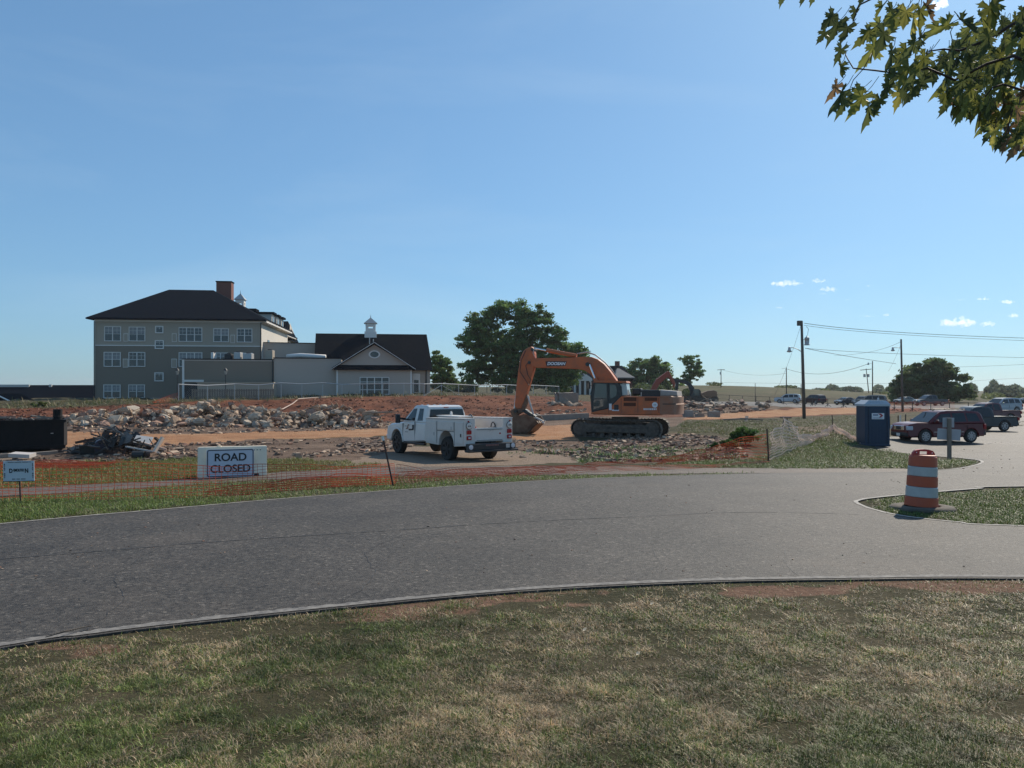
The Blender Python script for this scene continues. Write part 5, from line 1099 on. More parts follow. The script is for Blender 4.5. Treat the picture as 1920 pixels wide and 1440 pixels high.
b = MB(); b.add([(p0[0], 0, p0[1]), (p1[0], 0, p1[1]), (pa[0], 0, pa[1]), (p0[0], 3.2, p0[1]), (p1[0], 3.2, p1[1]), (pa[0], 3.2, pa[1])], [(0, 1, 2), (0, 2, 5, 3), (1, 4, 5, 2)]); b.box(((p0[0]+p1[0])/2, 1.5, p0[1]-.25), (p1[0]-p0[0], 3, .5)); b.build('pediment', M_trim, H)
for i in range(4): x = p0[0]+.4+(p1[0]-p0[0]-.8)*i/3; b = MB(); b.lathe([(.25, -.5), (.22, p0[1]-.5)], 10, Matrix.Translation((x, .3, 0))); b.build('column', M_trim, H)
b = MB(); b.box(((p0[0]+p1[0])/2, 2.98, p0[1]/2-.3), (p1[0]-p0[0]-.6, .06, p0[1])); b.build('porch_wall', M_win, H)
a_ = z7(640, 500); win(H, .6, 2.0, he*.3, he*.8, y=2.98, cols=1); win(H, w_-3, w_-1.5, he*.3, he*.8, y=2.98, cols=1)
b = MB(); b.add([(pa[0]-.5, -.02, p0[1]+.5), (pa[0]+.5, -.02, p0[1]+.5), (pa[0], -.02, p0[1]+1.3)], [(0, 1, 2)]); b.build('gable_window', M_win, H)
# lamp posts by the annex
def lamp_post(px, d, pytop, label):
    o = on(px, d); h = CZ-(pytop-HY)/F*d-o.z; t = thing('street_lamp', label, 'street lamp', o, 0, 'lanterns on black posts by the annex')
    b = MB(); b.lathe([(.12, 0), (.12, .3), (.05, .5), (.045, h-.75)], 10); b.build('pole', M_black, t)
    b = MB(); b.lathe([(.1, h-.75), (.21, h-.3), (.19, h-.28), (.09, h-.73)], 8); b.build('lantern_glass', mat('lamp_glass', (.6, .58, .52), .3, trans=.4), t)
    b = MB(); b.lathe([(.24, h-.3), (.2, h-.2), (.08, h-.08), (.02, h)], 8); b.build('lantern_cap', M_black, t)
lamp_post(332.5, 86, 690, 'black lantern post left of the dark annex corner'); lamp_post(423, 88, 690, 'black lantern post in front of the middle of the dark annex')
# ---------------- fences ----------------
def chain_fence():
    pts = [(335, 80), (389, 83), (440, 86), (485, 87.5), (527, 89), (566, 90), (605, 90.8), (641, 91.2), (680, 91.5), (718, 92), (757, 92.5), (795, 93), (828, 96), (860, 99), (890, 102), (920, 106), (950, 110), (976, 114), (1000, 118), (1024, 122), (1048, 126)]
    P = [on(px, d) for px, d in pts]; O = P[0]; t = thing('chain_link_fence', 'long galvanised chain link fence along the top of the clay bank', 'fence', O); HS = [float(np.interp(px, [335, 527, 605, 757, 860, 976, 1048], [31, 28, 25, 23, 20, 18, 16]))/F*d for px, d in pts]
    for p, H_ in zip(P, HS): b = MB(); b.cyl(p-O-Vector((0, 0, .2)), p-O+Vector((0, 0, H_)), .045, 6); b.build('post', M_steel, t)
    b = MB(); b.tube([p-O+Vector((0, 0, h)) for p, h in zip(P, HS)], .055, 6); b.build('top_rail', M_steel, t)
    b = MB(); b.bar(P[11]-O, P[12]-O+Vector((0, 0, 1.2)), .04); b.bar(P[13]-O, P[12]-O+Vector((0, 0, 1.2)), .04); b.build('brace', M_steel, t)
    b = MB()
    for i in range(len(P)-1):
        H_ = (HS[i]+HS[i+1])/2; a, c = P[i]-O, P[i+1]-O; L_ = (c-a).length; n = int(L_/.22)
        for k in range(n):
            for s in (1, -1):
                t0 = k/n; dt = s*H_/L_
                t1 = t0+dt; z0, z1 = 0, H_
                if t1 > 1: z1 = H_*(1-t0)/dt; t1 = 1
                if t1 < 0: z1 = H_*(0-t0)/dt; t1 = 0
                p = a.lerp(c, t0); q_ = a.lerp(c, t1); b.add([(p.x, p.y, p.z), (p.x+.008, p.y, p.z), (q_.x+.008, q_.y, q_.z+z1), (q_.x, q_.y, q_.z+z1)], [(0, 1, 2, 3)])
    b.build('wire_mesh', M_steel, t)
chain_fence()
ORD = 'first second third fourth fifth sixth seventh eighth ninth tenth eleventh twelfth thirteenth fourteenth fifteenth sixteenth seventeenth eighteenth nineteenth twentieth twenty-first twenty-second twenty-third twenty-fourth twenty-fifth twenty-sixth'.split()
def panel_fence():   # low dark panels with crossed feet along the far lot
    key = [(1296, 150), (1500, 128), (1600, 112), (1680, 103), (1790, 99), (1905, 110)]
    xs = [k[0] for k in key]; ds = [k[1] for k in key]; px = 1296; n = 0
    labs_ = []
    while px < 1900:
        d = float(np.interp(px, xs, ds)); stp = 2.44*F/d*1.0; d2 = float(np.interp(px+stp, xs, ds)); a = on(px, d); c = on(px+stp, d2); dv = c-a
        post = px > 1650
        t = thing('barrier_panel', ORD[n]+' low dark barrier panel from the left along the far lot', 'barrier', a, 0, 'dark barrier panels in a row along the far lot')
        b = MB(); b.bar((0, 0, 0), (0, 0, 1.25), .07); b.build('post', M_black, t)
        b = MB(); b.bar((0, 0, 1.2), (dv.x, dv.y, dv.z+1.2), .05, .05); b.bar((0, 0, .45), (dv.x, dv.y, dv.z+.45), .03, .03); b.build('rail', M_black, t)
        b = MB(); b.bar((-.45, -.2, 0), (.3, .15, .5), .06); b.bar((.45, -.2, 0), (-.3, .15, .5), .06); b.build('crossed_foot', M_black, t)
        px += stp; n += 1
panel_fence()
M_net = mat('orange_netting', (.50, .09, .035), .6, c2=(.4, .07, .03), ns=2, trans=.45)
M_netd = mat('red_netting_folds', (.5, .085, .035), .6, c2=(.36, .06, .03), ns=3, trans=.4)
M_netf = mat('faded_netting', (.5, .13, .07), .6, c2=(.55, .28, .2), ns=2, trans=.5)
def net_surface(path, top, nrow, dx=.11, wv=.008, wh=.008, sag=0, seed=1, lean=(0, 0)):
    """netting as thin strands. path: list of world base points; top: list of heights"""
    P = [Vector(p) for p in path]; seg = [0]
    for i in range(len(P)-1): seg.append(seg[-1]+(P[i+1]-P[i]).length)
    n = int(seg[-1]/dx); b = MB(); rr = np.random.default_rng(seed); cols = []
    for k in range(n+1):
        s = seg[-1]*k/n; i = max(0, min(len(P)-2, int(np.searchsorted(seg, s)-1))); f = (s-seg[i])/(seg[i+1]-seg[i]); p = P[i].lerp(P[i+1], f); h = top[i]*(1-f)+top[i+1]*f
        tt = (P[i+1]-P[i]).normalized(); nn = Vector((-tt.y, tt.x, 0)); w_ = math.sin(s*1.7+seed)*.05+math.sin(s*4.1)*.025
        col = []
        for j in range(nrow+1):
            z = h*j/nrow; bow = sag*math.sin(PI*j/nrow)
            col.append(p+Vector((0, 0, z*(1-.04*math.sin(s*2.3))))+nn*(w_*(.3+j/nrow)+bow*math.sin(s*.9+j*.7))+Vector((lean[0]*j/nrow, lean[1]*j/nrow, 0))+Vector((0, 0, .012*math.sin(s*5+j))))
        cols.append(col)
    for k in range(n+1):
        c = cols[k]; tt = (cols[min(k+1, n)][0]-cols[max(k-1, 0)][0]).normalized()*wv/2
        vs = []; 
        for p in c: vs += [p-tt, p+tt]
        b.add(vs, [(2*j, 2*j+1, 2*j+3, 2*j+2) for j in range(nrow)])
    for j in range(nrow+1):
        hh = wh*(1.6 if j in (0, nrow) else 1)/2; vs = []
        for k in range(n+1): vs += [cols[k][j]-Vector((0, 0, hh)), cols[k][j]+Vector((0, 0, hh))]
        b.add(vs, [(2*k, 2*k+2, 2*k+3, 2*k+1) for k in range(n)])
    return b
def stake(t, p, tip, r=.02, cap=False, O=Vector()):
    b = MB(); b.tube([Vector(p)-O-Vector((0, 0, .2)), Vector(tip)-O], r, 6); so_ = b.build('stake', M_rust, t)
    if cap: b = MB(); b.tube([Vector(tip)-O, Vector(tip)-O+Vector((-.02, 0, .09))], .03, 6); b.build('stake_cap', M_trim, so_)
M_rust = mat('rusty_steel', (.05, .025, .02), .7, c2=(.09, .04, .03), ns=10)
def fence_run(label, pts, tops, nrow, m, stakes=(), folds=(), dx=.11, sag=0, seed=1, **k):
    P = [gp(x, y) for x, y in pts]; O = P[0]; t = thing('safety_fence', label, 'netting fence', O)
    b = net_surface([p-O for p in P], tops, nrow, dx, sag=sag, seed=seed, **k); b.build('netting', m, t)
    for (fp, ft, nr, sd_) in folds:
        Q_ = [gp(x, y)+Vector((0, 0, .02)) for x, y in fp]; b = net_surface([p-O for p in Q_], ft, nr, dx, sag=.12, seed=sd_, lean=(.05, .1), wv=.008, wh=.009); b.build('slumped_netting', M_netd, t)
    for (x, y, tx, ty, cap) in stakes:
        p = gp(x, y); tip = at(tx, ty, p.y-.0); stake(t, p, tip, cap=cap, O=O)
    return t
fence_run('tall orange netting from the left edge past the demolition sign to the leaning stake', [(-260, 948), (-100, 944), (0, 940), (140, 938), (280, 935), (420, 931), (520, 922), (620, 914), (690, 911), (741, 911)], [.72, .7, .7, .68, .66, .62, .55, .48, .45, .48], 11, M_net,
    stakes=[(741, 912, 719, 826, True)], folds=[([(380, 934), (500, 926), (600, 917), (700, 911)], [.14, .2, .24, .16], 5, 5), ([(500, 926), (620, 914), (741, 910)], [.2, .25, .2], 5, 9)])
fence_run('slumped orange netting running low from the leaning stake along the closed road', [(741, 911), (800, 905), (880, 899), (960, 894), (1060, 889), (1160, 884), (1250, 881), (1340, 877), (1440, 869)], [.48, .3, .26, .22, .2, .16, .14, .1, .08], 6, M_netf,
    folds=[([(741, 909), (840, 900), (960, 892), (1060, 887)], [.25, .2, .2, .12], 6, 3), ([(760, 900), (880, 893), (1000, 887), (1120, 882)], [.16, .15, .15, .12], 6, 13), ([(1100, 876), (1200, 868), (1280, 862), (1340, 856), (1400, 850)], [.1, .12, .12, .15, .15], 5, 21)], sag=.1, seed=4, wv=.01, wh=.01)
P0 = gp(1441, 868)
def tri_net(label, base, topp, nrow, m, stakes, seed, dx=.1, wv=.01, wh=.012):
    B_ = [gp(*p) for p in base]; O = B_[0]; t = thing('safety_fence', label, 'netting fence', O)
    tops = []
    for bp_, tp_ in zip(B_, topp): tops.append(max(.05, CZ-(tp_-HY)/F*bp_.y-bp_.z))
    b = net_surface([p-O for p in B_], tops, nrow, dx, sag=.08, seed=seed, wv=wv, wh=wh); b.build('netting', m, t)
    for (x, y, tx, ty, cap) in stakes: p = gp(x, y); stake(t, p, at(tx, ty, p.y), cap=cap, O=O, r=.025)
tri_net('dark red netting rising over the weeds to the stake right of the rubble', [(1230, 872), (1290, 868), (1340, 862), (1390, 860), (1441, 868)], [866, 850, 836, 822, 812], 9, M_net, [(1442, 868, 1438, 804, False)], 31)
M_netw = mat('bleached_backlit_netting', (.85, .68, .58), .5, c2=(.8, .55, .42), ns=3, trans=.45)  # bleached strands, with backlight painted into the near-white colour
tri_net('bleached backlit netting draped over a low stand behind the rusty stake', [(1442, 868), (1458, 860), (1472, 852), (1484, 848), (1500, 838), (1530, 826), (1560, 812)], [812, 806, 786, 792, 815, 816, 798], 10, M_netw, [(1563, 811, 1560, 778, False)], 37, dx=.1, wv=.02, wh=.035)
tri_net('bleached backlit netting lying in folds left of the blue portable toilet', [(1563, 812), (1585, 818), (1600, 826), (1612, 832)], [795, 810, 818, 822], 7, M_netw, [], 41, wv=.02, wh=.04)
tri_net('orange netting strung on the barrier panels below the bushy tree', [(1655, 768), (1690, 771), (1730, 771), (1790, 770)], [755, 754, 753.5, 754], 10, mat('bright_netting', (.6, .1, .04), .5, trans=.5), [], 43, dx=.14)
tri_net('orange netting slung between the clay crest and the chain link end post', [(286, 756), (300, 755), (320, 754), (334, 753)], [753, 748, 741, 737], 9, mat('bright_netting', (.6, .1, .04), .5, trans=.5), [], 47, dx=.15)
# heap of net by the dumpster
hp_ = gp(110, 876); t = thing('netting_heap', 'crumpled heap of dark orange netting on the grass below the scrap pile', 'netting', hp_)
for s in range(6): 
    b = net_surface([Vector((x, (s-3)*.28+.1*math.sin(x+s), g(hp_.x+x, hp_.y+(s-3)*.28)-hp_.z+.02)) for x in np.linspace(-1.9, 1.6, 9)], [.12+.05*math.sin(s+i) for i in range(9)], 4, .1, sag=.1, seed=60+s, lean=(0, .3)); b.build('netting_fold', mat('dirty_netting', (.33, .05, .025), .6, trans=.3), t)
# ---------------- foliage ----------------
def leafmat(n, c, t=.25):
    return mat(n, c, .6, tint=True, c2=tuple(k*1.0 for k in c), ns=1, trans=t, spec=.3)
M_leaf = mat('leaf_cards', (1, 1, 1), .65, tint=True, trans=.42, spec=.25)
M_bark = mat('bark', (.07, .055, .042), .9, c2=(.12, .10, .08), ns=8, stretch=(3, 3, .6), bump=.5)
def cards(C_, size, cols, name, parent, m=None, seed=0, flat=.0, droop=0):
    """one small leaf-clump face per centre, random orientation"""
    rr = np.random.default_rng(seed); n = len(C_); d = rr.normal(size=(n, 3)); d[:, 2] *= (1-flat); d /= np.linalg.norm(d, axis=1)[:, None]
    e = rr.normal(size=(n, 3)); e -= d*(e*d).sum(1)[:, None]; e /= np.linalg.norm(e, axis=1)[:, None]; f = np.cross(d, e)
    s = size*rr.uniform(.55, 1.3, (n, 1)); V = np.stack([C_-e*s, C_-f*s*.55, C_+e*s, C_+f*s*.55], 1).reshape(-1, 3)
    Fq = np.arange(4*n).reshape(n, 4); o = npmesh(name, V, Fq, m or M_leaf, np.repeat(cols, 4, 0)); o.parent = parent; return o
def tree(name, label, base, blobs, leaf, count, col, cat='tree', group=None, trunk=.35, th=None, var=.35, seed=1, limbs=7, twigs=0):
    """blobs: (x,y,z,rx,ry,rz) relative to base. leaves lie in the outer shell of many sub-clumps -> ragged outline with gaps"""
    rr = np.random.default_rng(seed); t = thing(name, label, cat, base, 0, group); B = np.array(blobs, float)
    vol = (B[:, 3]*B[:, 4]*B[:, 5])**.75; vol /= vol.sum(); Cs = []; cols = []; cl = []
    ncl = max(14, count//75)
    for i, b in enumerate(B):
        k = max(3, int(ncl*vol[i])); dirs = rr.normal(size=(k, 3)); dirs /= np.linalg.norm(dirs, axis=1)[:, None]; rad = rr.uniform(.05, 1.0, (k, 1))**.5
        cc = b[:3]+dirs*rad*b[3:]; cl.append(cc)
    cl = np.concatenate(cl); rmean = np.mean(B[:, 3:])*.3
    per = count//len(cl)
    for c in cl:
        r = rmean*rr.uniform(.55, 1.3); d = rr.normal(size=(per, 3)); d /= np.linalg.norm(d, axis=1)[:, None]; p = c+d*(rr.uniform(0, 1.15, (per, 1))**.8)*r*np.array([1.2, 1.2, .6])
        v = rr.uniform(1-var, 1+var)*rr.uniform(.8, 1.2, (per, 1)); hue = rr.uniform(-.12, .12)
        Cs.append(p); cols.append(np.array(col)*v*np.array([1+hue, 1, 1-hue]))
    Cs = np.concatenate(Cs); cols = np.concatenate(cols); ok = Cs[:, 2] > .15; cards(Cs[ok], leaf, cols[ok], 'crown', t, seed=seed)
    zc = B[:, 2].mean(); th = th or zc*.6
    tb = MB(); top = Vector((B[:, 0].mean(), B[:, 1].mean(), zc)); tb.tube([(0, 0, -.3), (top.x*.1, 0, th*.4), (top.x*.3, top.y*.3, th), (top.x*.8, top.y, zc), (top.x, top.y, zc+B[:, 5].mean()*.6)], [trunk*1.25, trunk, trunk*.8, trunk*.4, trunk*.08], 8)
    far = cl[rr.choice(len(cl), min(limbs*2, len(cl)), replace=False)]
    for c in far:
        s0 = Vector((top.x*.3, top.y*.3, th*rr.uniform(.7, 1.1))); e = Vector(c); m_ = s0.lerp(e, .5)+Vector((0, 0, -.06*(e-s0).length)); tb.tube([s0, m_, e], [trunk*.4, trunk*.2, trunk*.04], 5)
    tb.build('trunk', M_bark, t, True); return t
def px_blobs(base, d, L):   # (px,py,rx_px,ry_px) -> blobs relative to the base
    out = []
    for e in L:
        px, py, rx, ry = e[:4]; dz = e[4] if len(e) > 4 else 0; p = at(px, py, d+dz)-base; s = d/F; out.append((p.x, p.y, p.z, rx*s, max(rx, ry)*s*.9, ry*s))
    return out
bt = on(975, 145); tree('oak_tree', 'big dark green broad tree standing behind the chain link fence', bt, px_blobs(bt, 145, [(885, 640, 26, 22), (905, 610, 34, 30), (940, 590, 26, 26), (975, 592, 22, 30), (1010, 605, 28, 32), (1040, 632, 26, 24), (1070, 655, 24, 18), (1088, 662, 12, 12), (920, 660, 46, 42), (975, 655, 50, 52), (1030, 675, 44, 40), (890, 695, 28, 30), (960, 705, 55, 32), (1060, 700, 30, 26), (1015, 575, 6, 8), (1050, 715, 30, 22), (1085, 672, 20, 16), (1025, 705, 40, 32), (1072, 690, 26, 24)]),
    .27, 88000, (.125, .2, .06), seed=3, trunk=.6, th=5, var=.55, limbs=10)
bt = on(828, 128); tree('young_tree', 'light green tree between the gabled wing and the big dark tree', bt, px_blobs(bt, 128, [(822, 672, 14, 18), (832, 690, 22, 22), (822, 712, 18, 22), (845, 712, 14, 16)]), .24, 9000, (.16, .23, .07), seed=5, trunk=.18, var=.4)
bt = on(1215, 200); tree('green_tree', 'round green tree left of the airy tree behind the far excavators', bt, px_blobs(bt, 200, [(1195, 690, 18, 18), (1220, 682, 26, 14), (1245, 692, 16, 16), (1210, 715, 38, 22), (1250, 715, 22, 22), (1185, 712, 26, 20), (1232, 700, 26, 22)]), .34, 18000, (.15, .22, .07), seed=6, trunk=.35, var=.45)
bt = on(1293, 196); tree('airy_tree', 'airy open crowned tree with sky showing through right of the round green tree', bt, px_blobs(bt, 196, [(1293, 678, 20, 14), (1300, 700, 20, 16), (1282, 712, 16, 12), (1310, 690, 9, 12)]), .27, 7500, (.16, .24, .08), seed=8, trunk=.3, var=.5)
bt = on(1165, 215); tree('green_tree', 'small tree crown peeping above the portico house roof', bt, px_blobs(bt, 215, [(1160, 700, 10, 12), (1180, 695, 14, 12), (1120, 705, 30, 16)]), .34, 5000, (.12, .18, .06), seed=9, trunk=.25)
bt = on(1742, 160); tree('bushy_tree', 'wide rounded bushy tree with spiky top behind the far parked cars', bt, px_blobs(bt, 160, [(1700, 715, 32, 32), (1742, 705, 42, 34), (1785, 718, 30, 30), (1690, 735, 26, 20), (1800, 738, 22, 16), (1742, 735, 60, 20), (1752, 680, 14, 14), (1770, 690, 14, 14), (1715, 690, 10, 14)]), .36, 30000, (.115, .16, .06), seed=10, trunk=.3, var=.45)
for i in range(0, 0): pass
# far woods and hill scrub
def woods(name, label, spans, leaf, count, col, seed, haze=0):
    rr = np.random.default_rng(seed); P = []; Cc = []
    t = None
    for (x0, x1, ytop, ybot, d, w_) in spans:
        n = int(count*w_); nb = max(3, int((x1-x0)/11)); cx = rr.uniform(x0, x1, nb); ch = rr.uniform(.55, 1.0, nb); cr = rr.uniform(7, 15, nb)
        k = rr.integers(0, nb, n); th_ = rr.uniform(0, 2*PI, n); r_ = np.sqrt(rr.uniform(0, 1, n)); X = cx[k]+cr[k]*r_*np.cos(th_); Hh = (ybot-ytop)*ch[k]; Yp = ybot-Hh*.55+Hh*.45*r_*np.sin(th_)-rr.uniform(0, 1, n)*2
        dd = d+rr.normal(0, d*.02, n)+k*1.5; P.append(np.stack([(X-960)/F*dd, dd, CZ-(Yp-HY)/F*dd], -1)); v = (.6+.8*((k*7919) % 97)/97)[:, None]*rr.uniform(.75, 1.25, (n, 1)); Cc.append(np.array(col)*v)
    o = cards(np.concatenate(P), leaf, np.concatenate(Cc), name, None, seed=seed); tag(o, label, 'woods', kind='stuff'); return o
woods('far_woods', 'hazy dark tree line on the horizon at the right', [(1560, 1690, 722, 744, 430, .3), (1810, 1925, 714, 748, 330, .5), (1690, 2150, 722, 748, 420, .4), (1490, 1600, 727, 741, 520, .2), (2000, 2700, 700, 750, 380, .5)], .9, 26000, (.10, .12, .075), 12)
woods('hedgerow', 'lighter green scrub and hedge below the horizon at the right', [(1480, 1560, 730, 748, 260, .15), (1446, 1484, 723, 731, 285, .04), (1335, 1350, 718, 724, 255, .01), (1640, 1700, 735, 752, 240, .2), (1800, 1925, 738, 756, 210, .4), (1925, 2300, 736, 756, 200, .3), (1690, 1830, 748, 757, 185, .15)], .45, 20000, (.15, .17, .07), 13)
woods('bank_bushes', 'mixed bushes on the bank behind the chain link fence', [(808, 900, 715, 738, 150, .3), (1040, 1060, 715, 738, 158, .1), (1180, 1262, 715, 748, 170, .5), (1250, 1290, 728, 750, 165, .15), (340, 500, 744, 750, 92, .0)], .3, 22000, (.09, .12, .05), 14)
def shrub(label, px, d, w_, h_, n, leaf, col, seed, name='shrub', group=None):
    q_ = on(px, d); s = d/F; return tree(name, label, q_, [(0, 0, h_*s*.5, w_*s*.5, w_*s*.45, h_*s*.5), (w_*s*.2, 0, h_*s*.4, w_*s*.35, w_*s*.3, h_*s*.4), (-w_*s*.25, 0, h_*s*.35, w_*s*.35, w_*s*.3, h_*s*.35)], leaf, n, col, 'shrub', group, trunk=.03, seed=seed, limbs=3, var=.3)
shrub('leafy green weeds left of the dark red netting', 1362, 31.5, 44, 22, 2600, .07, (.07, .12, .035), 21, 'weeds'); shrub('taller leafy green weeds behind the dark red netting', 1398, 33, 52, 34, 3600, .07, (.07, .13, .035), 22, 'weeds')
shrub('small yellow green shrub on the bank left of the big building', 72, 74, 24, 18, 900, .12, (.12, .15, .04), 23)
# ---------------- grass ----------------
def grass(name, label, poly, n, ln, wd, green, dryc, drymix, seed, clump=1.3, mask=None, maxd=70, bare=0):
    rr = np.random.default_rng(seed); xs = [p[0] for p in poly]; yv = [p[1] for p in poly]; X = rr.uniform(min(xs), max(xs), n*2); Y = rr.uniform(min(yv), max(yv), n*2)
    js = 0 if name in ('lawn_grass', 'edge_weeds') else 1; ok = inpoly(X+js*(fbm(X*.02, Y*.15, seed)-.5)*90, Y+js*(fbm(X*.03+9, Y*.2, seed)-.5)*9, poly); X = X[ok][:n]; Y = Y[ok][:n]; D = depth(X, Y)*(1+rr.uniform(-.01, .01, len(X))); ok = D < maxd; X = X[ok]; D = D[ok]
    wx_ = (X-960)/F*D; wy = D; den = .5*fbm(wx_*clump, wy*clump, seed+5)+.5*fbm(wx_*clump*4.5, wy*clump*4.5, seed+6)
    nz2 = fbm(wx_*5, wy*5, seed+9, 3); ok = rr.uniform(0, 1, len(D)) < np.clip((den-.3-bare)*6+nz2*1.2-.1, .08, 1); 
    if mask is not None: ok &= mask(wx_, wy, rr)
    wx_, wy, den, nz2 = wx_[ok], wy[ok], den[ok], nz2[ok]; n = len(wx_); z = ground(wx_, wy); sc = np.clip(wy/6, .8, 3)
    L_ = ln*rr.uniform(.35, 1.3, n)*(.3+1.5*nz2); wv = wd*sc*rr.uniform(.6, 1.2, n); az = rr.uniform(0, 2*PI, n); lean = rr.uniform(.2, 1.9, n); ax = np.cos(az); ay = np.sin(az); px_ = -ay*wv/2; py_ = ax*wv/2
    def P(f, up, wf):
        cx = wx_+ax*L_*f*lean*.9; cy = wy+ay*L_*f*lean*.9; cz = z-.006+L_*up*np.clip(1.1-lean*.5, .12, 1); return np.stack([cx+px_*wf, cy+py_*wf, cz], -1), np.stack([cx-px_*wf, cy-py_*wf, cz], -1)
    a, b = P(0, 0, 1); c, d = P(.45, .6, .85); e, f = P(1, .85, .12)
    V = np.stack([a, b, c, d, e, f], 1).reshape(-1, 3); i = np.arange(n)[:, None]*6; Fq = np.concatenate([i+np.array([[0, 1, 3, 2]]), i+np.array([[2, 3, 5, 4]])])
    g2 = .6*fbm(wx_*.8+3, wy*.8, seed+17)+.4*fbm(wx_*4+3, wy*4, seed+27); dr = rr.uniform(0, 1, n) < np.clip(drymix+(g2-.5)*2.2, .05, .95)
    col = np.where(dr[:, None], np.array(dryc)*rr.uniform(.6, 1.45, (n, 1)), np.array(green)*rr.uniform(.55, 1.5, (n, 1))*np.where(rr.uniform(0, 1, (n, 1)) < .1, 1.7, 1))
    tone = np.clip(.2+1.6*fbm(wx_*9, wy*9, seed+41, 3), .5, 1.5)*np.clip(.6+.8*fbm(wx_*1.8, wy*1.8, seed+43, 2), .8, 1.2) if name == 'lawn_grass' else np.ones(n); col = col*tone[:, None]
    o = npmesh(name, V, Fq, mat(name+'_blades', (1, 1, 1), .55, tint=True, trans=.25, spec=.35), np.repeat(col, 6, 0)); tag(o, label, 'grass', kind='stuff'); return o
def lawn_mask(x, y, rr):
    e = np.interp(x, eX, eY)-y; return (e > .06) & ((e > .5+.35*fbm(x*1.7, y*0, 5)) | (rr.uniform(0, 1, len(x)) < (.12+1.0*np.clip((fbm(x*1.6, y*4, 99)-.45)*3.5, 0, 1))+np.clip((-x-4)/12, 0, .2)))
near_poly = [(-480, 1300), (-60, 1228), (150, 1195), (300, 1176), (600, 1144), (960, 1110), (1300, 1092), (1600, 1086), (1980, 1084), (2450, 1090), (2450, 1560), (-480, 1560)]
grass('lawn_grass', 'patchy green and dry grass of the foreground lawn', near_poly, 660000, .045, .005, (.13, .158, .042), (.50, .37, .225), .45, 31, mask=lawn_mask, maxd=14, bare=.12)
grass('edge_weeds', 'low green weeds along the near edge of the road', [(-480, 1312), (-60, 1236), (300, 1188), (600, 1156), (960, 1121), (1300, 1102), (1600, 1096), (1980, 1094), (1980, 1086), (1600, 1088), (1300, 1094), (960, 1112), (600, 1146), (300, 1178), (-60, 1226), (-480, 1298)], 32000, .04, .006, (.17, .22, .05), (.34, .24, .12), .25, 38, clump=1.6, bare=.22, maxd=14, mask=lambda x, y, rr: np.interp(x, eX, eY)-y > .03)
grass('verge_grass', 'bright green grass verge between the road and the orange netting', [(-420, 990), (-60, 950), (0, 937), (400, 905), (700, 896), (960, 891.5), (1440, 887.5), (1440, 889), (1200, 894), (960, 903), (600, 928), (300, 954), (0, 981), (-60, 990), (-420, 1030)], 170000, .075, .0045, (.16, .21, .05), (.26, .23, .11), .2, 32, clump=.9, bare=0)
grass('verge_grass', 'yellow green grass behind the orange netting around the road closed barrier', [(-420, 895), (60, 868), (320, 860), (520, 860), (640, 866), (730, 872), (640, 880), (520, 886), (400, 895), (270, 903), (150, 909), (-60, 920), (-420, 935)], 105000, .11, .005, (.16, .175, .035), (.28, .22, .09), .32, 33, clump=.7, bare=.1)
grass('verge_grass', 'green grass of the small island around the striped drum', [(1625, 943), (1700, 932), (1800, 924), (1980, 914), (2500, 909), (2500, 1000), (1980, 992), (1900, 985), (1790, 978), (1700, 966), (1640, 953)], 120000, .06, .0045, (.12, .165, .04), (.22, .19, .09), .18, 34, bare=0)
grass('verge_grass', 'green grass wedge below the blue portable toilet', [(1200, 874), (1400, 862), (1480, 838), (1560, 822), (1650, 846), (1740, 858), (1830, 867), (1800, 875), (1740, 881), (1640, 878), (1440, 877)], 90000, .10, .0055, (.125, .165, .042), (.2, .18, .08), .2, 35, clump=.6, bare=0)
grass('site_grass', 'rough olive grass between the big excavator and the far lot', [(1280, 790), (1480, 784), (1650, 778), (1660, 835), (1560, 825), (1440, 835), (1340, 812), (1270, 815)], 80000, .14, .008, (.12, .145, .042), (.21, .18, .085), .35, 36, clump=.35, bare=.25, maxd=120)
grass('crest_grass', 'pale tufts of grass along the top of the clay bank', [(-60, 768), (150, 764), (300, 758), (345, 754), (520, 750), (610, 746.5), (780, 742.5), (960, 742), (1060, 743), (1060, 739), (780, 737), (520, 743), (300, 749), (0, 757), (-60, 758)], 16000, .5, .02, (.11, .13, .045), (.26, .22, .12), .5, 37, clump=.3, bare=.2, maxd=200)
# ---------------- boulders and rubble ----------------
M_rock = [mat('beige_rock', (.52, .37, .25), .9, c2=(.33, .225, .15), ns=2.5, bump=.5, bs=9), mat('grey_rock', (.42, .33, .25), .9, c2=(.25, .19, .14), ns=2.5, bump=.5, bs=9), mat('pink_rock', (.42, .26, .18), .9, c2=(.25, .14, .1), ns=2.5, bump=.5, bs=9), mat('pale_rock', (.58, .48, .36), .9, c2=(.38, .3, .22), ns=2.5, bump=.4, bs=9)]
def rock_mesh(seed, npt=13, sx=1, sy=1, sz=.8):
    rr = random.Random(seed); bm = bmesh.new()
    for _ in range(npt):
        v = Vector((rr.gauss(0, 1), rr.gauss(0, 1), rr.gauss(0, 1))).normalized()*rr.uniform(.78, 1); v = Vector([math.copysign(abs(c)**.75, c) for c in v]); bm.verts.new((v.x*sx, v.y*sy, v.z*sz))
    r = bmesh.ops.convex_hull(bm, input=bm.verts); bmesh.ops.delete(bm, geom=list({e for e in r['geom_interior']+r['geom_unused'] if isinstance(e, bmesh.types.BMVert)}), context='VERTS')
    bmesh.ops.bevel(bm, geom=bm.edges[:], offset=.13, segments=2, affect='EDGES')
    me = bpy.data.meshes.new('boulder'); bm.to_mesh(me); bm.free(); return me
RM = []
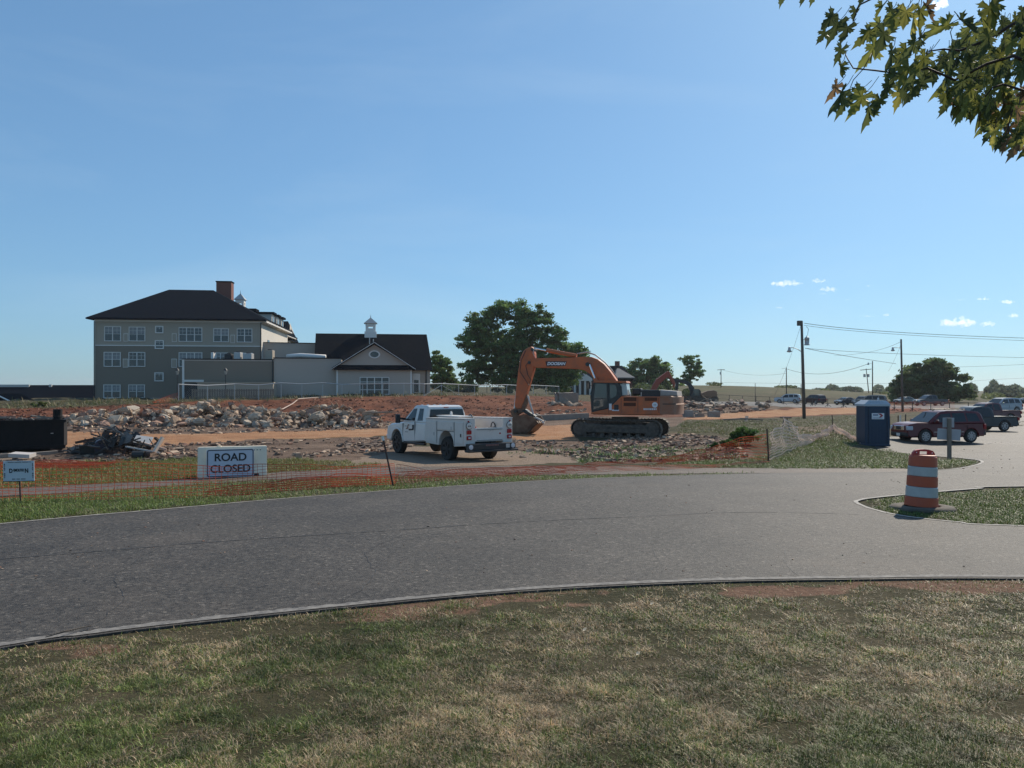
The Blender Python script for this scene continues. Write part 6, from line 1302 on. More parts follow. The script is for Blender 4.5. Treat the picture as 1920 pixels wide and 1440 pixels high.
for i in range(16): me = rock_mesh(100+i, 9+i % 6, 1+.35*(i % 3), .9, .65+.2*(i % 2)); me.materials.append(M_rock[[0, 1, 2, 0, 3, 0, 1, 3][i % 8]]); RM.append(me)
rr_ = random.Random(5); nb = 0
def put_rock(p, r, mesh=None, name='boulder', label='', cat='boulder', group=None):
    o = bpy.data.objects.new(name, mesh or rr_.choice(RM)); COL.objects.link(o); o.location = p; o.rotation_euler = (rr_.uniform(-.5, .5), rr_.uniform(-.5, .5), rr_.uniform(0, 6.28)); o.scale = (r, r, r); tag(o, label, cat, group); return o
top_x = [105, 160, 220, 300, 350, 400, 450, 500, 540, 565, 600, 640, 680, 720]; top_y = [782, 776, 770, 768, 760, 757, 765, 764, 772, 775, 766, 763, 776, 785]
for k in range(290):
    px = rr_.uniform(108, 705) if k % 4 else rr_.uniform(320, 670); yt = np.interp(px, top_x, top_y); f = rr_.random()**.85; py = 801-f*(801-yt)
    if px > 520 and py > 797: py -= 4
    d = 55+ (801-py)/(801-757)*5.0+rr_.uniform(-.6, .6); s = rr_.uniform(.25, .52)*(1.3 if rr_.random() < .15 else 1)*(1.12 if px < 300 else 1)
    if px > 520 and px < 590: s *= .8
    p = at(px, py, d); p.z = max(p.z, g(p.x, p.y)+.05); mi = rr_.randrange(16); f2 = (801-py)/max(1, 801-yt); lb = ['beige', 'grey', 'pinkish', 'beige', 'pale', 'beige', 'grey', 'pale'][mi % 8]+' boulder '+('on top' if f2 > .66 else 'halfway up' if f2 > .33 else 'at the foot')+' of the rubble row '+('behind the scrap pile' if px < 250 else 'above the road closed barrier' if px < 400 else 'in its middle' if px < 530 else 'toward its right end'); put_rock(p, s, RM[mi], label=lb, group='boulders in the long row below the clay bank')
def small_rubble():
    rr = np.random.default_rng(91); V = []; Fq = []; cols = []; cc = ((.46, .32, .21), (.32, .23, .16), (.2, .13, .09), (.54, .42, .3), (.34, .18, .11), (.12, .08, .06))
    for k in range(900):
        px = rr.uniform(104, 715); yt = float(np.interp(px, top_x, top_y)); f = rr.uniform()**.8; py = 802-f*(802-yt)+rr.uniform(-1, 1); d = 54.4+(801-py)/44*5.0+rr.uniform(-.5, .5); p = at(px, py, d); z = max(p.z-.14, g(p.x, p.y)+.03)
        s_ = .05+.2*rr.uniform()**2; pts = np.array([(-1, -1, -1), (1, -1, -1), (1, 1, -1), (-1, 1, -1), (-1, -1, 1), (1, -1, 1), (1, 1, 1), (-1, 1, 1)])*rr.uniform(.45, 1, (8, 3))*s_*np.array([rr.uniform(.7, 1.5), 1, rr.uniform(.5, 1)])
        an = rr.uniform(0, 6.28); ca, sa = math.cos(an), math.sin(an); Rm = np.array([[ca, -sa, 0], [sa, ca, 0], [0, 0, 1]])@np.array([[1, 0, 0], [0, .8, -.6], [0, .6, .8]]); b0 = len(V)*8
        V.append(pts@Rm.T+np.array([p.x, p.y, z])); Fq += [[b0+i for i in f_] for f_ in ((0, 3, 2, 1), (4, 5, 6, 7), (0, 1, 5, 4), (1, 2, 6, 5), (2, 3, 7, 6), (3, 0, 4, 7))]; cols.append(np.tile(np.array(cc[rr.integers(6)])*rr.uniform(.75, 1.2), (8, 1)))
    o = npmesh('rubble', np.concatenate(V), np.array(Fq), mat('small_rubble_mix', (1, 1, 1), .9, tint=True), np.concatenate(cols)); tag(o, 'fist to bucket sized rubble filling the gaps of the boulder row', 'rubble', kind='stuff')
small_rubble()
# heap of earth under the boulders so none hover
mb = MB()
for k in range(60):
    px = 100+k*10.3; yt = float(np.interp(px, top_x, top_y)); q0 = on(px, 54.6); q1 = at(px, yt+9, 60.5); q2 = on(px, 65); mid = q0.lerp(q1, .5); mb.v += [tuple(q0-Vector((0, 0, .3))), tuple(mid+Vector((0, 0, -.12+.25*rr_.random()))), tuple(q1+Vector((0, 0, -.15+.3*rr_.random()))), tuple(q2-Vector((0, 0, .3)))]
for k in range(59):
    for j in range(3): mb.f.append((4*k+j, 4*k+4+j, 4*k+5+j, 4*k+1+j)); mb.mi.append(0)
M_dirtheap = mat('dark_earth', (.09, .06, .045), .95, c2=(.17, .11, .08), ns=3, bump=.8, bs=6)
tag(mb.build('earth_heap', M_dirtheap, None, True), 'low heap of dark earth carrying the long row of boulders', 'earth heap', kind='stuff')
def chips(name, label, zones, seed, col=((.34, .235, .16), (.18, .12, .085), (.48, .35, .245), (.27, .14, .09), (.13, .085, .06)), lift=0):
    rr = np.random.default_rng(seed); V = []; Fq = []; cols = []
    for poly, n, smin, smax in zones:
        xs = [p[0] for p in poly]; yv = [p[1] for p in poly]; X = rr.uniform(min(xs), max(xs), n*2); Y = rr.uniform(min(yv), max(yv), n*2); ok = inpoly(X, Y, poly); X = X[ok][:n]; Y = Y[ok][:n]; D = depth(X, Y)
        x = (X-960)/F*D; z = ground(x, D)+lift; keep = rr.uniform(0, 1, len(x)) < np.clip((.6*fbm(x*.5, D*.5, seed)+.4*fbm(x*2, D*1.2, seed+1)-.38)*5, .06, 1); x, D, z = x[keep], D[keep], z[keep]
        for a, b, c in zip(x, D, z):
            s = smin+(smax-smin)*rr.uniform()**3; sc = np.array([s*rr.uniform(.6, 1.6), s*rr.uniform(.5, 1.2), s*rr.uniform(.25, .7)]); pts = np.array([(-1, -1, -1), (1, -1, -1), (1, 1, -1), (-1, 1, -1), (-1, -1, 1), (1, -1, 1), (1, 1, 1), (-1, 1, 1)])*rr.uniform(.45, 1, (8, 1))*sc
            an = rr.uniform(0, 6.28); til = rr.uniform(-.5, .5); ca, sa = math.cos(an), math.sin(an); ct, st = math.cos(til), math.sin(til); Rm = np.array([[ca, -sa, 0], [sa, ca, 0], [0, 0, 1]])@np.array([[1, 0, 0], [0, ct, -st], [0, st, ct]])
            k = len(V)*8; V.append(pts@Rm.T+np.array([a, b, c+sc[2]*.4])); Fq += [[k+i for i in f] for f in ((0, 3, 2, 1), (4, 5, 6, 7), (0, 1, 5, 4), (1, 2, 6, 5), (2, 3, 7, 6), (3, 0, 4, 7))]
            cols.append(np.tile(np.array(col[rr.integers(len(col))])*rr.uniform(.7, 1.2), (8, 1)))
    o = npmesh(name, np.concatenate(V), np.array(Fq), mat(name+'_mix', (1, 1, 1), .9, tint=True), np.concatenate(cols)); tag(o, label, 'rubble', kind='stuff'); return o
chips('rubble', 'small broken masonry and chips strewn over the bare ground', [([(300, 834), (500, 826), (740, 821), (800, 832), (720, 848), (600, 860), (470, 858), (300, 856)], 2600, .02, .13), ([(600, 832), (640, 826), (760, 835), (700, 850)], 300, .04, .2),
   ([(950, 826), (1100, 828), (1280, 814), (1350, 820), (1390, 838), (1400, 858), (1250, 866), (1100, 868), (1060, 856), (950, 842)], 5600, .02, .14), ([(110, 797), (310, 797), (760, 790), (900, 795), (720, 806), (520, 810), (310, 816), (110, 811)], 2200, .03, .2),
   ([(340, 757), (500, 752), (760, 748), (960, 760), (960, 786), (760, 792), (690, 775), (560, 762), (420, 757)], 160, .04, .14), ([(1280, 760), (1340, 754), (1430, 758), (1440, 770), (1340, 776), (1290, 778)], 700, .06, .35), ([(1000, 770), (1100, 766), (1100, 786), (1000, 786)], 250, .06, .25), ([(-20, 842), (100, 855), (300, 852), (340, 862), (100, 872), (-20, 868)], 700, .03, .13)], 51)
chips('clods', 'dark clods of red clay on the bank', [([(-50, 768), (300, 758), (600, 748), (960, 744), (1060, 745), (1000, 782), (700, 792), (640, 762), (300, 766), (0, 785)], 3500, .04, .16)], 52, col=((.12, .035, .02), (.17, .06, .03), (.22, .09, .05), (.3, .16, .1)))
# larger slabs at the right and centre
def slab(label, px, py, d, sx, sy, sz, rz=0, rx=0, m=None, name='concrete_block'):
    q_ = on(px, d); b = MB(); b.rbox((0, 0, sz/2), (sx, sy, sz), min(.05, sz*.2)); rr = random.Random(px)
    b.v = [(v[0]+rr.uniform(-.09, .09)*sx, v[1]+rr.uniform(-.09, .09)*sy, v[2]+rr.uniform(-.1, .1)*sz*(v[2] > .3*sz)) for v in b.v]
    o = b.build(name, m or M_conc, None, loc=q_-Vector((0, 0, .12*sz))); o.rotation_euler = (rx, 0, rz); return tag(o, label, 'concrete block')
slab('square grey concrete block standing in the dug out clay under the boom', 1062, 757, 79, 2.0, 1.4, 1.3, .15); slab('pale concrete slab leaning right of the excavator counterweight', 1291, 778, 66, .8, .5, .65, .3, -.3, name='concrete_slab'); slab('pale split concrete slab on the rubble right of the leaning slab', 1338, 778, 69, 1.0, .5, .6, -.1, -.15, name='concrete_slab')
slab('short pale footing fragment on the dark rubble heap', 1312, 777, 67, .7, .5, .3, .4, name='concrete_slab')
mb = MB(); a = gp(960, 790); b_ = gp(1102, 780); a = Vector(((965-960)/F*60, 60, g(.2, 60))); e = on(1102, 63); mb.bar((0, 0, .2), e-a+Vector((0, 0, .2)), .4, .5); o = mb.build('concrete_footing', M_conc, None, loc=a); tag(o, 'long low concrete footing wall between the bucket and the excavator tracks', 'footing')
for k in range(16):
    px = rr_.uniform(1030, 1100); put_rock(on(px, rr_.uniform(76.5, 78.5)), rr_.uniform(.2, .45), RM[rr_.choice([1, 5, 2])], 'rubble_lump', 'broken lump at the foot of the square concrete block', 'rubble lump', 'lumps at the foot of the square concrete block')
grass('strip_weeds', 'scattered green weeds growing through the rubble below the excavator', [(950, 850), (1060, 858), (1100, 868), (1300, 866), (1420, 858), (1380, 836), (1250, 840), (1050, 838)], 14000, .16, .012, (.10, .17, .05), (.2, .2, .08), .15, 39, clump=.45, bare=.3)
# mound pieces
mlab = 'dark broken lump on the rubble heap behind the orange counterweight'
for k in range(26):
    px = rr_.uniform(1292, 1440); d = rr_.uniform(84, 97); p = on(px, d); put_rock(p+Vector((0, 0, .1)), rr_.uniform(.2, .5), rr_.choice(RM[1::4]+RM[2:3]), 'rubble_lump', mlab, 'rubble lump', 'lumps on the heap behind the counterweight')
for k in range(40):
    px = rr_.uniform(945, 1330); py = rr_.uniform(830, 858); p = gp(px, py); put_rock(p, rr_.uniform(.07, .17), None, 'rubble_lump', 'knee high broken lump in the rubble strip below the excavator tracks', 'rubble lump', 'lumps in the strip below the tracks')
# long pale pipe on the bank, branch in the lot
P_ = [at(515, 771, 66), at(530, 767, 68), at(548, 758, 77), at(560, 752, 84), at(590, 749, 87), at(620, 747, 89)]
P_ = [Vector((p.x, p.y, max(p.z, g(p.x, p.y)+.06))) for p in P_]; mb = MB(); mb.tube(P_, .06, 6); tag(mb.build('drain_pipe', mat('pale_pipe', (.45, .33, .26), .6), None, True), 'long thin pale pipe lying down the clay bank', 'pipe')
for k, (x0, y0, x1, y1, d, lb) in enumerate([(618, 762, 645, 775, 59, 'long pale plank lying over the right end of the boulder row'), (390, 763, 398, 757, 59.5, 'short pale plank sticking up from the boulders in the middle'), (482, 773, 486, 762, 59, 'thin pale lath upright in the boulders')]):
    mb = MB(); mb.bar(at(x0, y0, d), at(x1, y1, d+.3), .16, .05); tag(mb.build('plank', mat('pale_wood', (.45, .36, .27), .8, c2=(.35, .28, .2), ns=5), None), lb, 'plank')
# ---------------- scrap pile ----------------
sc_c = on(215, 29.2); M_scr = [mat('scrap_dark', (.02, .018, .016), .7, c2=(.06, .045, .035), ns=6), mat('scrap_blue', (.04, .045, .043), .6, c2=(.02, .02, .02), ns=6), mat('scrap_rust', (.12, .06, .04), .8, c2=(.05, .032, .025), ns=6), mat('scrap_grey', (.2, .18, .16), .6, c2=(.1, .085, .07), ns=5)]
def scrap(name, label, m, fn, cat='scrap', group=None): b = MB(); fn(b); return tag(b.build(name, m, None), label, cat, group)
def A_(px, py, d): return at(px, py, d)
named = [('plank', 'pale beam leaning up at the right end of the scrap pile', mat('pinkish_timber', (.8, .58, .43), .8), (289, 848, 305, 820), 27.7, .13), ('pipe', 'long pinkish pipe sloping down to the right out of the scrap pile', mat('pinkish_pipe', (.6, .4, .3), .6), (257, 828, 312, 843), 28.6, .1),  # timber colour lightened to stand in for sunlight on the leaning beam
         ('pipe', 'long grey pipe slanting across the front of the scrap pile', M_steel, (235, 837, 300, 849), 27.8, .07), ('pipe', 'bent grey conduit at the top of the scrap pile', M_steel, (214, 819, 240, 810), 29.3, .06),
         ('beam', 'rusty beam ridge along the top left of the scrap pile', M_scr[2], (142, 830, 215, 815), 29.5, .14), ('beam', 'dark steel angle crossing behind the pale beam', M_scr[0], (291, 821, 300, 829), 28.6, .1), ('beam', 'dark steel bar sloping up to the right behind the pale beam', M_scr[0], (286, 836, 302, 824), 28.5, .08)]
for nm, lb, m, (x0, y0, x1, y1), d, w_ in named: scrap(nm, lb, m, lambda b: b.bar(A_(x0, y0, d), A_(x1, y1, d+.3), w_, w_*.7), cat=nm)
scrap('sheet_metal', 'bluish sheet metal panel facing the road at the left of the scrap pile', M_scr[1], lambda b: b.box(A_(164, 844, 28.1), (.52, .05, .36), rx=.3, rz=.1), 'sheet metal')
scrap('sheet_metal', 'dark triangular metal sheet peaking at the top of the scrap pile', M_scr[0], lambda b: b.add([A_(223, 820, 28.9), A_(240, 809.5, 29.1), A_(250, 822, 29.0), A_(236, 826, 28.7)], [(0, 1, 2, 3)]), 'sheet metal')
scrap('sheet_metal', 'grey pointed sheet jutting right from the scrap pile', M_steel, lambda b: b.box(A_(268, 825, 29), (.6, .5, .04), rx=.5, ry=.15, rz=.2), 'sheet metal')
scrap('tank', 'dark purple round drum in the middle of the scrap pile', mat('drum_purple', (.03, .025, .045), .5), lambda b: b.cyl(A_(192, 838, 28.2), A_(190, 836, 29), .27, 16), 'drum')
scrap('tank', 'blue black cylinder lying at the right foot of the scrap pile', M_scr[1], lambda b: b.cyl(A_(248, 853, 27.6), A_(270, 853, 27.7), .15, 14), 'cylinder'); scrap('tyre', 'brown round fitting right of the blue black cylinder', M_scr[2], lambda b: b.cyl(A_(272, 852.5, 27.6), A_(279, 852.5, 27.7), .12, 12), 'fitting')
for k in range(210):
    px = rr_.gauss(208, 40); 
    if not 128 < px < 300: continue
    hgt = 46*math.exp(-((px-222)/50)**2)+8; py = 858-rr_.random()*hgt; d = rr_.uniform(28, 29.6); p = at(px, py, d); p.z = max(p.z, g(p.x, p.y)+.04); L_ = rr_.uniform(.25, 1.0)*(.5 if k % 3 == 1 else 1); an = rr_.uniform(-.6, .6) if rr_.random() < .7 else rr_.uniform(-1.5, 1.5); v = Vector((math.cos(an), rr_.uniform(-.4, .4), math.sin(an)*.7))*L_/2; t_ = k % 3
    if t_ == 0: scrap('scrap_pipe', 'short tangled pipe in the scrap pile', rr_.choice(M_scr), lambda b: b.tube([p-v, p+Vector((0, 0, .06)), p+v], rr_.uniform(.012, .03), 6), 'scrap', 'short pipes in the scrap pile')
    elif t_ == 1: scrap('scrap_sheet', 'crumpled metal sheet in the scrap pile', rr_.choice(M_scr), lambda b: b.add([p-v+Vector((0, 0, -.1)), p+v*.7+Vector((0, -.1, -.12)), p+v+Vector((0, .05, .14)), p+Vector((0, .1, .2)), p-v*.8+Vector((0, .1, .1))], [(0, 1, 3), (1, 2, 3), (0, 3, 4)]), 'scrap', 'crumpled sheets in the scrap pile')
    else: scrap('scrap_bar', 'short bent bar in the scrap pile', rr_.choice(M_scr), lambda b: b.bar(p-v*1.4, p+v*1.4, .04, .03), 'scrap', 'short bars in the scrap pile')
for k in range(28): px = rr_.uniform(130, 285); p = on(px, rr_.uniform(28.4, 29.8)); p.z += .15+.45*math.exp(-((px-222)/45)**2)*rr_.random(); put_rock(p-Vector((0, 0, .12)), rr_.uniform(.12, .24), RM[1], 'scrap_lump', 'dark lump buried in the scrap pile', 'scrap', 'lumps in the scrap pile'); 
dk = RM[1].copy(); dk.materials.clear(); dk.materials.append(M_scr[0])
for o in COL.objects:
    if o.name.startswith('scrap_lump'): o.data = dk
scrap('slab', 'white broken slab lying above the demolition sign', mat('white_slab', (.55, .5, .45), .8), lambda b: b.box(at(42, 853, 27.5), (.75, .4, .13), rx=.1, ry=.05), 'slab'); scrap('kerbstone', 'long pale kerb piece lying left of the scrap pile', M_conc, lambda b: b.bar(at(-20, 856, 28), at(26, 853.5, 28.4), .16, .14), 'kerb piece'); scrap('kerbstone', 'pale kerb piece in front of the dumpster between the white slab and the scrap', M_conc, lambda b: b.bar(at(60, 852, 28.6), at(118, 847.5, 29.4), .2, .14), 'kerb piece')
# ---------------- dumpster ----------------
dc = on(120, 31.4); aD = R(27); t = thing('dumpster', 'long black steel roll off dumpster heaped with debris at the left edge', 'dumpster', dc, aD); M_dump = mat('black_steel', (.007, .007, .008), .75, c2=(.018, .016, .015), ns=4, spec=.25)
h_ = CZ-(789-HY)/F*31.4-dc.z; zb_ = .16; DM = Matrix.Translation(dc) @ Matrix.Rotation(aD, 4, 'Z')
b = MB(); b.box((-3.1, 1.11, zb_+.03), (6.2, 2.2, .08)); b.box((-3.1, .03, (h_+zb_)/2), (6.2, .06, h_-zb_)); b.box((-3.1, 2.19, (h_+zb_)/2), (6.2, .06, h_-zb_)); b.box((-.03, 1.11, (h_+zb_)/2), (.06, 2.1, h_-zb_)); b.box((-6.17, 1.11, (h_+zb_)/2), (.06, 2.1, h_-zb_)); b.box((-3.1, 1.11, h_*.75), (6, 2.0, .05)); b.build('box_shell', M_dump, t)
b = MB()
for y in (0, 2.22): b.box((-3.1, y, h_), (6.35, .12, .1))
b.box((0, 1.11, h_), (.12, 2.1, .1)); b.build('top_rim', M_dump, t)
b = MB(); b.box((-3.1, -.01, zb_+.04), (6.3, .1, .14)); b.box((-3.1, .7, .08), (6, .15, .16)); b.box((-3.1, 1.5, .08), (6, .15, .16)); b.build('skid', M_dump, t)
for i in range(7): b = MB(); b.box((-.5-i*.9, -.02, (h_+zb_)/2), (.07, .05, h_-zb_-.2)); b.build('rib', M_dump, t)
b = MB(); b.box((-.42, -.015, .75), (.1, .02, .025)); b.build('label_plate', M_trim, t)
o = MB(); o.lathe([(.17, 0), (.17, .22), (.19, .23), (.17, .25), (.17, .5), (.17, .52)], 14); tag(o.build('drum', M_dump, None, loc=DM @ Vector((-.24, .3, h_-.05))), 'black drum standing up at the right corner of the dumpster', 'drum')
for k in range(60):
    p = DM @ Vector((-rr_.uniform(.5, 3.2), rr_.uniform(.15, 1.6), h_+rr_.uniform(-.08, .12)+.05)); v = Vector((rr_.uniform(-.35, .35), rr_.uniform(-.2, .2), rr_.uniform(-.09, .09)))
    scrap('dumpster_debris', 'splintered debris piece on top of the black dumpster', rr_.choice([M_wood, M_conc, M_scr[2], M_scr[3]]), lambda b: b.bar(p-v, p+v, rr_.uniform(.03, .08), .04), 'debris', 'debris pieces on the dumpster')
# ---------------- barrier with ROAD CLOSED sign ----------------
a = gp(372, 898); e = gp(501, 890); a = Vector(((371-960)/F*21, 21, g(-8.5, 21))); e = Vector(((500-960)/F*21.6, 21.6, 0)); e.z = g(e.x, e.y); dvec = e-a; Lb = dvec.xy.length
t = thing('water_barrier', 'cream plastic barrier block carrying the road closed sign', 'barrier', a, math.atan2(dvec.y, dvec.x)); hb = .84; M_cr = mat('cream_plastic', (.88, .76, .57), .45, c2=(.78, .66, .48), ns=4)
b = MB(); prof = [(-.3, 0), (-.3, .12), (-.26, .2), (-.16, .45), (-.13, hb-.08), (-.1, hb), (.1, hb), (.13, hb-.08), (.16, .45), (.26, .2), (.3, .12), (.3, 0)]; vs = []
for x, f in ((0, .92), (.04, 1), (Lb-.04, 1), (Lb, .92)): vs += [(x, y*f, z*(.985 if f < 1 else 1)) for y, z in prof]
k = len(prof); fs = [(l*k+i, l*k+(i+1) % k, (l+1)*k+(i+1) % k, (l+1)*k+i) for l in range(3) for i in range(k)]+[tuple(range(k)), tuple(3*k+i for i in range(k))[::-1]]; b.add(vs, fs); bo = b.build('barrier_shell', M_cr, t, True, ang=35)
for i in range(2): b = MB(); b.box((.5+i*.95, -.302, .05), (.25, .03, .1)); b.build('fork_slot', M_black, bo)
b = MB(); b.lathe([(.06, 0), (.06, .03)], 12, Matrix.Translation((.55, 0, hb-.005))); b.build('filler_cap', M_cr, bo)
b = MB(); 
for i in range(4): b.box((Lb-.42+.08*i, -.128, hb-.12), (.035, .01, .06), ry=.2*i)
b.build('barrier_scrawl', M_write, bo)
sg = thing('road_closed_sign', 'white rectangular sign with black border reading ROAD CLOSED', 'sign', a, math.atan2(dvec.y, dvec.x)); M_sw = mat('sign_white', (.5, .54, .6), .5, c2=(.55, .58, .63), ns=3)
x0 = .23; x1 = x0+1.22; z0 = .03; z1 = z0+.76; y0 = -.335; yt = -.235; tilt = math.atan2(y0-yt, 1)
S = Matrix.Translation(((x0+x1)/2, -.3, (z0+z1)/2)) @ Matrix.Rotation(R(90-6), 4, 'X')
def plate(w_, h_, zz_, r=.05, th=.003):
    pts = []; 
    for cx, cy, a0 in ((w_/2-r, h_/2-r, 0), (-w_/2+r, h_/2-r, 90), (-w_/2+r, -h_/2+r, 180), (w_/2-r, -h_/2+r, 270)):
        for j in range(5): an = R(a0+j*22.5); pts.append((cx+r*math.cos(an), cy+r*math.sin(an)))
    k = len(pts); return [(x, y, zz_) for x, y in pts]+[(x, y, zz_-th) for x, y in pts], [tuple(range(k)), tuple(range(k, 2*k))[::-1]]+[(i, i+k, (i+1) % k+k, (i+1) % k) for i in range(k)]
b = MB(); b.add(*plate(1.22, .76, 0), S); so_ = b.build('sign_plate', M_sw, sg)
vo, fo = plate(1.19, .73, .004); vi, _ = plate(1.145, .685, .004, .035); b = MB(); k = 20; b.add(vo[:k]+vi[:k], [(i, (i+1) % k, (i+1) % k+k, i+k) for i in range(k)], S); b.build('sign_border', M_write, so_)
text('sign_lettering', 'ROAD', .29, M_write, so_, S @ Matrix.Translation((0, .15, .005)), bold=.006, sx=1.02); text('sign_lettering', 'CLOSED', .29, M_write, so_, S @ Matrix.Translation((0, -.16, .005)), bold=.006, sx=.96)
# demolition sign
ps = gp(34, 931); dS = ps.y; c_ = at(35, 883, 13.8); t = thing('demolition_sign', 'small white sign reading DEMOLITION on a rusty stake by the left edge', 'sign', (c_.x, c_.y, c_.z), R(-3)); S = Matrix.Rotation(R(90), 4, 'X') @ Matrix.Rotation(R(1.2), 4, 'Z'); ww = .575; hh = .36
M_ds = mat('demolition_white', (.48, .54, .6), .5, c2=(.54, .58, .62), ns=3)
b = MB(); b.box((0, 0, -.004), (ww, hh, .008), S); so_ = b.build('sign_plate', M_ds, t); b = MB(); b.box((0, -hh/2-.004, -.002), (ww, .012, .02), S); b.build('lower_edge', M_black, so_)
text('sign_lettering', 'D', .105, M_write, so_, S @ Matrix.Translation((-.145, .0, .002)), bold=.004, sx=.85); text('sign_lettering', 'EMOLITIO', .066, M_write, so_, S @ Matrix.Translation((.002, .012, .002)), bold=.003, sx=.66); text('sign_lettering', 'N', .105, M_write, so_, S @ Matrix.Translation((.148, .0, .002)), bold=.004, sx=.85)
for sx_, s1, s2 in ((-1, 'STAY', 'OUT'), (1, 'STAY', 'OUT')):
    for j, ch_ in enumerate(s1+' '+s2):
        if ch_ != ' ': text('side_lettering', ch_, .03, M_write, so_, S @ Matrix.Translation((sx_*.262, .12-.034*j, .002)), bold=.002)
b = MB()
for j in range(20): b.box((-.21+.0225*j, .158, .003), (.017 if j % 6 else .006, .012, .002), S)
b.build('small_print', M_write, so_); b = MB()
for j in range(12):
    if j not in (3, 7): b.box((-.115+.021*j, -.145, .003), (.015, .014, .002), S)
b.build('small_print', M_write, so_)
b = MB(); b.tube([(0, .03, -.9), (0, .03, .05), (0, .03, .19)], .014, 6); b.v = [(v[0]-.01-.04*(v[2]), v[1], v[2]) for v in b.v]; b.build('stake', M_rust, t)
# ---------------- traffic drum ----------------
pd = gp(1727, 955); t = thing('traffic_drum', 'orange and white striped traffic drum standing on the grass island', 'traffic drum', pd+Vector((0, 0, .03)), R(0)); t.rotation_euler = (R(0), R(2.5), R(8))
M_dor = mat('drum_orange', (.52, .09, .03), .5, c2=(.42, .085, .04), ns=6, bump=.05); M_dwh = mat('drum_white', (.5, .5, .47), .4, c2=(.4, .4, .38), ns=5, amt=.8)
bands = [(0.03, .19, .262, .250, M_dor), (.19, .365, .250, .240, M_dwh), (.365, .545, .240, .231, M_dor), (.545, .705, .231, .223, M_dwh), (.705, .88, .223, .21, M_dor)]
names = ['orange_band', 'white_band', 'orange_band', 'white_band', 'orange_band']
for (z0, z1, r0_, r1_, m), nm in zip(bands, names): b = MB(); b.lathe([(r0_-.012, z0), (r0_, z0+.008), (r1_+.006, z1-.012), (r1_-.006, z1)], 32); b.build(nm, m, t, True, ang=40)
b = MB(); b.lathe([(.205, .87), (.2, .9), (.17, .905), (.001, .905)], 32, caps=False); tp = b.build('drum_top', M_dor, t, True, ang=40)
outer = [(-.205, .885), (-.2, .93), (-.16, .975), (-.08, .995), (0, 1.0), (.08, .995), (.16, .975), (.2, .93), (.205, .885)]; inner = [(.085, .915), (.085, .962), (-.085, .962), (-.085, .915)]
b = MB()
for y0_, y1_ in ((-.028, .028),):
    b.prism([outer[0], outer[1], outer[2], (-.085, .962), (-.085, .915), (-.12, .885)], y0_, y1_); b.prism([outer[8], outer[7], outer[6], (.085, .962), (.085, .915), (.12, .885)], y0_, y1_); b.prism([(-.16, .975), (-.08, .995), (0, 1.0), (.08, .995), (.16, .975), (.085, .962), (-.085, .962)], y0_, y1_); b.prism([(-.085, .915), (.085, .915), (.12, .886), (-.12, .886)], y0_, y1_)
b.build('handle', mat('drum_red', (.42, .03, .025), .45), t)
for x in (-.145, .145): b = MB(); b.cyl((x, -.031, .94), (x, .031, .94), .01, 10); b.build('handle_hole', M_trim, t)
tb = thing('tyre_ring', 'flat dusty tyre ring lying around the foot of the striped drum', 'tyre ring', pd+Vector((0.02, 0, .022))); b = MB(); b.lathe([(.29, -.01), (.29, .04), (.33, .05), (.5, .035), (.53, .0), (.53, -.02)], 32, Matrix.Diagonal((1, .85, 1, 1)), caps=False); b.build('ring', mat('dusty_rubber', (.16, .13, .095), .9, c2=(.06, .05, .04), ns=8, bump=.3), tb, True)
# ---------------- portable toilet ----------------
pt = on(1637, 38.6); t = thing('portable_toilet', 'dark blue portable toilet with grey roof beside the maroon SUV', 'portable toilet', pt, R(-3)); M_pb = mat('blue_plastic', (.008, .03, .065), .5, c2=(.012, .038, .075), ns=3); M_pg = mat('grey_plastic', (.42, .45, .48), .5); s = 38.6/F
w_ = 1.16; h_ = 2.05
b = MB(); b.rbox((0, .1, h_/2+.05), (w_, w_, h_-.1), .04); b.build('cabin', M_pb, t)
b = MB(); b.rbox((0, .1, .06), (w_+.1, w_+.16, .12), .03); b.build('base_skid', M_pb, t)
for sx_ in (-1, 1):
    b = MB(); b.rbox((sx_*(w_/2-.04), -.49, h_/2), (.12, .08, h_-.1), .02); b.build('corner_post', M_pb, t)
b = MB(); b.rbox((0, -.5, h_/2), (w_*.72, .04, h_*.88), .015); b.build('back_panel', M_pb, t)
for i in range(5): b = MB(); b.box((-.33+.165*i, -.523, h_*.3), (.03, .012, h_*.42)); b.build('panel_rib', M_pb, t)
b = MB(); b.rbox((w_/2+.01, .1, h_/2), (.04, w_*.75, h_*.9), .015); dd_ = b.build('door', M_pb, t); b = MB(); b.box((w_/2+.035, -.35, h_*.9), (.02, .1, .08)); b.build('latch', M_pg, dd_)
b = MB(); zt = h_; b.add([(-w_/2-.05, -.52, zt-.06), (w_/2+.05, -.52, zt-.06), (w_/2+.05, .73, zt-.06), (-w_/2-.05, .73, zt-.06), (-w_/2-.05, -.52, zt+.04), (w_/2+.05, -.52, zt+.04), (w_/2+.05, .73, zt+.04), (-w_/2-.05, .73, zt+.04), (-w_/2+.22, -.35, zt+.24), (w_/2-.08, -.35, zt+.22), (w_/2-.08, .6, zt+.22), (-w_/2+.22, .6, zt+.24)],
  [(3, 2, 1, 0), (0, 1, 5, 4), (1, 2, 6, 5), (2, 3, 7, 6), (3, 0, 4, 7), (4, 5, 9, 8), (5, 6, 10, 9), (6, 7, 11, 10), (7, 4, 8, 11), (8, 9, 10, 11)]); rf_ = b.build('roof', M_pg, t)
for i in range(5): b = MB(); b.bar((-.32+.155*i, -.46, zt+.115), (-.28+.14*i, -.36, zt+.235), .05, .03); b.build('roof_rib', M_pg, rf_)
b = MB(); b.cyl((w_/2-.1, .55, 0), (w_/2-.1, .55, zt+.35), .05, 8); b.build('vent_pipe', M_pg, t)
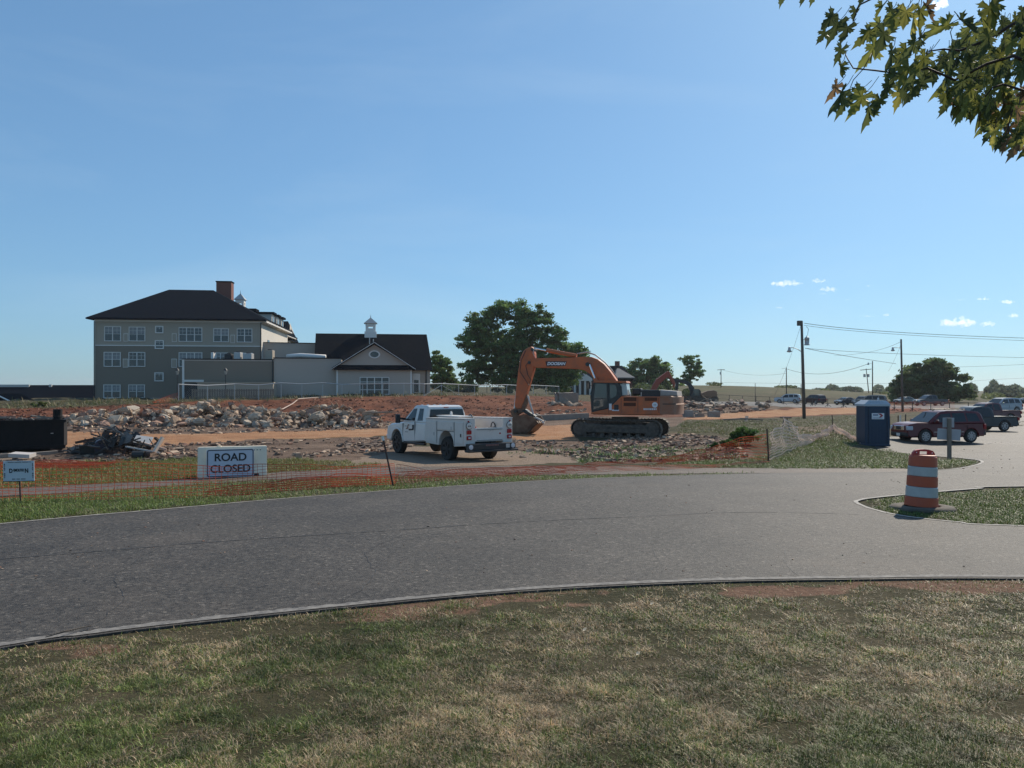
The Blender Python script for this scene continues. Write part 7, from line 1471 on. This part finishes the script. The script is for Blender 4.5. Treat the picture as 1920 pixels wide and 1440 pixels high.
b = MB(); b.box((.02, -.535, 1.5), (.6, .012, .3)); sp = b.build('sign_plate', M_whitemark, t)
b = MB(); 
for j in range(5): b.box((-.2+.05*j, -.543, 1.56), (.036, .006, .065))
for j in range(12): b.box((-.22+.04*j, -.543, 1.41), (.026, .006, .03))
b.build('sign_lettering', mat('sign_blue', (.02, .04, .15), .5), sp)
b = MB(); b.add([(.0, -.543, 1.63), (.16, -.543, 1.63), (.27, -.543, 1.53), (.16, -.543, 1.44), (.06, -.543, 1.44), (.16, -.543, 1.53)], [(0, 5, 2, 1), (5, 4, 3, 2)]); b.build('sign_arrow', mat('sign_red', (.4, .02, .02), .5), sp)
# ---------------- sign post with two boards seen from behind ----------------
ps = gp(1780, 862); dS = ps.y; t = thing('sign_post', 'wooden post with two blank white boards in front of the maroon SUV', 'sign post', ps); s = dS/F; hh = CZ-(784-HY)*s-ps.z
b = MB(); b.box((0, 0, hh/2), (.115, .115, hh)); b.build('post', M_wood, t)
M_brd = mat('sign_back', (.42, .42, .43), .5, c2=(.36, .36, .37), ns=4)
b = MB(); zc = CZ-(792.5-HY)*s-ps.z; b.box((.01, .08, zc), (22*s, .015, 18*s), rz=.05); b.build('upper_board', M_brd, t)
b = MB(); zc = CZ-(815-HY)*s-ps.z; b.box((.03, .08, zc), (41*s, .015, 21*s), rz=-.12, ry=.06); b.build('lower_board', M_brd, t)
b = MB(); b.bar((0, .05, zc+.2), (0, .05, zc-.3), .05, .02); b.build('bracket', M_steel, t)
# ---------------- utility poles and wires ----------------
def upole(name, label, px, py_b, py_t, d, r=.14, lean=0, arm=None, group='utility poles'):
    o = on(px, d) if py_b is None else at(px, py_b, d); top = at(px+lean, py_t, d); t = thing(name, label, 'utility pole', o, 0, group); b = MB(); b.tube([(0, 0, -.3), (top-o)*.5, top-o], [r, r*.85, r*.7], 10); b.build('pole', M_pole, t, True); return t, o, top
def arm_lamp(t, o, d, pts, lamp, nm='lamp'):
    b = MB(); b.tube([at(x, y, d)-o for x, y in pts], .035, 6); b.build('lamp_arm', M_steel, t, True); p = at(*lamp, d)-o
    b = MB(); b.lathe([(.04, .3), (.12, .22), (.14, 0), (.26, -.18), (.22, -.2), (.05, -.25)], 12, Matrix.Translation(p)); b.build('lamp_head', M_steel, t, True)
t1, o1, top1 = upole('utility_pole', 'tall wooden utility pole with transformer and lamp arm in front of the far lot', 1508, 786, 603, 75, .17, -5)
arm_lamp(t1, o1, 75, [(1502, 659), (1496, 655), (1488, 652), (1482, 652)], (1480, 656))
b = MB(); c_ = at(1513, 641, 75)-o1; b.lathe([(.05, .62), (.05, .5), (.1, .48), (.2, .42), (.25, .3), (.22, .28), (.22, -.25), (.28, -.27), (.28, -.32), (.1, -.34)], 14, Matrix.Translation(c_)); b.bar(c_+Vector((-.1, 0, .2)), c_+Vector((-.45, 0, .2)), .06); b.build('transformer', M_steel, t1, True)
b = MB(); b.rbox(at(1501.5, 606, 75)-o1-Vector((.1, 0, 0)), (.5, .3, .5), .05); b.build('pole_cap', M_pole, t1)
b = MB(); b.tube([at(1512, 612, 75)-o1, at(1516, 617, 75)-o1, at(1514, 628, 75)-o1], .02, 5); b.build('jumper_wire', M_black, t1)
t2, o2, top2 = upole('utility_pole', 'wooden utility pole with lamp arm in front of the bushy tree', 1692.5, 773, 636, 100, .15, -3); arm_lamp(t2, o2, 100, [(1690, 652.5), (1684, 652), (1676, 652)], (1674, 655))
t3, o3, top3 = upole('utility_pole', 'slim utility pole just left of the bushy tree', 1636, None, 677, 170, .14, 0); arm_lamp(t3, o3, 170, [(1636, 682), (1629, 681)], (1628, 682))
t4, o4, top4 = upole('utility_pole', 'slim utility pole rising behind the white far lot SUV', 1474.5, None, 689, 190, .14, 0); b = MB(); b.bar(at(1466, 691, 190)-o4, at(1475, 690, 190)-o4, .08); b.build('lamp_arm', M_steel, t4)
t5, o5, top5 = upole('utility_pole', 'distant pole with crossarm on the hill above the far excavators', 1352, None, 692, 235, .14, 0); b = MB(); b.bar(at(1345, 693.5, 235)-o5, at(1359, 693, 235)-o5, .16); b.build('crossarm', M_pole, t5); b = MB(); b.rbox(at(1351, 700, 235)-o5, (.4, .4, .8), .05); b.build('transformer', M_steel, t5)
t6, o6, top6 = upole('utility_pole', 'leaning distant pole with crossarm and two transformers', 1629, None, 691, 260, .16, -5); b = MB(); b.bar(at(1613, 694, 260)-o6, at(1634, 692, 260)-o6, .22); b.build('crossarm', M_pole, t6)
for x in (1621, 1628): b = MB(); b.rbox(at(x, 704, 260)-o6, (.7, .5, 1.1), .1); b.build('transformer', M_steel, t6)
t7, o7, top7 = upole('utility_pole', 'short thin post on the grass below the hill', 1416, None, 718, 150, .07, 0); t8, o8, top8 = upole('utility_pole', 'thin distant pole half hidden left of the tall utility pole', 1502, None, 720, 200, .1)
for px, py, d, lb in ((1217, 711, 160, 'thin pale lamp post left behind the orange excavator arm'), (1230, 709, 162, 'thin pale lamp post close to the orange excavator arm'), (913, 690, 150, 'thin pale lamp post before the big dark tree')):
    upole('lamp_post', lb, px, None, py, d, .06, 0, group='thin lamp posts')
M_wire = mat('wire', (.05, .05, .055), .6)
wl = iter(['upper line of the top pair running right from the tall utility pole', 'lower line of the top pair running right from the tall utility pole', 'middle line running right from below the transformer', 'line sagging from the transformer pole to the pole by the bushy tree', 'guy wire slanting down left from the tall utility pole', 'line from the slim pole rising to the lamp pole by the bushy tree',
   'low sagging line between the two slim poles', 'faint long low line across the hill', 'line passing right behind the bushy tree', 'faint lowest line right of the bushy tree', 'guy wire from the lamp pole down to the left', 'faint line from the distant crossarm pole to the slim pole'])
def wire(pts, r=.028):   # pts: (px,py,d) control, catenary by quadratic through the middle
    P = [at(*p) for p in pts]; out = []
    if len(P) == 2: out = P
    else:
        a, m, c = P
        for i in range(17): t_ = i/16; out.append(a*(2*(t_-.5)*(t_-1))+m*(4*t_*(1-t_))+c*(2*t_*(t_-.5)))
    b = MB(); b.tube(out, r, 4); lb = next(wl); tag(b.build('overhead_wire', M_wire, None), 'thin dark '+lb if not lb.startswith('faint') else lb, 'wire', 'overhead wires')
wire([(1508, 606, 75), (1700, 624, 78), (1990, 636, 82)], .028); wire([(1508, 610, 75), (1700, 628, 78), (1990, 641, 82)], .02); wire([(1510, 653, 75), (1700, 664, 80), (1990, 672, 86)], .02); wire([(1510, 653, 75), (1590, 668, 85), (1680, 682, 99)], .028)
wire([(1501, 612, 75), (1478, 680, 72.5), (1452, 742, 70)], .012); wire([(1565, 667, 120), (1635, 659, 110), (1690, 640, 100)], .018); wire([(1476, 692, 190), (1545, 701, 182), (1628, 682, 170)], .04); wire([(1355, 717, 240), (1500, 719, 220), (1680, 719, 210)], .03)
wire([(1795, 688, 170), (1860, 686, 160), (1990, 680, 150)], .03); wire([(1790, 718, 220), (1860, 712, 220), (1990, 706, 220)], .03); wire([(1689, 645, 100), (1680, 668, 99), (1666, 696, 98)], .012); wire([(1356, 694, 235), (1410, 703, 215), (1474, 700, 190)], .03)
# ---------------- stands and stakes behind the nets ----------------
p = gp(1473, 800); p = on(1473, 46); t = thing('work_stand', 'low flat topped stand poking out above the bleached backlit netting', 'stand', p); zt = CZ-(783-HY)/F*46-p.z; b = MB(); b.box((0, 0, zt), (.62, .3, .07)); b.build('top_board', M_black, t)
for sx_ in (-1, 1): b = MB(); b.bar((sx_*.25, 0, 0), (sx_*.08, 0, zt), .05); b.build('leg', M_wood, t)
for px, pt_, d, lb, m in ((1684, 779, 60, 'thin rusty stake left behind the maroon SUV bonnet', M_rust), (1688, 778, 59, 'pale wooden stake beside the rusty stake', M_trim), (1698, 777, 61, 'thin dark stake right of the pale wooden stake', M_black), (1668, 781, 58, 'thin dark post tight beside the portable toilet', M_black)):
    o = on(px, d); h_ = max(.6, CZ-(pt_-HY)/F*d-o.z); b = MB(); b.box((0, 0, h_/2), (.07, .05, h_)); tag(b.build('marker_stake', m, None, loc=o), lb, 'stake', 'stakes behind the portable toilet')
# dead branch and board heap on the grass
o = on(1395, 62); 
for i, (dx, L_, an, lb) in enumerate([(-.9, 1.6, .1, 'lower broken board on the grass left of the tall utility pole'), (.6, 1.8, -.15, 'longer broken board on the grass left of the tall utility pole'), (.2, .9, 1.2, 'short board leaning on the other broken boards')]):
    b = MB(); b.box((o.x+dx, o.y, o.z+.15), (L_, .25, .1), ry=-an*.4, rz=an); tag(b.build('plank', M_wood, None), lb, 'plank')
# little stick on the road, paper scraps on the lawn
b = MB(); q1 = gp(85, 1205); q2 = gp(120, 1198); q3 = gp(170, 1184); b.tube([q1+Vector((0, 0, .045)), q2+Vector((0, 0, .06)), q3+Vector((0, 0, .05))], [.004, .008, .005], 6); tag(b.build('twig', M_bark, None), 'thin bare twig lying on the road edge at the left', 'twig')
M_pap = mat('thin_paper', (.9, .8, .65), .7, trans=.6)
for px, py, lb in ((1096, 1190, 'small white scrap on the lawn near the middle of the road edge'), (1196, 1236, 'pale curled leaf on the lawn right of the middle'), (1222, 1140, 'white stalk standing in the bare clay by the road edge')):
    q1 = gp(px, py); b = MB(); b.add([q1+Vector(v) for v in ((-.015, 0, .03), (.012, -.006, .04), (.02, .01, .055), (-.008, .012, .05), (.004, -.004, .06))], [(0, 1, 4), (1, 2, 4), (2, 3, 4), (3, 0, 4)]); tag(b.build('paper_scrap', M_pap, None), lb, 'scrap')
# ---------------- overhanging maple ----------------
def maple():
    base = Vector((6.6, 2.3, g(6.6, 2.3))); t = thing('maple_tree', 'maple tree with leafy branches hanging into the upper right corner', 'tree', base)
    tb = MB(); tb.tube([(0, 0, -.2), (.05, 0, 1.5), (-.1, .1, 3.0), (-.2, .2, 4.6)], [.24, .2, .17, .08], 12); tb.build('trunk', M_bark, t, True)
    # leaf outline (five lobed, toothed), tip towards -y
    half = [(0, .5), (.05, .32), (.16, .40), (.13, .30), (.30, .34), (.42, .46), (.40, .33), (.52, .30), (.38, .22), (.46, .14), (.30, .12), (.20, .06), (.36, -.02), (.50, -.10), (.40, -.14), (.46, -.24), (.33, -.20), (.30, -.30), (.20, -.20), (.13, -.14), (.16, -.32), (.26, -.42), (.17, -.46), (.20, -.58), (.10, -.60), (.05, -.74), (0, -.92)]
    half = [(x, y-.0) for x, y in half]
    half = [(x*.86, y) for x, y in half]; half[0] = (0, .12); half = [half[0], (.06, .22), (.18, .30), (.16, .38), (.30, .30)]+half[7:]
    pts = half+[(-x, y) for x, y in half[-2:0:-1]]
    c0 = (0, .05)
    V = []; Fq = []; cols = []; rr = np.random.default_rng(77); tw = MB()
    P2 = np.array(pts); n = len(P2)
    def leaf(pos, size, down, face, green):
        down = Vector(down).normalized(); face = Vector(face); face = (face-down*face.dot(down)).normalized(); side = down.cross(face); k = len(V)
        fold = rr.uniform(.15, .8); curl = rr.uniform(-.5, .6)
        vs = [(0, .05, 0)]+[(x, y, 0) for x, y in P2]
        for x, y, _ in vs:
            zz_ = abs(x)*fold+curl*(y-.1)**2*.5+.06*math.sin(9*x+4*y); q = pos+(side*(x*math.cos(fold*.7))+down*(-(y-.12))+face*zz_)*size; V.append(q)
        for i in range(n): Fq.append((k, k+1+i, k+1+(i+1) % n))
        c = np.array(green)*rr.uniform(.75, 1.3); cols.extend([c]*(n+1))
    G1 = (.09, .11, .04); G2 = (.19, .2, .05); G3 = (.36, .33, .08); G4 = (.2, .13, .07)
    wind = Vector((-.35, .05, -1))
    def lv(px, py, s_px, gcol=G1, d=None, tilt=0, stem=True, away=0):
        d = d or rr.uniform(2.7, 3.3); p = at(px, py, d); size = s_px*.8/F*d; dn = wind+Vector((tilt, rr.uniform(-.25, .25), rr.uniform(-.1, .1))); face = Vector((rr.uniform(-.9, .9), -1, rr.uniform(-.5, .9))); leaf(p, size, dn, face, gcol)
        if stem: e = p-dn.normalized()*size*rr.uniform(.4, .8)+Vector((rr.uniform(0, .02), 0, 0)); tw.tube([p, (p+e)/2+Vector((.004, 0, .0)), e], .0014, 4, caps=False)
    hero = [(1572, 42, 62, G1, -.2), (1560, 30, 50, G1, -.5), (1590, 50, 55, G1, -.1), (1578, 92, 48, G1, -.1), (1605, 18, 40, G1, .1), (1548, 60, 40, G1, -.4), (1640, 85, 72, G2, -.25), (1658, 60, 74, G1, 0), (1650, 45, 52, G2, -.5), (1672, 95, 60, G1, .1), (1630, 60, 48, G2, -.6), (1576, 122, 46, G2, .2), (1578, 172, 66, G1, -.35), (1568, 160, 50, G4, -.2), (1586, 185, 52, G1, -.1), (1618, 180, 62, G2, -.3), (1628, 200, 62, G1, .25), (1610, 170, 50, G2, -.5),
            (1700, 20, 66, G3, .1), (1712, 30, 60, G3, .2), (1690, 25, 58, G2, -.2), (1672, 18, 58, G1, -.2), (1725, 18, 54, G2, .4), (1735, 10, 46, G4, .9), (1676, 30, 48, G2, .1), (1655, 10, 40, G2, -.3),
            (1700, 92, 52, G2, -.4), (1715, 78, 58, G1, -.2), (1725, 68, 50, G1, .1), (1690, 110, 52, G2, -.1), (1705, 125, 58, G2, -.2), (1680, 140, 60, G1, -.3), (1700, 150, 58, G1, .1), (1720, 120, 60, G1, 0), (1735, 105, 55, G2, -.1), (1665, 160, 52, G1, -.2), (1650, 185, 46, G2, 0), (1690, 172, 48, G3, 0), (1712, 165, 55, G1, -.2), (1732, 150, 55, G1, -.3),
            (1760, 50, 60, G2, -.9), (1780, 45, 56, G2, -1.2), (1800, 38, 56, G1, 1.2), (1840, 30, 62, G2, .6), (1855, 12, 62, G2, .5), (1868, 2, 60, G2, .4), (1825, 45, 50, G2, -.6)]
    for x, y, s, c, ti in hero: lv(x, y, s*rr.uniform(.92, 1.08), c, tilt=ti)
    dense_zone = [(1736, 120), (1790, 100), (1840, 62), (1880, 42), (1935, 34), (1935, 150), (1870, 165), (1840, 195), (1800, 200), (1770, 215), (1740, 190), (1725, 165)]
    zone2 = [(1835, 188), (1870, 178), (1935, 172), (1935, 290), (1880, 280), (1860, 262), (1838, 250), (1845, 225), (1820, 232)]
    for z_, cnt, cs in ((dense_zone, 105, (G1, G1, G1, G2, G1, G2)), (zone2, 50, (G1, G1, G2, G2, G4, G3)), ([(1760, 190), (1850, 190), (1840, 222), (1775, 225)], 12, (G4, G1, G1, G2))):
        k = 0
        while k < cnt:
            x, y = rr.uniform(1720, 1940), rr.uniform(20, 300)
            if inpoly(np.array([x]), np.array([y]), z_)[0]: lv(x, y-18, rr.uniform(34, 56), cs[rr.integers(len(cs))], d=rr.uniform(2.9, 4.2)*1.0, tilt=rr.uniform(-.4, .4)); k += 1
    for x, y in ((1471, -16), (1512, -16), (1530, -20), (1620, -14)): lv(x, y, 40, G1)
    for _ in range(260): lv(rr.uniform(1950, 2700), rr.uniform(-420, 240), rr.uniform(40, 60), (G1, G2)[rr.integers(2)], d=rr.uniform(2.6, 4.2), tilt=rr.uniform(-.4, .4))
    for _ in range(110): lv(rr.uniform(1560, 1960), rr.uniform(-420, -60), rr.uniform(40, 60), (G1, G2)[rr.integers(2)], d=rr.uniform(2.8, 3.6), tilt=rr.uniform(-.4, .4))
    me_v = np.array([tuple(v) for v in V])-np.array(base); o = npmesh('foliage', me_v, np.array(Fq), mat('maple_leaf', (1, 1, 1), .5, tint=True, trans=.5, spec=.35), np.array(cols)); o.parent = t
    B = lambda L_, d, r0, r1: tw.tube([at(x, y, d+i*.03) for i, (x, y) in enumerate(L_)], list(np.linspace(r0, r1, len(L_))), 6)
    B([(1960, 20), (1900, 45), (1850, 75), (1800, 95), (1770, 92), (1740, 96)], 3.1, .008, .0025); B([(1960, 130), (1900, 105), (1850, 120), (1790, 150), (1740, 128), (1680, 137), (1640, 132), (1600, 128), (1590, 112), (1582, 95)], 3.05, .007, .0018)
    B([(1618, 130), (1600, 150), (1594, 165)], 3.0, .002, .0015); B([(1618, 131), (1628, 112), (1634, 100)], 3.0, .002, .0015); B([(1740, -60), (1700, -20), (1650, -10), (1610, 10), (1600, 40)], 3.0, .006, .002); B([(1960, 160), (1920, 170), (1880, 158), (1860, 165), (1840, 190), (1835, 240)], 3.2, .006, .002)
    B([(1960, 180), (1900, 200), (1890, 240), (1875, 270)], 3.4, .005, .002); B([(1790, 95), (1782, 60), (1790, 45)], 3.1, .002, .0015)
    for P_ in ([(1960, 20), (2200, -60), (2900, -500), (3600, -300)], [(1960, 130), (2300, 60), (3000, -300)], [(1960, 160), (2300, 100), (3000, -200)], [(1740, -60), (2000, -200), (2900, -520)], [(1960, 180), (2400, 140), (3000, -100)]):
        tw.tube([at(x, y, 3.1) for x, y in P_], list(np.linspace(.008, .04, len(P_))), 6)
    tw.v = [tuple(Vector(v)-base) for v in tw.v]; tw.build('branch', mat('reddish_twig', (.05, .03, .025), .7), t, True)
maple()
chips('road_gravel', 'tiny loose stones scattered over the asphalt', [([(0, 1040), (960, 960), (1900, 1000), (1900, 1080), (960, 1100), (0, 1200)], 420, .004, .013), ([(0, 990), (960, 908), (1600, 892), (1600, 960), (900, 985), (0, 1045)], 260, .006, .016), ([(1650, 890), (1900, 800), (1915, 900), (1640, 935)], 200, .01, .03)], 71, lift=.02)
# ---------------- clouds ----------------
def clouds():
    m = bpy.data.materials.new('cloud_vapour'); m.use_nodes = True; nt = m.node_tree; nt.nodes.clear(); v = nt.nodes.new('ShaderNodeVolumePrincipled'); v.inputs['Color'].default_value = (1, 1, 1, 1); v.inputs['Density'].default_value = .022; v.inputs['Anisotropy'].default_value = .6
    o_ = nt.nodes.new('ShaderNodeOutputMaterial'); nt.links.new(v.outputs[0], o_.inputs['Volume'])
    rr = random.Random(3)
    L_ = [(1475, 532, 64, 14, 'left long puff of the pair above the tall pole'), (1535, 527, 24, 10, 'small round puff right of the long puff'), (1553, 543, 34, 12, 'ragged puff just below the small round puff'), (1541, 551, 16, 6, 'tiny puff under the ragged puff'), (1461, 577, 14, 6, 'tiny puff below the long puff'), (1590, 562, 8, 4, 'speck of cloud right of the ragged puff'), (1631, 536, 12, 5, 'little cloud high between the pole and the bushy tree'), (1661, 591, 14, 7, 'small puff above the lamp pole'), (1625, 593, 36, 5, 'thin streak left of the small puff'),
          (1795, 605, 56, 20, 'biggest cloud above the bushy tree'), (1852, 607, 28, 12, 'smaller cloud right of the biggest cloud'), (1842, 561, 26, 8, 'low bright puff upper right'), (1890, 566, 28, 11, 'bright puff close to the right edge'), (1900, 592, 20, 10, 'round puff at the right edge below the bright puff'), (1800, 562, 20, 5, 'faint streak left of the low bright puff'), (1762, 8, 26, 18, 'bright puff at the top between the maple leaves')]
    for px, py, w_, h_, lb in L_:
        d = 3200; c = at(px, py, d); s = d/F; bm = bmesh.new(); W_ = w_*s; H_ = h_*s; n = max(6, int(w_/3.2))
        for k in range(n):
            f = (k+.5)/n*2-1; env = (1-f*f)**.5; r = H_*.33*rr.uniform(.6, 1.1)*(.45+.55*env)
            for q in range(2):
                M = Matrix.Translation((f*W_*.47+rr.uniform(-.1, .1)*H_, rr.uniform(-.5, .5)*H_, rr.uniform(-.3, .35)*H_*env*(q+.3))); bmesh.ops.create_icosphere(bm, subdivisions=2, radius=r*(1 if q == 0 else .75), matrix=M)
        me = bpy.data.meshes.new('cloud'); bm.to_mesh(me); bm.free(); me.materials.append(m); o = bpy.data.objects.new('cloud', me); COL.objects.link(o); o.location = c
        rm = o.modifiers.new('r', 'REMESH'); rm.mode = 'VOXEL'; rm.voxel_size = max(2.5, H_*.06); dm = o.modifiers.new('d', 'DISPLACE'); tx = bpy.data.textures.new('c', 'CLOUDS'); tx.noise_scale = H_*.3; dm.texture = tx; dm.strength = H_*.45; dm.mid_level = .5
        tag(o, 'white '+lb, 'cloud', 'small clouds low in the sky')
clouds()

def haze():
    m = bpy.data.materials.new('haze'); m.use_nodes = True; nt = m.node_tree; nt.nodes.clear(); v = nt.nodes.new('ShaderNodeVolumePrincipled'); v.inputs['Color'].default_value = (.9, .95, 1, 1); v.inputs['Density'].default_value = .00013; v.inputs['Anisotropy'].default_value = .3
    o_ = nt.nodes.new('ShaderNodeOutputMaterial'); nt.links.new(v.outputs[0], o_.inputs['Volume']); b = MB(); b.box((0, 1450, 10), (8200, 3300, 60)); o = b.build('haze', m); tag(o, 'thin blue haze of the distance', 'haze', kind='stuff')
haze()
